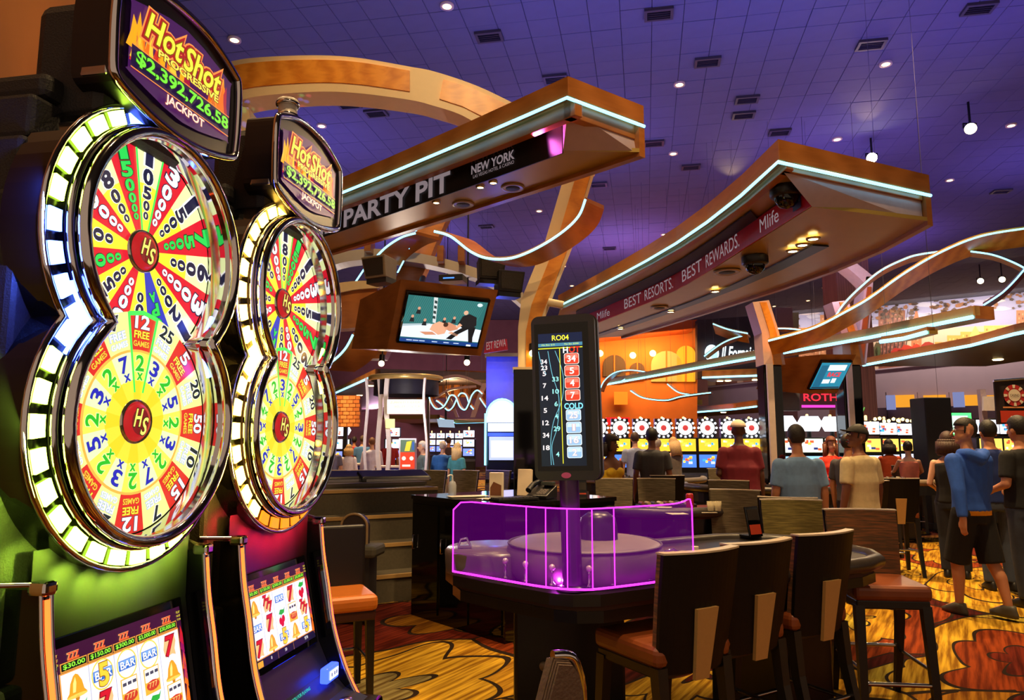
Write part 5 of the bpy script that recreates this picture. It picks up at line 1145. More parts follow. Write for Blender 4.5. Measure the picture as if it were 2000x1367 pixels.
# ---- raised stage with carpeted steps
STEP = pm((84, 76, 60), .8, 0, .25, 40, .1); NOSE = pm((176, 140, 86), .5, 0, .1)
sg = thing('stage_steps', 'dark carpeted steps with gold nosing leading up to the stage', 'steps', (-1.0, 7.4, 0)); so = Vector(sg.location)
dF = Vector((.88, .47, 0)); bk = Vector((-.47, .88, 0))
for k, (px, py) in enumerate(((730, 1145), (690, 1092), (662, 1046), (640, 1000))):
    z = .26 * (k + 1); p = G(px, py, z) if k == 0 else None
    base = Vector((-1.36, 7.23, 0)) + bk * (.30 * k) - dF * (.22 * k)
    a = base; b = base + dF * 1.7; c_ = b + bk * (1.25 - .3 * k); d_ = a + bk * (1.25 - .3 * k)
    q = MB(); q.prism([v - so + Vector((0, 0, z - .26)) for v in (a, b, c_, d_)], (0, 0, .26), STEP); s_ = q.build('step', sg)
    q = MB(); q.prism([v - so + Vector((0, 0, z - .03)) for v in (a - bk * .012 - dF * .012, b - bk * .012, b + bk * .03, a + bk * .03)], (0, 0, .034), NOSE); q.build('nosing', s_)
st = thing('stage_platform', 'wide dark stage platform at the top of the steps', 'stage', (-3.5, 9.0, 0)); so = Vector(st.location)
base = Vector((-1.36, 7.23, 0)) + bk * 1.2 - dF * .9
q = MB(); q.prism([v - so for v in (base - dF * 2.2, base + dF * 1.9, base + dF * 1.9 + bk * 1.3, base - dF * 2.2 + bk * 1.3)], (0, 0, 1.06), STEP); q.build('platform', st)
q = MB(); q.prism([v - so + Vector((0, 0, 1.06)) for v in (base - dF * 2.22, base + dF * 1.92, base + dF * 1.92 + bk * 1.32, base - dF * 2.22 + bk * 1.32)], (0, 0, .03), pm((96, 84, 70), .4)); q.build('stage_floor', st)
# arched pad on the steps
t = thing('arched_bolster', 'black arched panel with pale rim on a grey cushion by the steps', 'cushion', W(690, 1085, 6.5), -.15)
ap = [(-.12, 0)] + [(-.12 * math.cos(PI * i / 12), .15 + .11 * math.sin(PI * i / 12)) for i in range(13)] + [(.12, 0)]
q = MB(); q.prism([(x, 0, z_ + .1) for x, z_ in ap], (0, .08, 0), pm((40, 26, 22), .5)); q.build('arched_panel', t)
q = MB(); q.tube([(x, 0, z_ + .1) for x, z_ in ap], .012, pm((150, 124, 90), .4), 6); q.build('rim', t); MB().box((.04, 0, .05), (.42, .3, .10), pm((74, 70, 58), .7)).build('cushion', t, .03)
MB().box((.02, .04, -.27), (.30, .2, .54), pm((30, 26, 26), .6)).build('pedestal', t)
# ---- stools at the slot machines
t = thing('slot_stool', 'orange leather slot stool with black back left of the pit counter', 'chair', (-1.10, 4.72, 0), math.radians(205))
TANL = pm((206, 116, 44), .32, 0, .12, 18, .06)
MB().box((0, 0.02, .585), (.40, .42, .10), TANL).build('seat', t, .035, 3); MB().box((0, .02, .51), (.37, .38, .06), pm((60, 22, 14), .5)).build('seat_frame', t, .01)
MB().box((0, -.17, .80), (.40, .05, .44), pm((22, 16, 18), .45), Matrix.Rotation(.06, 3, 'X')).build('backrest', t, .02, 3)
for sx in (-1, 1):
    for sy in (-1, 1): q = MB(); q.hexa([(sx * .17 - .018, sy * .17 - .018, 0), (sx * .17 + .018, sy * .17 - .018, 0), (sx * .17 + .018, sy * .17 + .018, 0), (sx * .17 - .018, sy * .17 + .018, 0)], [(sx * .16 - .026, sy * .16 - .026, .5), (sx * .16 + .026, sy * .16 - .026, .5), (sx * .16 + .026, sy * .16 + .026, .5), (sx * .16 - .026, sy * .16 + .026, .5)], LEGM); q.build('leg', t)
for a, b in (((-.17, -.17), (.17, -.17)), ((.17, -.17), (.17, .17)), ((-.17, -.17), (-.17, .17))): MB().cyl((a[0], a[1], .22), (b[0], b[1], .22), .010, CHROME_R, n=8).build('stretcher', t)
# ribbed chair top rising into the frame at the bottom
t = thing('slot_chair', 'top of a ribbed brown chair back with chrome rim at the bottom edge', 'chair', Vector((W(1098, 1330, 2.25).x, 2.25, 0)), math.radians(25))
zt = W(1098, 1283, 2.25).z
q = MB(); RIB = pm((96, 74, 62), .6, 0, .3, 90, .4); n = 14
prof = smooth_pts([(-.30, -.02, 0.45), (-.28, -.01, zt - .28), (-.22, .0, zt - .12), (-.10, .015, zt - .025), (.0, .02, zt)], 5)
def back_ring(off, th):
    A = []; 
    for i in range(15): a = PI * i / 14; A.append((-.075 * math.cos(a), 0, 0))
    return A
bp = [(-.062, zt - .30), (-.052, zt - .16), (-.034, zt - .05), (-.012, zt - .006), (.006, zt)]
A = [(-.10, 0, .40), (-.085, .0, zt - .20), (-.06, 0, zt - .10), (-.04, 0, zt - .04), (-.026, 0, zt)]; B = [(.07, 0, .40), (.065, 0, zt - .20), (.058, 0, zt - .10), (.045, 0, zt - .045), (.022, 0, zt - .008)]
for k in range(7):
    y_ = -.03 + k * .012; s_ = 1 - abs(k - 3) * .01
    q2 = MB(); q2.strip([(x * s_, y_, z_ - abs(k - 3) * .004) for x, _, z_ in smooth_pts(A, 4)], [(x * s_, y_, z_ - abs(k - 3) * .004) for x, _, z_ in smooth_pts(B, 4)], (0, .009, 0), RIB); q2.build('back_rib', t)
q = MB(); q.tube([(x + .006, .015, z_) for x, _, z_ in smooth_pts([(-.03, 0, zt + .003)] + [(.03, 0, zt - .006), (.055, 0, zt - .045), (.068, 0, zt - .10), (.072, 0, zt - .20), (.078, 0, .40)], 5)], .016, CHROME, 10); q.build('chrome_rim', t)
MB().lathe([(.26, 0), (.25, .03), (.05, .06), (.035, .08), (.035, .40)], CHROME_R, n=24).build('pedestal', t); MB().box((0, -.12, .42), (.44, .46, .09), RIB).build('seat', t, .03, 3)

# ---- black padded consoles on the stage and stools beyond it
for k, (x, y, lb) in enumerate(((-2.05, 8.75, 'black padded console at the left of the stage top'), (-1.45, 8.95, 'black padded console at the right of the stage top'))):
    t = thing('padded_console', lb, 'console', (x, y, 1.09), .5); q = MB(); q.hexa([(-.45, -.14, 0), (.45, -.14, 0), (.45, .14, 0), (-.45, .14, 0)], [(-.43, -.10, .06), (.43, -.10, .06), (.43, .14, .13), (-.43, .14, .13)], BLACK); q.build('pad', t, .02); MB().box((0, -.15, .02), (.8, .02, .03), CHROME_R).build('rail', t)
for k, (px, lb) in enumerate(((640, 'far taupe stool behind the stage, below the white top'), (704, 'far taupe stool behind the stage, below the lilac shirt'), (768, 'far taupe stool behind the stage, left of the poster stand'), (832, 'far taupe stool behind the stage, under the poster stand'), (894, 'far taupe stool behind the stage, below the khaki trousers'), (956, 'far taupe stool behind the stage, left of the blue machine'))):
    g = W(px, 860, 10.7); stool(st_taupe, lb, g.x, g.y, 185 + 6 * k)
t = thing('floor_card', 'yellow card lying on the carpet at the right edge', 'card', G(1990, 1136, 0), .3); MB().box((0, 0, .006), (.18, .12, .01), pm((236, 206, 40), .6)).build('card', t); MB().box((0, .03, .012), (.12, .01, .002), pm((90, 80, 40), .6)).build('print_line', t)
for px, Y, lb in ((1772, 12.8, 'stool under the seated woman in coral'), (1735, 14.0, 'stool under the seated person in orange')):
    g = W(px, 860, Y); stool(st_taupe, lb, g.x, g.y + .05, 200)
# ================================================================ the far side of the hall
def on_wall(px, py, off=.06):
    r = ray(px, py); o = wl + nrm * off; t = (o - CAM).dot(nrm) / r.dot(nrm); p = CAM + r * t
    return (p - o).dot(dirw), p.z
# --- painted city mural
mu = thing('city_mural', 'painted mural of autumn park and glowing city buildings high on the far wall', 'mural', wl + dirw * 10)
p = Print(wl + nrm * .06 - Vector(mu.location), dirw, Vector((0, 0, 1)), 0, .01)
def M_(pts, c, l): p.poly([on_wall(*q) for q in pts], c, l)
def yl(x): return 722 - (x - 1700) * .10
M_([(1330, yl(1330)), (2090, yl(2090)), (2090, 560), (1700, 597), (1330, 640)], (168, 168, 214), 0)
M_([(1330, yl(1330)), (2090, yl(2090)), (2090, 628), (1850, 640), (1700, 650), (1330, 676)], (226, 196, 170), 1)
random.seed(11)
for k in range(30):      # soft clouds
    x = random.uniform(1360, 2060); y = random.uniform(598, 640) - (x - 1700) * .07; w_ = random.uniform(14, 36)
    M_([(x - w_, y), (x - w_ * .4, y - 5), (x + w_ * .5, y - 4), (x + w_, y + 1), (x + w_ * .3, y + 5), (x - w_ * .6, y + 4)], random.choice([(206, 206, 234), (190, 190, 226), (226, 214, 226)]), 2)
for (x0, x1, yt, c) in ((1398, 1440, 655, (150, 96, 74)), (1452, 1500, 640, (176, 112, 84)), (1560, 1600, 640, (196, 130, 90)), (1602, 1640, 615, (206, 140, 96)), (1716, 1768, 606, (146, 88, 74)), (1780, 1800, 640, (212, 124, 80)), (1826, 1850, 668, (226, 160, 80)), (1850, 1876, 655, (236, 172, 84)), (1876, 1922, 648, (240, 178, 86)), (1922, 1980, 636, (246, 190, 100)), (1985, 2010, 606, (200, 120, 80)), (2015, 2070, 630, (236, 180, 110))):
    M_([(x0, yl(x0)), (x1, yl(x1)), (x1, yt), (x0, yt)], c, 3)
    for wy in range(int(yt) + 6, int(yl(x1)) - 8, 8):
        for wx in range(int(x0) + 4, int(x1) - 4, 7): M_([(wx, wy + 4), (wx + 3, wy + 4), (wx + 3, wy), (wx, wy)], tuple(min(255, v + 34) for v in c) if (wx + wy) % 3 else tuple(int(v * .7) for v in c), 4)
M_([(1780, 640), (1800, 640), (1795, 622), (1790, 600), (1785, 622)], (206, 116, 78), 3)
for x0 in (1905, 1940, 1962): M_([(x0 - 15, 690), (x0 + 15, 690), (x0 + 11, 656), (x0, 636), (x0 - 11, 656)], (252, 208, 116), 5); M_([(x0 - 7, 690), (x0 + 7, 690), (x0 + 5, 668), (x0, 656), (x0 - 5, 668)], (214, 140, 64), 6)
for (x, y, rx, ry, c) in ((1728, 700, 24, 14, (110, 104, 44)), (1765, 690, 26, 17, (166, 46, 30)), (1800, 684, 24, 15, (184, 54, 32)), (1840, 690, 34, 10, (206, 120, 44)), (1890, 688, 40, 9, (226, 150, 56)), (1708, 688, 12, 20, (90, 80, 50)), (1960, 682, 50, 9, (190, 100, 46)), (2030, 676, 40, 12, (150, 70, 50))):
    for q_ in range(7):
        ox, oy = random.uniform(-.6, .6) * rx, random.uniform(-.5, .5) * ry; kk = random.uniform(.35, .6); cc = tuple(min(255, int(v * random.uniform(.75, 1.2))) for v in c)
        p.poly([on_wall(x + ox + rx * kk * math.cos(2 * PI * i / 9) * random.uniform(.8, 1.2), y + oy + ry * kk * 1.2 * math.sin(2 * PI * i / 9) * random.uniform(.8, 1.2)) for i in range(9)], cc, 7 + q_ % 3)
for k in range(7):
    x = 1722 + k * 7; M_([(x, 700), (x + 2.2, 700), (x + 7 + k * 2, 604), (x + 6 + k * 2, 604)], (70, 50, 46), 6)
for k in range(170):     # overhanging foliage along the top
    x = random.choice([random.uniform(1700, 1790), random.uniform(1820, 1900), random.uniform(1930, 2060), random.uniform(1380, 1560)]); y = random.uniform(592, 622) - (x - 1700) * .08 + abs(random.gauss(0, 5)); r_l = random.uniform(2, 5)
    M_([(x + r_l * 1.5 * math.cos(a) * random.uniform(.7, 1.2), y + r_l * math.sin(a) * random.uniform(.7, 1.2)) for a in (0, 1.2, 2.4, 3.6, 4.9)], random.choice([(92, 70, 62), (120, 86, 60), (76, 60, 58), (150, 100, 66)]), 8)
p.build('painting', mu)
MB().tube([wl + nrm * .08 + dirw * on_wall(1330, 762)[0] + Vector((0, 0, on_wall(1330, 762)[1])) - Vector(mu.location), wl + nrm * .08 + dirw * on_wall(2090, 684)[0] + Vector((0, 0, on_wall(2090, 684)[1])) - Vector(mu.location)], .06, LILAC, 8).build('lower_moulding', mu)
for k_ in (1560, 1760, 1880, 1990):
    wq_ = wl + dirw * on_wall(k_, 660)[0]; cm = wq_ + nrm * 2.2
    light('mural_washer', 'AREA', (cm.x, cm.y, 8.5), 95, (1.0, .82, .62), 3.0, wq_ + Vector((0, 0, 5.6)), size_y=.4)
# --- shop front band at the foot of the wall
sf = thing('shop_front', 'dim amber shop front with dark posts below the mural', 'shop front', wl + dirw * 18); so = Vector(sf.location)
def wq(name, px0, py0, px1, py1, off, th, m):
    a0, z1 = on_wall(px0, py0, off); a1, z0 = on_wall(px1, py1, off); q = wallbox(a0, a1, z0, z1, th, off, m); 
    for i in range(len(q.v)): q.v[i] = tuple(Vector(q.v[i]) - so)
    return q.build(name, sf)
wq('fascia_board', 1700, 797, 2100, 822, .5, .3, pm((96, 74, 92), .7)); wq('shop_void', 1700, 822, 2100, 890, .3, .1, pm((40, 28, 30), .8))
for k, x in enumerate(range(1735, 2090, 62)): wq('amber_panel', x + 6, 772, x + 52, 797, .4, .08, em((226, 150, 40), .9)); wq('post', x - 6, 766, x + 3, 890, .6, .2, BLACK)
wq('blue_poster', 1860, 766, 1885, 795, .7, .05, em((120, 130, 180), .8)); wq('blue_poster', 1730, 772, 1750, 800, .7, .05, em((120, 130, 180), .8))
# --- street-scene alcove glowing orange
AY = 27.0
al = thing('street_facade', 'orange-lit street facade with arched windows behind the rewards canopy', 'facade', W(1270, 760, AY)); so = Vector(al.location)
def al_(name, pts, Y, th, m): q = MB(); q.prism([W(x, y, Y) - so for x, y in pts], (0, th, 0), m); return q.build(name, al)
TERR = pm((190, 110, 50), .8, 0, .25, 1.5)
al_('facade_wall', [(1150, 943), (1362, 943), (1362, 640), (1150, 640)], AY, .4, TERR); al_('roof_slab', [(1150, 660), (1362, 640), (1362, 624), (1150, 640)], AY - 1.5, 1.8, pm((200, 90, 30), .7))
for (x, yb, w_, h_, m) in ((1200, 735, 22, 42, pm((60, 40, 30), .6)), (1302, 745, 30, 60, em((240, 190, 90), .55)), (1245, 742, 14, 34, pm((70, 46, 34), .6)), (1340, 745, 18, 70, em((246, 170, 40), .9))):
    pts = [(x - w_, yb), (x + w_, yb)] + [(x + w_ * math.cos(PI * i / 10), yb - h_ + w_ * .9 - w_ * .9 * math.sin(PI * i / 10) * 1.0) for i in range(11)]
    al_('arched_window', pts, AY - .12, .1, m)
    al_('window_mullion', [(x - 1.2, yb), (x + 1.2, yb), (x + 1.2, yb - h_), (x - 1.2, yb - h_)], AY - .16, .05, TERR)
for x, y in ((1172, 690), (1236, 694), (1275, 690)): q = MB(); q.ball(W(x, y, AY - .3) - so, .12, em((255, 206, 110), 14)); q.build('wall_lamp', al)
light('facade_lamp', 'AREA', W(1260, 650, AY - 1.2), 380, (1.0, .48, .13), 3, W(1260, 720, AY))
al_('neon_sign', [(1200, 790), (1226, 790), (1226, 765), (1200, 765)], AY - .3, .1, em((240, 130, 30), .9)); al_('red_sign', [(1184, 830), (1230, 830), (1230, 815), (1184, 815)], AY - 6, .1, em((230, 30, 30), 1.1))
# --- script sign with moon
ss = thing('script_sign', 'white script neon sign with moon disc on a dark wall', 'sign', W(1430, 690, 25)); so = Vector(ss.location)
q = MB(); q.prism([W(x, y, 25.2) - so for x, y in ((1362, 740), (1560, 740), (1560, 610), (1362, 625))], (0, .3, 0), pm((58, 52, 60), .8, 0, .3, 3)); q.build('dark_wall', ss)
ex = (W(1410, 690, 25) - W(1400, 690, 25)) / 10; p = Print(W(1430, 690, 25) - so, ex, Vector((0, 0, ex.length)), 1.6, .02)
p.disc(-40, 0, 14, 17, (206, 236, 246), 1, 24); p.disc(-36, -3, 7, 9, (150, 200, 226), 2); p.text('Il Fornaio', 12, 1, 24, (225, 246, 250), 1, w=66, shear=.3, bold=.02); p.rect(-18, -15, 12, -13, (170, 200, 206), 1); p.build('script_letters', ss)
# --- big columns
def pillar(label, x0, x1, ytop, Y, m, ybot=None, name='column', d=None):
    a, b = W(x0, 760, Y), W(x1, 760, Y); w_ = b.x - a.x; zt = min(CEIL, W((x0 + x1) / 2, ytop, Y).z)
    zb = 0 if ybot is None else W(x0, ybot, Y).z
    t = thing(name, label, 'column', ((a.x + b.x) / 2, Y + (d or w_) / 2, zb)); MB().box((0, 0, (zt - zb) / 2), (w_, d or w_, zt - zb), m).build('shaft', t, .02)
    MB().box((0, 0, .06), (w_ * 1.08, (d or w_) * 1.08, .12), m).build('plinth', t, .01); return t
PINK = wood((176, 124, 104), (206, 150, 126), 2.0, .6, (6, 6, .6), 'pinkwood', 2.0)
pillar('massive pinkish wood column reaching the ceiling right of the far television', 1646, 1712, 500, 22, PINK)
pillar('grey-lilac column right of the first pale leaning post', 1522, 1556, 600, 24, pm((130, 110, 120), .8), None)
pillar('plain black slab pillar between the slot rows at the right', 1804, 1856, 776, 13, pm((26, 24, 26), .6), None, 'column', .5)
pillar('black pillar beside the painted fan panel', 1646, 1666, 782, 14.5, pm((22, 20, 24), .5), None, 'column', .4)
def leaning(label, x0, Y, s=1.0, top=(588, 30)):
    t = thing('leaning_post', label, 'post', (W(x0, 860, Y).x, Y, 0)); o = Vector(t.location)
    A = [(x0 - 30, 590), (x0 - 12, 650), (x0 - 8, 712)]; B = [(x0 + 2, 586), (x0 + 22, 650), (x0 + 34, 712)]
    q = MB(); q.strip([W(x, y, Y) - o for x, y in A], [W(x, y, Y) - o for x, y in B], (0, .4, 0), pm((206, 170, 160), .4)); q.build('pale_post', t)
    A2 = [(a[0] + (b[0] - a[0]) * .45, a[1]) for a, b in zip(A, B)]; B2 = [(a[0] + (b[0] - a[0]) * .86, a[1]) for a, b in zip(A, B)]
    q = MB(); q.strip([W(x, y, Y - .02) - o for x, y in A2], [W(x, y, Y - .02) - o for x, y in B2], (0, .04, 0), GOLDWOOD); q.build('gold_panel', t)
    a, b = W(x0 - 6, 712, Y - .05) - o, W(x0 + 30, 712, Y - .05) - o; q = MB(); q.box(((a.x + b.x) / 2, .2, a.z / 2), (b.x - a.x, .36, a.z), BLACK_GLOSS); q.build('black_base', t, .02)
    q = MB(); q.box((a.x + .05, -.12, a.z / 2), (.1, .06, a.z), pm((206, 186, 176), .4)); q.build('cream_edge', t); return t
leaning('pale leaning post with gold panel on a black base, far centre right', 1500, 12.0)
leaning('pale leaning post with gold panel behind the far television', 1655, 13.6)
# pale arch piece joining the far posts
ra = thing('far_arch', 'pale curved arch piece above the far leaning posts', 'arch', W(1660, 540, 14)); so = Vector(ra.location)
add_px('arch_band', ra, [(1612, 512), (1640, 498), (1670, 512), (1706, 540)], [(1612, 530), (1640, 516), (1664, 530), (1692, 556)], 14, (0, .4, 0), pm((226, 206, 214), .4), so); add_px('arch_leg', ra, [(1692, 540), (1684, 600), (1672, 712)], [(1706, 540), (1702, 600), (1692, 712)], 14, (0, .4, 0), pm((226, 206, 214), .4), so); add_px('gold_panel', ra, [(1696, 560), (1689, 610), (1678, 706)], [(1702, 560), (1697, 610), (1687, 706)], 13.95, (0, .05, 0), pm((196, 96, 40), .5), so)
# painted fan panel, grey monitor, banner
t = thing('fan_panel', 'violet panel painted with a bright fan beside the black pillar', 'panel', W(1682, 860, 14.4)); so = Vector(t.location); q = MB(); q.prism([W(x, y, 14.4) - so for x, y in ((1660, 850), (1684, 850), (1684, 782), (1660, 782))], (0, .1, 0), pm((130, 100, 190), .6)); q.build('board', t)
ex = (W(1670, 820, 14.38) - W(1660, 820, 14.38)) / 10; p = Print(W(1666, 850, 14.38) - so, ex, Vector((0, 0, ex.length)), .7, .01)
for i in range(6): a0, a1 = i * PI / 12, (i + .8) * PI / 12; p.poly([(0, 0), (60 * math.cos(PI / 2 - a0 * .3 - .02), 60 * math.sin(PI / 2 - a0 * .3 - .02)), (60 * math.cos(PI / 2 - a1 * .3), 60 * math.sin(PI / 2 - a1 * .3))], [(240, 220, 60), (200, 90, 160), (120, 200, 90)][i % 3], 1)
p.build('fan_painting', t)
t = thing('monitor', 'blank grey monitor panel beside the far black column', 'monitor', W(1540, 785, 13)); so = Vector(t.location); q = MB(); q.prism([W(x, y, 13) - so for x, y in ((1518, 802), (1562, 802), (1562, 766), (1518, 766))], (0, .12, 0), pm((96, 96, 110), .4)); q.build('screen', t, .01); MB().cyl((0, .06, 0), (0, .06, .6), .03, BLACK).build('hanger', t)
t = thing('chip_banner', 'hanging red and black banner with a casino chip at the right edge', 'banner', W(1985, 745, 11)); so = Vector(t.location)
q = MB(); q.prism([W(x, y, 11) - so for x, y in ((1948, 829), (2030, 825), (2030, 738), (1942, 746))], (0, .03, 0), pm((40, 22, 24), .7)); q.build('cloth', t); MB().tube([W(1940, 744, 11) - so, W(2034, 737, 11) - so], .02, CHROME_R, 8).build('rod', t)
ex = (W(1990, 790, 10.97) - W(1980, 790, 10.97)) / 10; p = Print(W(1982, 790, 10.98) - so, ex, Vector((0, 0, ex.length)), 0, .006)
p.disc(0, 18, 21, 21, (190, 40, 40), 1, 24)
for i in range(8): a = i * PI / 4; p.poly([(21 * math.cos(a - .14), 18 + 21 * math.sin(a - .14)), (21 * math.cos(a + .14), 18 + 21 * math.sin(a + .14)), (14 * math.cos(a + .14), 18 + 14 * math.sin(a + .14)), (14 * math.cos(a - .14), 18 + 14 * math.sin(a - .14))], (236, 226, 206), 2)
p.disc(0, 18, 12, 12, (236, 226, 206), 2); p.text('CASINO', 0, 18, 5, (60, 30, 30), 3, w=18); p.rect(-30, -35, 40, -12, (206, 60, 30), 1); p.rect(-24, -7, 34, -4, (226, 150, 90), 1); p.build('banner_print', t)
t = thing('white_notice', 'small white notice on a pale post at the far right', 'sign', W(1932, 860, 12)); so = Vector(t.location); q = MB(); q.prism([W(x, y, 12) - so for x, y in ((1921, 802), (1943, 802), (1943, 774), (1921, 774))], (0, .04, 0), pm((236, 230, 240), .5)); q.build('plate', t); MB().box((0, .1, W(1932, 760, 12).z / 2 - so.z), (.09, .09, W(1932, 760, 12).z), pm((176, 160, 180), .5)).build('post', t)

# ================================================================ far slot machines
def far_slot(kind):
    t = thing('slot_machine', '', 'slot machine', (0, 0, 0), 0, 'far slot machines')
    MB().box((0, .3, .4), (.56, .5, .8), BLACK).build('base', t, .02); MB().box((0, .34, 1.2), (.56, .36, .9), BLACK).build('cabinet', t, .02)
    M = Matrix.Rotation(.1, 3, 'X'); q = MB(); q.hexa([(-.28, 0, .72), (.28, 0, .72), (.28, .2, .72), (-.28, .2, .72)], [(-.28, .02, .78), (.28, .02, .78), (.28, .2, .84), (-.28, .2, .84)], pm((60, 60, 66), .3)); q.build('button_deck', t)
    lo, hi = {'wheel': ((70, 120, 230), (250, 190, 50)), 'hex': ((150, 200, 240), (230, 240, 220)), 'box': ((210, 220, 250), (240, 200, 90)), 'tower': ((120, 140, 250), (230, 230, 255)), 'green': ((90, 200, 140), (240, 240, 240))}[kind]
    def scr(z0, z1, y, c, nm, s, k):
        p = Print((0, y, (z0 + z1) / 2), (1, 0, 0), (0, 0, 1), s, .003); h = (z1 - z0) / 2; p.rect(-.23, -h, .23, h, c, 0); random.seed(k)
        for i in range(9): x = random.uniform(-.2, .12); yy = random.uniform(-h * .8, h * .5); p.rect(x, yy, x + random.uniform(.04, .1), yy + random.uniform(.04, h * .4), random.choice([(240, 90, 50), (250, 220, 80), (60, 160, 230), (245, 245, 245), (40, 50, 110)]), 1)
        p.build(nm, t)
    scr(.95, 1.25, .15, lo, 'lower_screen', 1.3, 1 + len(kind)); scr(1.33, 1.62, .155, hi, 'upper_screen', 1.3, 5 + len(kind))
    if kind == 'wheel':
        q = MB(); q.lathe([(0, -.02), (.17, -.02), (.17, .03)], em((250, 236, 226), 1.1), (0, .2, 1.88), (0, 1, 0), 24); w_ = q.build('wheel', t)
        for i in range(12): a = 2 * PI * i / 12; MB().ball((.215 * math.cos(a), .19, 1.88 + .215 * math.sin(a)), .026, em((226, 236, 255), 5), 8, 6).build('bulb', w_)
        MB().lathe([(0, -.03), (.06, -.03), (.07, -.015)], em((200, 60, 60), 1), (0, .2, 1.88), (0, 1, 0), 16).build('hub', w_); MB().box((0, .3, 1.85), (.4, .16, .5), BLACK).build('wheel_mount', t)
    elif kind == 'hex':
        q = MB(); q.prism([(x, .18, 1.95 + z_) for x, z_ in ((-.26, 0), (-.17, .15), (.17, .15), (.26, 0), (.17, -.17), (-.17, -.17))], (0, .1, 0), em((235, 245, 255), 1.8)); q.build('topper', t); MB().cyl((0, .3, 1.6), (0, .3, 1.9), .05, BLACK).build('topper_stem', t)
    elif kind == 'green':
        q = MB(); q.strip([(-.3, .16, 1.66), (.3, .16, 1.66), (.3, .16, 2.1), (-.3, .16, 2.1)], [(-.25, .16, 1.71), (.25, .16, 1.71), (.25, .16, 2.05), (-.25, .16, 2.05)], (0, .05, 0), em((60, 255, 90), 3), True); q.build('green_frame', t); MB().box((0, .24, 1.88), (.52, .1, .36), em((210, 250, 226), 1.2)).build('topper', t)
    else:
        q = MB(); q.box((0, .3, 1.86), (.5, .16, .34), BLACK); q.build('topper', t, .02); scr(1.72, 2.0, .21, (236, 236, 250), 'topper_screen', 1.6, 9)
    MB().lathe([(.03, 0), (.03, .1), (.02, .12), (0, .12)], em((255, 200, 120), 3), (0, .36, 2.03), n=10).build('candle', t)
    return t
PROTO = {}
def place_slot(kind, px, Y, deg, label):
    g = W(px, 860, Y); loc = (g.x, g.y, 0)
    if kind not in PROTO: PROTO[kind] = far_slot(kind); o = PROTO[kind]; o.location = loc; o.rotation_euler = (0, 0, math.radians(deg)); o['label'] = label; return o
    return dup(PROTO[kind], loc, math.radians(deg), label)
for k, (px, lb) in enumerate(((1172, 'far wheel slot machine at the left end of the row, below the red sign'), (1214, 'far wheel slot machine second from the left behind the woman in yellow'), (1257, 'far wheel slot machine hidden behind the man in grey tee'), (1300, 'far wheel slot machine right of the man in grey tee'), (1343, 'far wheel slot machine in the middle of the white-wheel row'), (1387, 'far wheel slot machine just left of the white cap'), (1431, 'far wheel slot machine behind the man in maroon'), (1474, 'far wheel slot machine right of the man in maroon'))): place_slot('wheel', px, 17.0, 0, lb)
for px, lb in ((1541, 'far slot machine with white hexagon top above the man in grey-blue'), (1592, 'far slot machine with white hexagon top above the dealer in red'), (1638, 'far slot machine with white hexagon top left of the fan panel')): place_slot('hex', px, 15.0 + .01 * (px - 1541) * .6, 0, lb)
for k, (px, Y) in enumerate(((1702, 16.0), (1738, 17), (1768, 18), (1796, 19), (1822, 20), (1845, 21))): place_slot('box', px, Y, -12, 'far boxy slot machine, %s from the left of the slanting row' % ('first', 'second', 'third', 'fourth', 'fifth', 'sixth')[k])
place_slot('green', 1880, 13.5, 0, 'slot machine with glowing green frame behind the blue hoodie'); place_slot('box', 1945, 14.5, 0, 'far slot machine behind the man in navy, below the white notice'); place_slot('box', 1990, 15, 0, 'far slot machine at the right edge below the banner')
for k, px in enumerate((842, 860, 878, 896)): place_slot('tower', px, 42.0, 0, 'tiny far tower slot machine, %s of four in the left distance' % ('leftmost', 'second', 'third', 'rightmost')[k])
place_slot('tower', 915, 30, 0, 'far tower slot machine right of the group of four'); place_slot('tower', 652, 22, 0, 'far slot machine in the left distance beside the second slot machine'); place_slot('hex', 668, 26, 0, 'far hexagon-topped slot machine in the left distance'); place_slot('tower', 765, 24, 0, 'far slot machine glowing behind the kiosk posts')
# --- the tall blue machine by the column
t = thing('slot_machine', 'tall slot machine with arched white top and blue glow left of the black column', 'slot machine', (W(980, 860, 11).x, 11.0, 0), 0); so = Vector(t.location)
MB().box((0, .35, .55), (.5, .6, 1.1), pm((16, 22, 60), .25)).build('base', t, .02); MB().box((0, .45, 1.5), (.48, .3, .9), BLACK).build('cabinet', t, .02)
q = MB(); q.prism([(x, .25, z_) for x, z_ in [(-.24, 1.86)] + [(-.24 * math.cos(PI * i / 12), 1.95 + .27 * math.sin(PI * i / 12)) for i in range(13)] + [(.24, 1.86)]], (0, .1, 0), em((206, 226, 255), 1.6)); q.build('arched_topper', t)
MB().tube([(x, .24, z_) for x, z_ in [(-.24 * math.cos(PI * i / 12), 1.95 + .27 * math.sin(PI * i / 12)) for i in range(13)]], .02, em((120, 230, 255), 3), 6).build('topper_neon', t)
p = Print((0, .245, 1.7), (1, 0, 0), (0, 0, 1), 1.3, .004); p.rect(-.22, .02, .22, .15, (225, 235, 255), 1); p.rect(-.20, -.42, .20, -.06, (170, 180, 230), 1); p.rect(-.17, -.38, .17, -.12, (214, 206, 240), 2); p.rect(-.22, -.05, .22, .0, (60, 90, 230), 1); p.build('screen', t)
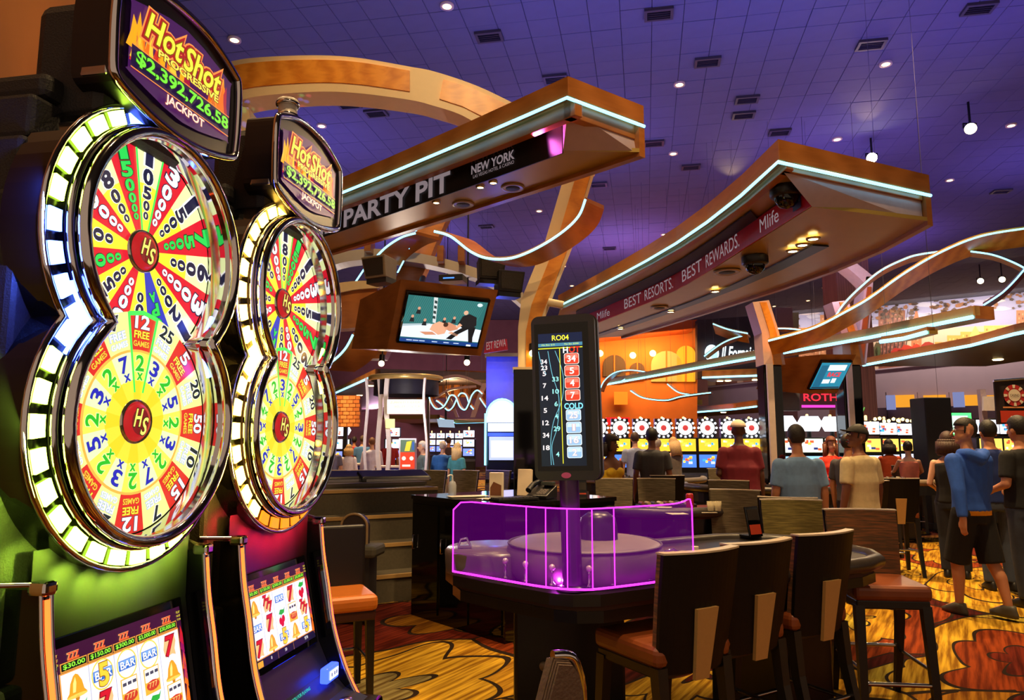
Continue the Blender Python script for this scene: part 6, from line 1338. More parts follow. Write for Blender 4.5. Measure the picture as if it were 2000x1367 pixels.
MB().box((-.26, .28, 1.6), (.03, .06, .8), em((120, 230, 255), 3)).build('side_light', t); MB().box((0, .1, .98), (.48, .3, .06), BLACK).build('deck', t, .01); p = Print((0, .04, .6), (1, 0, 0), (0, 0, 1), .8, .004); p.poly([(-.2, -.3), (.1, -.3), (.2, .2), (-.1, .3), (-.2, .1)], (120, 90, 170), 1); p.poly([(-.1, -.2), (.05, -.1), (.0, .2)], (226, 210, 240), 2); p.build('belly_art', t)
light('slot_glow', 'POINT', so + Vector((-.1, -.2, 1.6)), 14, (.06, .1, 1.0), .1)
# --- kiosk left: curved posts, lightbox, poster
kx = thing('kiosk', 'round kiosk with white wavy posts and glowing directory box', 'kiosk', (W(785, 860, 15).x, 15, 0)); so = Vector(kx.location)
for k, (x, a) in enumerate(((736, 1), (752, -1), (712, 1), (828, -1))):
    pts = [(x + 3 * math.sin((y - 735) / 30.0) * a, y) for y in range(738, 925, 10)]; q = MB(); q.strip([W(px, y, 15 - .3 * k) - so for px, y in pts], [W(px + (8 if k < 2 else 4), y, 15 - .3 * k) - so for px, y in pts], (0, .1, 0), pm((240, 230, 230), .4)); q.build('wavy_post', kx)
q = MB(); q.lathe([(.75, 0), (.80, .02), (.80, .1), (.75, .12), (.75, 0)], pm((206, 176, 110), .3, .5), Vector((0, .4, W(790, 742, 15).z)), n=30); q.build('ring_canopy', kx)
q = MB(); q.lathe([(.7, 0), (.7, .45)], pm((30, 28, 50), .5), Vector((0, .5, W(790, 770, 15).z)), n=24); q.build('drum', kx)
q = MB(); q.prism([W(x, y, 14.2) - so for x, y in ((756, 808), (827, 808), (827, 780), (756, 780))], (0, .12, 0), em((250, 240, 200), 1.3)); lb_ = q.build('lightbox', kx)
ex = (W(790, 790, 14.18) - W(780, 790, 14.18)) / 10; p = Print(W(792, 794, 14.18) - so, ex, Vector((0, 0, ex.length)), 0, .01)
for k, s_ in enumerate(('ZUMANITY THEATER', 'ROLLER COASTER', 'RESTROOMS')): p.text(s_, 28, 8 - 8 * k, 4.2, (150, 140, 120), 1, align='r')
p.build('directory_print', lb_)
q = MB(); q.prism([W(x, y, 14.6) - so for x, y in ((753, 836), (770, 836), (770, 818), (753, 818))], (0, .08, 0), em((240, 220, 150), 1.0)); q.build('small_sign', kx)
t = thing('poster_stand', 'framed red poster stand in front of the kiosk', 'poster', (W(797, 860, 13.5).x, 13.5, 0)); so = Vector(t.location)
q = MB(); q.prism([W(x, y, 13.5) - so for x, y in ((779, 918), (813, 918), (813, 856), (779, 856))], (0, .06, 0), pm((206, 200, 210), .4)); q.build('frame', t, .01); MB().cyl((0, .03, 0), (0, .03, W(797, 918, 13.5).z), .03, BLACK).build('leg', t)
ex = (W(800, 890, 13.48) - W(790, 890, 13.48)) / 10; p = Print(W(796, 887, 13.48) - so, ex, Vector((0, 0, ex.length)), 1.0, .006); p.rect(-14, -28, 14, 4, (226, 66, 40), 1); p.rect(-14, 4, 14, 28, (90, 110, 90), 1); p.poly([(-6, 6), (4, 6), (8, 26), (-2, 24)], (226, 196, 60), 2); p.disc(-7, -8, 4, 4, (246, 226, 210), 2); p.disc(8, -8, 4, 4, (246, 226, 210), 2); p.rect(-10, -24, 6, -20, (246, 220, 206), 2); p.rect(9, 8, 13, 24, (60, 90, 160), 2); p.build('poster_print', t)
# --- curved brown brick wall and beams behind the squiggles
t = thing('curved_wall', 'curved orange brick wall with dark slots behind the blue squiggles', 'wall', W(880, 760, 21)); so = Vector(t.location)
q = MB(); A = [W(x, 722 + abs(x - 890) * .06, 21 + (x - 890) ** 2 * .0004) - so for x in range(815, 975, 16)]; B = [Vector((a.x, a.y, W(890, 775, 21).z - so.z)) for a in A]; q.strip(A, B, (0, .3, 0), pm((196, 116, 50), .8, 0, .2, 3)); q.build('brick_face', t)
for x in range(830, 965, 17): q = MB(); q.prism([W(xx, y, 20.9 + (x - 890) ** 2 * .0004) - so for xx, y in ((x, 770), (x + 5, 770), (x + 5, 730), (x, 730))], (0, .1, 0), pm((90, 48, 24), .8)); q.build('dark_slot', t)
light('wall_washer', 'POINT', W(880, 770, 19.5), 60, WARM, .2)
t = thing('truss_frame', 'grey-pink curved truss with leaning strut behind the blue squiggles', 'truss', W(890, 800, 18.5)); so = Vector(t.location); MAUVE = pm((150, 120, 130), .5)
add_px('top_chord', t, [(822, 752), (870, 734), (905, 733), (950, 752)], [(822, 758), (870, 740), (905, 739), (950, 758)], 18.5, (0, .2, 0), MAUVE, so); add_px('lower_chord', t, [(850, 775), (880, 758), (930, 752)], [(850, 779), (880, 762), (930, 756)], 18.5, (0, .2, 0), MAUVE, so)
add_px('strut', t, [(942, 748), (930, 780), (918, 815)], [(952, 748), (940, 780), (928, 815)], 18.3, (0, .2, 0), MAUVE, so, 3); add_px('strut', t, [(868, 766), (880, 790), (890, 815)], [(874, 766), (886, 790), (896, 815)], 18.6, (0, .2, 0), MAUVE, so, 3); add_px('support', t, [(834, 752), (834, 860), (834, 979)], [(838, 752), (838, 860), (838, 979)], 18.6, (0, .2, 0), pm((70, 56, 56), .6), so, 2)
t = thing('monitor', 'small far hanging monitor with picture over the tiny tower slots', 'monitor', W(870, 825, 19)); so = Vector(t.location); q = MB(); q.prism([W(x, y, 19) - so for x, y in ((857, 834), (888, 835), (885, 820), (853, 818))], (0, .1, 0), em((150, 170, 190), .9)); q.build('screen', t); MB().cyl((0, .1, 0), (0, .1, .5), .03, BLACK).build('hanger', t); MB().cyl((0, .1, .5), (0, .1, CEIL - so.z), .012, BLACK, n=5).build('suspension_wire', t)
# lamps hanging low in the left background
for k, (x, y) in enumerate(((745, 710), (912, 708), (1040, 690))):
    t = thing('track_lamp', 'warm track lamp ' + ('under the left corner of the television', 'under the right corner of the television', 'beside the foot of the gold column')[k], 'lamp', W(x, y, (9.7, 9.7, 8.72)[k])); MB().ball((0, 0, 0), .04, em((255, 220, 150), 16), 10, 8).build('bulb', t); MB().cyl((0, .03, .02), (0, .06, .12), .04, BLACK).build('housing', t); MB().cyl((0, .06, .1), (0, .06, (2.6, 2.6, .13)[k]), .01, BLACK).build('stem', t)
# red banner fragment & loudspeakers over the television
t = thing('red_banner', 'piece of red rewards banner right of the television', 'banner', W(965, 675, 9.2)); so = Vector(t.location); q = MB(); q.prism([W(x, y, 9.2) - so for x, y in ((945, 690), (992, 683), (990, 662), (950, 668))], (0, .05, 0), pm((190, 30, 80), .5)); q.build('band', t)
ex = (W(990, 672, 9.15) - W(950, 680, 9.15)); p = Print(W(947, 688, 9.17) - so, ex.normalized(), Vector((0, 0, 1)), 0, .01); p.text('EST REWA', ex.length * .55, .075, .10, LET, 1, w=ex.length * .95); p.build('lettering', t)
for k, (x, y, Y) in enumerate(((745, 528, 8.6), (955, 530, 9.0), (990, 555, 9.0))):
    t = thing('loudspeaker', ('grey wedge loudspeaker left of the brown leg above the television', 'black loudspeaker on the silver beam below the ribbon', 'black loudspeaker right of the television housing')[k], 'loudspeaker', W(x, y + 18, Y), (-.5, .3, .4)[k]); q = MB(); q.hexa([(-.16, -.12, 0), (.16, -.12, 0), (.12, .14, 0), (-.12, .14, 0)], [(-.18, -.18, .26), (.18, -.18, .26), (.13, .14, .26), (-.13, .14, .26)], pm((120, 108, 92) if k == 0 else (20, 18, 20), .5)); q.build('cabinet', t, .01); q = MB(); q.hexa([(-.13, -.135, .03), (.13, -.135, .03), (.13, -.125, .03), (-.13, -.125, .03)], [(-.15, -.185, .23), (.15, -.185, .23), (.15, -.16, .23), (-.15, -.16, .23)], DARKMESH); q.build('grille', t); MB().box((0, 0, -.03), (.3, .2, .06), BLACK).build('bracket', t)
t = thing('receiver_box', 'slim black receiver with blue lights on top of the television housing', 'receiver', W(885, 552, 7.45), -.2); MB().box((0, 0, .035), (.26, .2, .07), BLACK).build('case', t, .006); MB().box((-.02, -.101, .03), (.12, .004, .012), em((60, 120, 255), 2)).build('indicator', t)

t = thing('blue_partition', 'blue-lit partition between the arched machine and the black column', 'partition', (W(985, 860, 12.2).x, 12.2, 0)); q = MB(); q.box((0, 0, 1.5), (.62, .1, 3.0), pm((120, 120, 190), .5)); q.build('panel', t, .01); MB().box((0, -.06, 3.02), (.66, .2, .06), CHROME_R).build('cap', t)
light('slot_glow', 'POINT', (W(960, 860, 11.7).x, 11.7, 2.6), 16, (.06, .1, 1.0), .1)

light('far_wall_fill', 'POINT', (-7, 37, 3.0), 500, (.8, .45, .7), .4)  # added point lamp lifts the dark far left wall
light('far_wall_fill', 'POINT', (-1, 34, 3.2), 300, (.6, .4, 1.0), .4)  # second added lamp for the same wall
light('kiosk_fill', 'POINT', W(775, 800, 13.2), 55, (1.0, .9, .85), .1)  # added point lamp brightens the kiosk posts
light('far_arch_fill', 'SPOT', W(1640, 560, 10.5) + Vector((0, 0, 3)), 260, (1.0, .72, .8), .1, W(1680, 600, 14), 50, .9)  # added spot brightens the far arch and pinkish column
light('far_arch_fill', 'POINT', W(1660, 560, 13.2), 14, (.9, .7, 1.0), .1)  # added lilac point lamp brightens the far arch
# neon word, glowing strip and string of bulbs over the hexagon-topped slots
t = thing('neon_word', 'red neon word above the hexagon-topped slot machines', 'sign', W(1600, 778, 15.6)); so = Vector(t.location)
q = MB(); q.prism([W(x, y, 15.7) - so for x, y in ((1560, 800), (1646, 800), (1646, 762), (1560, 762))], (0, .1, 0), pm((60, 30, 46), .6)); q.build('board', t)
ex = (W(1610, 780, 15.6) - W(1600, 780, 15.6)) / 10; p = Print(W(1602, 776, 15.6) - so, ex, Vector((0, 0, ex.length)), 1.2, .02); p.text('ROTH', 0, 0, 14, (236, 40, 60), 1, w=66, bold=.02); p.rect(-38, -20, 40, -15, (236, 60, 190), 1); p.build('letters', t); MB().cyl((0, .15, 0), (0, .15, CEIL - so.z), .004, BLACK, n=5).build('suspension_wire', t)
t = thing('bulb_string', 'string of warm bulbs over the slanting slot row', 'lights', W(1770, 825, 15)); so = Vector(t.location); pts = [(1700 + 9 * k, 826 - 5 * abs(math.sin(k * .8)) - (4 if k % 3 else 0)) for k in range(16)]
MB().tube([W(x, y - 3, 15) - so for x, y in pts], .008, BLACK, 5).build('cable', t)
for x, y in pts: q = MB(); q.ball(W(x, y, 15) - so, .035, em((255, 206, 110), 7), 8, 6); q.build('bulb', t)
for x in (pts[0], pts[-1]): MB().cyl(W(x[0], x[1] - 3, 15) - so, Vector((W(x[0], x[1], 15).x - so.x, 0, CEIL - so.z)), .003, BLACK, n=5).build('suspension_wire', t)
# left distance: brick panel, blue counters
t = thing('brick_panel', 'orange brick panel lit warmly in the left distance', 'wall', W(672, 800, 22)); so = Vector(t.location); q = MB(); q.prism([W(x, y, 22) - so for x, y in ((640, 834), (702, 834), (702, 772), (640, 772))], (0, .3, 0), pm((150, 84, 40), .8)); q.build('backing', t)
for r_ in range(8):
    for c_ in range(5): x0 = 640 + c_ * 12.6 + (r_ % 2) * 5; y0 = 833 - r_ * 7.6; q = MB(); q.prism([W(x, y, 21.95) - so for x, y in ((x0, y0), (min(x0 + 11.4, 703), y0), (min(x0 + 11.4, 703), y0 - 6.4), (x0, y0 - 6.4))], (0, .06, 0), pm(((216, 130, 64), (196, 112, 52), (226, 146, 78))[(r_ * 3 + c_) % 3], .85)); q.build('brick', t)
light('wall_washer', 'SPOT', W(672, 745, 20.4), 120, WARM, .1, W(672, 810, 22), 80, .8)
MB().box((0, .3, -W(672, 834, 22).z / 2 - (so.z - W(672, 834, 22).z) ), (.12, .12, W(672, 834, 22).z), BLACK).build('stand', t)
for px, Y, w_, lb in ((757, 15.6, .5, 'blue-fronted counter beside the kiosk posts'), (700, 17.2, .7, 'blue-fronted counter between the white top and lilac shirt')):
    t = thing('blue_counter', lb, 'counter', (W(px, 860, Y).x, Y, 0)); MB().box((0, .2, .5), (w_, .4, 1.0), pm((44, 44, 150), .5)).build('front', t, .01); MB().box((0, .2, 1.02), (w_ * 1.06, .46, .04), pm((226, 210, 206), .4)).build('top', t, .006); MB().box((0, -.002, .82), (w_ * .9, .01, .1), pm((190, 40, 60), .5)).build('red_stripe', t)
# ================================================================ people
SKIN = {'fair': (222, 168, 138), 'tan': (190, 128, 92), 'brown': (128, 78, 54), 'dark': (84, 52, 40)}
def cloth(c): return pm(c, .85, 0, .18, 26, .15)
VOX = []
def remesh(o, v, it=4):
    m = o.modifiers.new('remesh', 'REMESH'); m.mode = 'VOXEL'; m.voxel_size = v; m.use_smooth_shade = True
    s = o.modifiers.new('smooth', 'SMOOTH'); s.iterations = it; s.factor = .5; VOX.append(o); return o
def rings(mb, R, m, n=16):
    """closed stack of ellipses [(z, cx, cy, rx, ry)]"""
    vs = []
    for z, cx, cy, rx, ry in R:
        for j in range(n): a = 2 * PI * j / n; vs.append((cx + rx * math.cos(a), cy + ry * math.sin(a), z))
    fs = [(i * n + j, i * n + (j + 1) % n, (i + 1) * n + (j + 1) % n, (i + 1) * n + j) for i in range(len(R) - 1) for j in range(n)]
    fs += [tuple(range(n))[::-1], tuple(range((len(R) - 1) * n, len(R) * n))]; mb.add(vs, fs, m, True)
def hand(mb, w, d, m, side, curl=.5):
    """palm and five fingers at wrist w pointing along d"""
    d = Vector(d).normalized(); fwd = Vector((0, -1, 0)); 
    if abs(d.dot(fwd)) > .9: fwd = Vector((0, 0, 1))
    wd_ = (fwd - d * fwd.dot(d)).normalized(); pl = d.cross(wd_) * side
    p = Vector(w); k = p + d * .085
    for s in (-.026, -.009, .009, .026): mb.cone(p + wd_ * s * .7, .017, k + wd_ * s * 1.05, .013, m, 8)
    for s, ln in ((.029, .062), (.010, .072), (-.010, .067), (-.029, .052)):
        a = k + wd_ * s; b = a + d * ln * .55 + pl * (.012 * curl); c = b + d * ln * .45 * (1 - curl * .5) + pl * (.03 * curl); mb.cone(a, .0098, b, .009, m, 6); mb.cone(b, .009, c, .0078, m, 6)
    t0 = p + d * .02 + wd_ * .022; t1 = t0 + wd_ * .030 + d * .032 + pl * .012; t2 = t1 + d * .034 + wd_ * .004 + pl * .008; mb.cone(t0, .014, t1, .011, m, 6); mb.cone(t1, .011, t2, .009, m, 6)
ARMS = {'down': ((.235, .02, 1.12), (.255, -.03, .86)), 'pocket': ((.26, .06, 1.13), (.20, -.06, .92)), 'bent': ((.245, .03, 1.13), (.16, -.20, 1.06)), 'swingf': ((.24, -.05, 1.12), (.25, -.20, .90)), 'swingb': ((.24, .10, 1.12), (.26, .14, .88)), 'table': ((.24, -.04, 1.14), (.07, -.24, 1.02)), 'phone': ((.22, -.10, 1.16), (.10, -.30, 1.22)), 'hip': ((.34, .06, 1.14), (.22, -.04, .98)), 'reach': ((.26, -.14, 1.2), (.24, -.40, 1.16))}
def person(label, px, Y, face_deg, height=1.75, skin='tan', shirt=(90, 90, 100), sleeve='short', pants=(30, 34, 50), leg='long', hair=(30, 22, 18), hairstyle='short', arms=('down', 'down'), female=False, head=(0, 0), stride=0.0, shoes=(24, 22, 22), cap=None, hood=False, shirt_len=.90, bodice=None, under=None, glasses=False, v=.013, seated=False, dress=None, lean=0.0, bulk=1.0, loc=None, z=0.0):
    """standing figure; face_deg 0 = looks towards the camera side (-Y), 180 = away, 90 = to the right (+X)"""
    g = W(px, 860, Y) if loc is None else Vector(loc); s = height / 1.75
    t = thing('person', label, 'person', (g.x, g.y, z), math.radians(face_deg), 'people on the gaming floor', s)
    S_ = pm(SKIN[skin], .55, 0, .08, 30); sw = .172 if female else .195; hw = .165 if female else .155; k = bulk
    hip = [(sx * .088, 0, .92) for sx in (-1, 1)]; leg_j = []
    for sx in (-1, 1):
        f = stride * sx
        if seated: leg_j.append(((sx * .10, 0, .52), (sx * .13, -.42, .52), (sx * .13, -.40, .08)))
        else: leg_j.append(((sx * .09, 0, .90), (sx * .10, -.16 * f - .02 * (1 if f else .5), .49), (sx * .10, (-.24 if f > 0 else -.34) * f + .02, .085 + (.03 if f < 0 else 0))))
    dz = -.38 if seated else 0.0
    def Z(p): return Vector((p[0], p[1] + lean * max(0, p[2] - .9), p[2] + dz))
    hx, hy = math.radians(head[0]), math.radians(head[1]); HC = Z((0, -.02, 1.635)); HM = Matrix.Rotation(hx, 3, 'Z') @ Matrix.Rotation(hy, 3, 'X')
    def H(p): return HC + HM @ Vector(p)
    # ---- body, one continuous surface
    b = MB()
    rings(b, [(z_ + dz, 0, y_ + lean * max(0, z_ - .9), rx, ry) for z_, y_, rx, ry in ((.84, .0, hw * .92, .105), (.92, .0, hw, .115), (1.04, .0, .128 if female else .14, .098), (1.16, .0, .140 if female else .155, .105), (1.28, -.005, sw * .88, .112 if not female else .12), (1.38, .005, sw * .92, .10), (1.43, .01, sw * .70, .08), (1.47, .01, .07, .06))], S_)
    if female:
        for sx in (-1, 1): b.ball(Z((sx * .075, -.085, 1.265)), (.068, .06, .062), S_)
    b.cone(Z((0, .012, 1.42)), .058, H((0, .015, -.07)), .05, S_, 12)
    b.ball(H((0, .008, .035)), (.074, .092, .098), S_, 16, 12); b.ball(H((0, -.012, -.035)), (.058, .07, .075), S_, 14, 10); b.ball(H((0, -.05, -.085)), (.028, .024, .022), S_, 10, 8)
    b.cone(H((0, -.088, .01)), .010, H((0, -.106, -.028)), .014, S_, 8)
    for sx in (-1, 1): b.ball(H((sx * .075, .012, -.008)), (.012, .022, .034), S_, 8, 8)
    for i, sx in enumerate((-1, 1)):
        el, wr = ARMS[arms[i]]; sh = Z((sx * (sw - .01), .01, 1.385)); el = Z((el[0] * sx * (.92 if female else 1), el[1], el[2])); wr = Z((wr[0] * sx, wr[1], wr[2])); r = .82 if female else 1.0
        b.cone(sh, .056 * r, el, .042 * r, S_); b.cone(el, .042 * r, wr, .029 * r, S_); hand(b, wr, (wr - el).normalized() * .6 + Vector((0, -.1, -.35 if arms[i] in ('down', 'swingf', 'swingb', 'pocket') else -.05)), S_, sx)
        hj, kn, an = [Vector(p) for p in leg_j[i]]; b.cone(hj, .088, kn, .055, S_); b.cone(kn, .055, (kn + an) / 2 + Vector((0, .012, .05)), .054, S_); b.cone((kn + an) / 2 + Vector((0, .012, .05)), .052, an, .034, S_)
        b.cone(an, .036, an + Vector((0, -.13, -.05)), .028, S_, 8)
    body = remesh(b.build('body', t), v, 3)
    # ---- face
    for sx in (-1, 1): f = MB(); f.ball(H((sx * .030, -.077, .018)), (.012, .007, .007), pm((236, 230, 224), .3), 8, 6); f.ball(H((sx * .030, -.083, .018)), (.006, .004, .006), pm((36, 22, 16), .2), 8, 6); f.build('eye', t)
    f = MB(); f.ball(H((0, -.082, -.055)), (.022, .008, .007), pm((150, 70, 64), .5), 10, 6); f.build('mouth', t)
    for sx in (-1, 1): f = MB(); f.ball(H((sx * .030, -.082, .040)), (.017, .005, .004), pm(hair, .8), 8, 6); f.build('eyebrow', t)
    # ---- hair
    HR = pm(hair, .6, 0, .25, 60, .3)
    q = MB()
    if hairstyle != 'bald':
        def shell(rx, ry, rz, c, cut):
            base = len(q.v); m0 = MB(); m0.ball(c, (rx, ry, rz), HR, 20, 14); keep = []
            for fa in m0.f:
                ce = sum((Vector(m0.v[i]) for i in fa), Vector()) / len(fa)
                if not cut(ce): keep.append(fa)
            q.add([H(vv) for vv in m0.v], keep, HR, True)
        low = {'short': -.045, 'bob': -.12, 'long': -.12, 'afro': -.10, 'bun': -.04}[hairstyle]
        kx = {'short': 1.0, 'bob': 1.08, 'long': 1.07, 'afro': 1.30, 'bun': 1.02}[hairstyle]
        shell(.083 * kx, .102 * kx, .106 * kx, (0, .012, .040), lambda c: (c.y < -.02 and c.z < .068) or (c.z < low) or (c.y < .03 and c.z < -.005 and hairstyle in ('short', 'bun')))
        if hairstyle in ('bob', 'long', 'afro'):
            d_ = {'bob': .17, 'long': .30, 'afro': .17}[hairstyle]
            for a in range(-5, 6):
                an = a * .26; x, y = .086 * math.sin(an) * kx, .012 + .095 * math.cos(an) * kx
                q.cone(H((x, y, .02)), .03, H((x * 1.12, y * 1.05, -d_ + .04)), .028 if hairstyle != 'long' else .022, HR, 8)
        if hairstyle == 'bun': q.ball(H((0, .11, .06)), .042, HR)
        hobj = q.build('hair', t); md = hobj.modifiers.new('solid', 'SOLIDIFY'); md.thickness = .012; md.offset = -1
    if cap:
        q = MB(); CM = cloth(cap)
        vs = MB(); vs.ball((0, .008, .045), (.093, .108, .092), CM, 20, 12); q.add([H(x) for x in vs.v], [fa for fa in vs.f if sum(vs.v[i][2] for i in fa) / len(fa) > .045], CM, True)
        q.strip([H((-.085 + .17 * i / 8, -.06 - .03 * math.sin(PI * i / 8), .052)) for i in range(9)], [H((-.075 + .15 * i / 8, -.10 - .07 * math.sin(PI * i / 8), .045)) for i in range(9)], (0, 0, .008), CM); c_ = q.build('cap', t); md = c_.modifiers.new('solid', 'SOLIDIFY'); md.thickness = .006
    if glasses:
        q = MB()
        for sx in (-1, 1): q.tube([H((sx * .032 + .021 * math.cos(a), -.094, .016 + .016 * math.sin(a))) for a in [2 * PI * i / 12 for i in range(12)]], .0017, BLACK, 5, True); q.tube([H((sx * .055, -.09, .02)), H((sx * .078, .01, .018))], .0017, BLACK, 5)
        q.build('glasses', t)
    # ---- shirt
    C = cloth(shirt); q = MB(); e = .016; top = 1.435
    if dress == 'strapless': top = 1.31
    lw = shirt_len
    R = [(lw, .0, hw * 1.06 * k + e, .125 * k + e), (1.0, .0, (.148 if female else .158) * k + e, .115 * k + e), (1.10, .0, (.142 if female else .160) * k + e, .112 * k + e), (1.20, .0, (.156 if female else .17) * k + e, .116 * k + e), (1.29, -.004, sw * .9 + e, (.118 if not female else .128) + e), (1.375, .005, sw * .93 + e * .8, .104 + e), (1.425, .012, sw * .72 + e, .088 + e), (1.462, .014, .078, .07)]
    if dress == 'strapless': R = [r_ for r_ in R if r_[0] < 1.31]
    if dress == 'tank': R = R[:-2] + [(1.40, .005, sw * .55, .095)]
    rings(q, [(z_ + dz, 0, y_ + lean * max(0, z_ - .9), rx, ry) for z_, y_, rx, ry in R], C)
    if female and top > 1.25:
        for sx in (-1, 1): q.ball(Z((sx * .075, -.092, 1.262)), (.078, .068, .07), C)
    for i, sx in enumerate((-1, 1)):
        if sleeve == 'none': break
        el, wr = ARMS[arms[i]]; sh = Z((sx * (sw - .012), .01, 1.378)); el = Z((el[0] * sx * (.92 if female else 1), el[1], el[2])); wr = Z((wr[0] * sx, wr[1], wr[2])); r = (.9 if female else 1.0) * (1.02 if hood else 1.0)
        if sleeve == 'short': m_ = sh.lerp(el, .78); q.tube([sh, m_], [.072 * r, .066 * r], C, 12); q.ball(sh, .072 * r, C)
        else:
            q.cone(sh, .072 * r, el, .058 * r, C); q.tube([el, el.lerp(wr, .96)], [.058 * r, .042 * r], C, 12)
    if hood:
        q.cone(Z((-.09, .09, 1.44)), .055, Z((0, .13, 1.40)), .06, C); q.cone(Z((.09, .09, 1.44)), .055, Z((0, .13, 1.40)), .06, C); q.cone(Z((-.10, .02, 1.45)), .04, Z((-.09, .09, 1.44)), .055, C); q.cone(Z((.10, .02, 1.45)), .04, Z((.09, .09, 1.44)), .055, C)
    remesh(q.build('shirt' if not dress == 'strapless' else 'dress_bodice', t), v, 4)
    if under is not None:
        q = MB(); rings(q, [(lw - .035, 0, 0, hw * 1.05 * k + e, .124 * k + e), (lw + .05, 0, 0, hw * 1.04 * k + e * .8, .12 * k + e * .8)], cloth(under)); q.build('shirt_hem', t)
    # ---- trousers, shorts or skirt
    P_ = cloth(pants); q = MB()
    if leg == 'skirt':
        rings(q, [(.38, 0, .0, .30, .24), (.55, 0, 0, .27, .21), (.75, 0, 0, .22, .17), (.90, 0, 0, hw * 1.05 + .015, .135), (1.02, 0, 0, .15, .122)], P_)
    else:
        rings(q, [(.82 + dz, 0, .0, hw * 1.0 * k + .012, .115 * k + .012), (.90 + dz, 0, 0, hw * 1.03 * k + .012, .12 * k + .012), (.99 + dz, 0, 0, .150 * k + .012, .112 * k + .012)], P_)
        for i in range(2):
            hj, kn, an = [Vector(p) for p in leg_j[i]]
            if leg == 'long': q.cone(hj, .104, kn, .074, P_); q.tube([kn, an + (an - kn).normalized() * .0], [.074, .066], P_, 12)
            else: e_ = kn.lerp(an, .06); q.tube([hj, e_], [.11, .108], P_, 14); q.ball(hj, .11, P_)
    remesh(q.build('trousers' if leg == 'long' else 'shorts' if leg == 'short' else 'skirt', t), v, 4)
    # ---- shoes
    for i in range(2):
        an = Vector(leg_j[i][2]); q = MB(); o_ = an + Vector((0, 0, -.085)); SM = pm(shoes, .5)
        rings(q, [(o_.z + .0, o_.x, o_.y - .055, .045, .135), (o_.z + .03, o_.x, o_.y - .055, .048, .138), (o_.z + .06, o_.x, o_.y - .03, .043, .10), (o_.z + .10, o_.x, o_.y + .01, .04, .05)], SM); q.build('shoe', t)
    return t
A = 'down'
person('man in a royal blue hoodie and black shorts walking away on the carpet', 1887, 6.75, 196, 1.77, 'tan', (44, 92, 196), 'long', (16, 15, 17), 'short', (20, 15, 13), 'short', ('swingf', 'swingb'), stride=.55, head=(58, -4), hood=True, shirt_len=.93, under=(232, 160, 30), glasses=True, shoes=(70, 66, 56), v=.010, bulk=1.0)
person('man in a maroon tee and white cap with his back to us', 1443, 9.0, 172, 1.82, 'dark', (104, 12, 34), 'short', (34, 44, 70), 'long', (20, 16, 14), 'bald', (A, 'bent'), cap=(226, 206, 186), bulk=1.35)
person('man in a grey-blue short-sleeved shirt standing behind the stools', 1556, 6.9, 180, 1.71, 'tan', (116, 152, 200), 'short', (40, 44, 60), 'long', (36, 28, 24), 'short', (A, A), bulk=1.15, v=.011)
person('man in a beige tee, khaki shorts and dark cap looking left', 1676, 7.2, 205, 1.72, 'brown', (196, 176, 136), 'short', (206, 176, 96), 'short', (20, 16, 14), 'short', (A, A), head=(62, -12), cap=(40, 38, 36), bulk=1.1, v=.011)
person('woman dealer in a red blouse behind the far card table', 1622, 11.2, 5, 1.62, 'fair', (226, 52, 34), 'long', (24, 22, 26), 'long', (110, 52, 30), 'long', ('table', 'table'), True)
person('woman with curly hair in a yellow flowered strapless dress', 1193, 9.6, 30, 1.62, 'brown', (232, 186, 40), 'none', (206, 110, 40), 'skirt', (40, 24, 20), 'afro', (A, A), True, head=(25, 0), dress='strapless')
person('young man in a charcoal tee with his back to us, left of the maroon shirt', 1273, 10.2, 178, 1.74, 'brown', (56, 56, 62), 'short', (30, 30, 36), 'long', (20, 16, 16), 'short', (A, A))
person('woman in a black tank top with her back half turned, left of the hoodie', 1850, 8.6, 150, 1.66, 'fair', (20, 18, 20), 'none', (30, 32, 44), 'long', (60, 34, 26), 'bob', (A, 'bent'), True, dress='tank')
person('man in a navy tee and jeans behind the blue hoodie', 1932, 7.9, 170, 1.78, 'tan', (22, 44, 110), 'short', (60, 70, 90), 'long', (22, 18, 16), 'short', ('bent', A), bulk=1.1)
person('man in a black tee and jeans cut by the right edge', 1992, 7.1, 195, 1.80, 'tan', (20, 20, 22), 'short', (50, 58, 76), 'long', (22, 18, 16), 'short', ('bent', 'bent'), bulk=1.12)
person('man in a pale grey-blue tee beyond the woman in yellow', 1240, 14.0, 170, 1.72, 'fair', (150, 160, 190), 'short', (50, 50, 60), 'long', (70, 50, 40), 'short', (A, A))
person('blonde woman in grey looking down at the far wheel slots', 1316, 14.2, 200, 1.62, 'fair', (120, 112, 106), 'none', (60, 56, 60), 'long', (206, 170, 120), 'long', ('phone', 'phone'), True, head=(0, 18), dress='tank')
person('older man in a pale checked shirt seated left of the blonde woman', 1284, 15.4, 200, 1.7, 'fair', (180, 190, 214), 'short', (60, 60, 76), 'long', (190, 180, 170), 'short', (A, A), z=-.1)
person('woman in a coral top seated at the far right table', 1772, 12.8, 160, 1.62, 'fair', (226, 130, 110), 'none', (40, 36, 40), 'long', (30, 20, 18), 'bun', ('reach', 'reach'), True, dress='tank', seated=True, z=.28)
person('person in orange seated low beyond the man in beige', 1735, 14.0, 170, 1.66, 'tan', (206, 80, 40), 'short', (40, 36, 40), 'long', (40, 24, 20), 'bob', ('table', 'table'), True, seated=True, z=.28)
person('man half hidden behind the beige tee near the dealer', 1655, 8.8, 120, 1.64, 'tan', (60, 56, 60), 'short', (40, 40, 46), 'long', (30, 22, 18), 'short', (A, A))
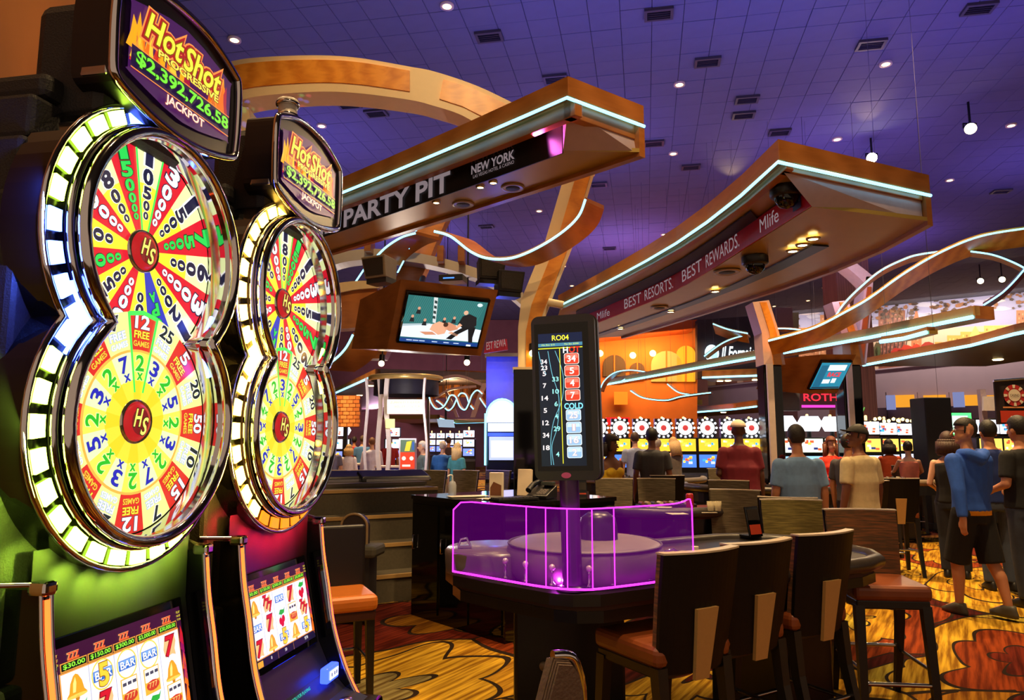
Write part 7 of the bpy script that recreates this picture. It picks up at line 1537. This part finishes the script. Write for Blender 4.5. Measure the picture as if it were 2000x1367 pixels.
# left distance
person('man in a pale lilac shirt with his back to us in the left distance', 727, 17.0, 200, 1.63, 'fair', (206, 200, 232), 'long', (80, 84, 100), 'long', (110, 70, 44), 'short', (A, A), bulk=1.1)
person('woman in a white top with blonde bob in the left distance', 682, 16.5, 175, 1.47, 'fair', (236, 222, 226), 'long', (110, 110, 120), 'long', (196, 156, 100), 'bob', (A, A), True)
person('man in a grey shirt at the far left beside the second slot machine', 648, 15.5, 185, 1.55, 'fair', (110, 106, 130), 'short', (50, 48, 56), 'long', (60, 46, 40), 'short', (A, A))
person('grey-haired person in a slate jacket facing left by the poster stand', 826, 14.8, -70, 1.55, 'fair', (96, 114, 120), 'long', (60, 66, 76), 'long', (206, 200, 196), 'short', ('bent', 'bent'))
person('man in a blue shirt and khaki trousers in the left distance', 865, 15.0, 170, 1.55, 'fair', (50, 110, 190), 'long', (186, 176, 156), 'long', (206, 190, 176), 'short', ('phone', A), bulk=1.2)
person('woman with long blonde hair, teal top and jeans in the left distance', 893, 14.6, 150, 1.51, 'fair', (70, 150, 170), 'short', (90, 130, 170), 'long', (220, 190, 140), 'long', (A, A), True)
person('person in a blue top between the two left couples', 708, 20.5, 170, 1.7, 'fair', (80, 130, 190), 'short', (50, 50, 60), 'long', (80, 56, 40), 'short', (A, A))
person('person in red far off behind the white top', 692, 21.5, 180, 1.68, 'tan', (190, 40, 50), 'short', (40, 36, 44), 'long', (40, 30, 26), 'short', (A, A))
person('person in dark red far off inside the kiosk', 761, 20.0, 200, 1.66, 'tan', (170, 40, 50), 'short', (40, 36, 44), 'long', (60, 34, 26), 'short', (A, A))
person('dark-clothed person at the far machines behind the blonde hair', 876, 21.0, 160, 1.66, 'tan', (70, 50, 60), 'long', (36, 32, 40), 'long', (60, 36, 30), 'short', (A, A))
# freeze the body surfaces so every figure is one plain continuous mesh
bpy.context.view_layer.update()
dg = bpy.context.evaluated_depsgraph_get()
for o in VOX:
    me = bpy.data.meshes.new_from_object(o.evaluated_get(dg)); old = o.data
    mats = list(old.materials); o.modifiers.clear(); o.data = me; me.name = old.name
    if not me.materials:
        for m in mats: me.materials.append(m)
    me.polygons.foreach_set('use_smooth', [True] * len(me.polygons))
bpy.context.view_layer.update()
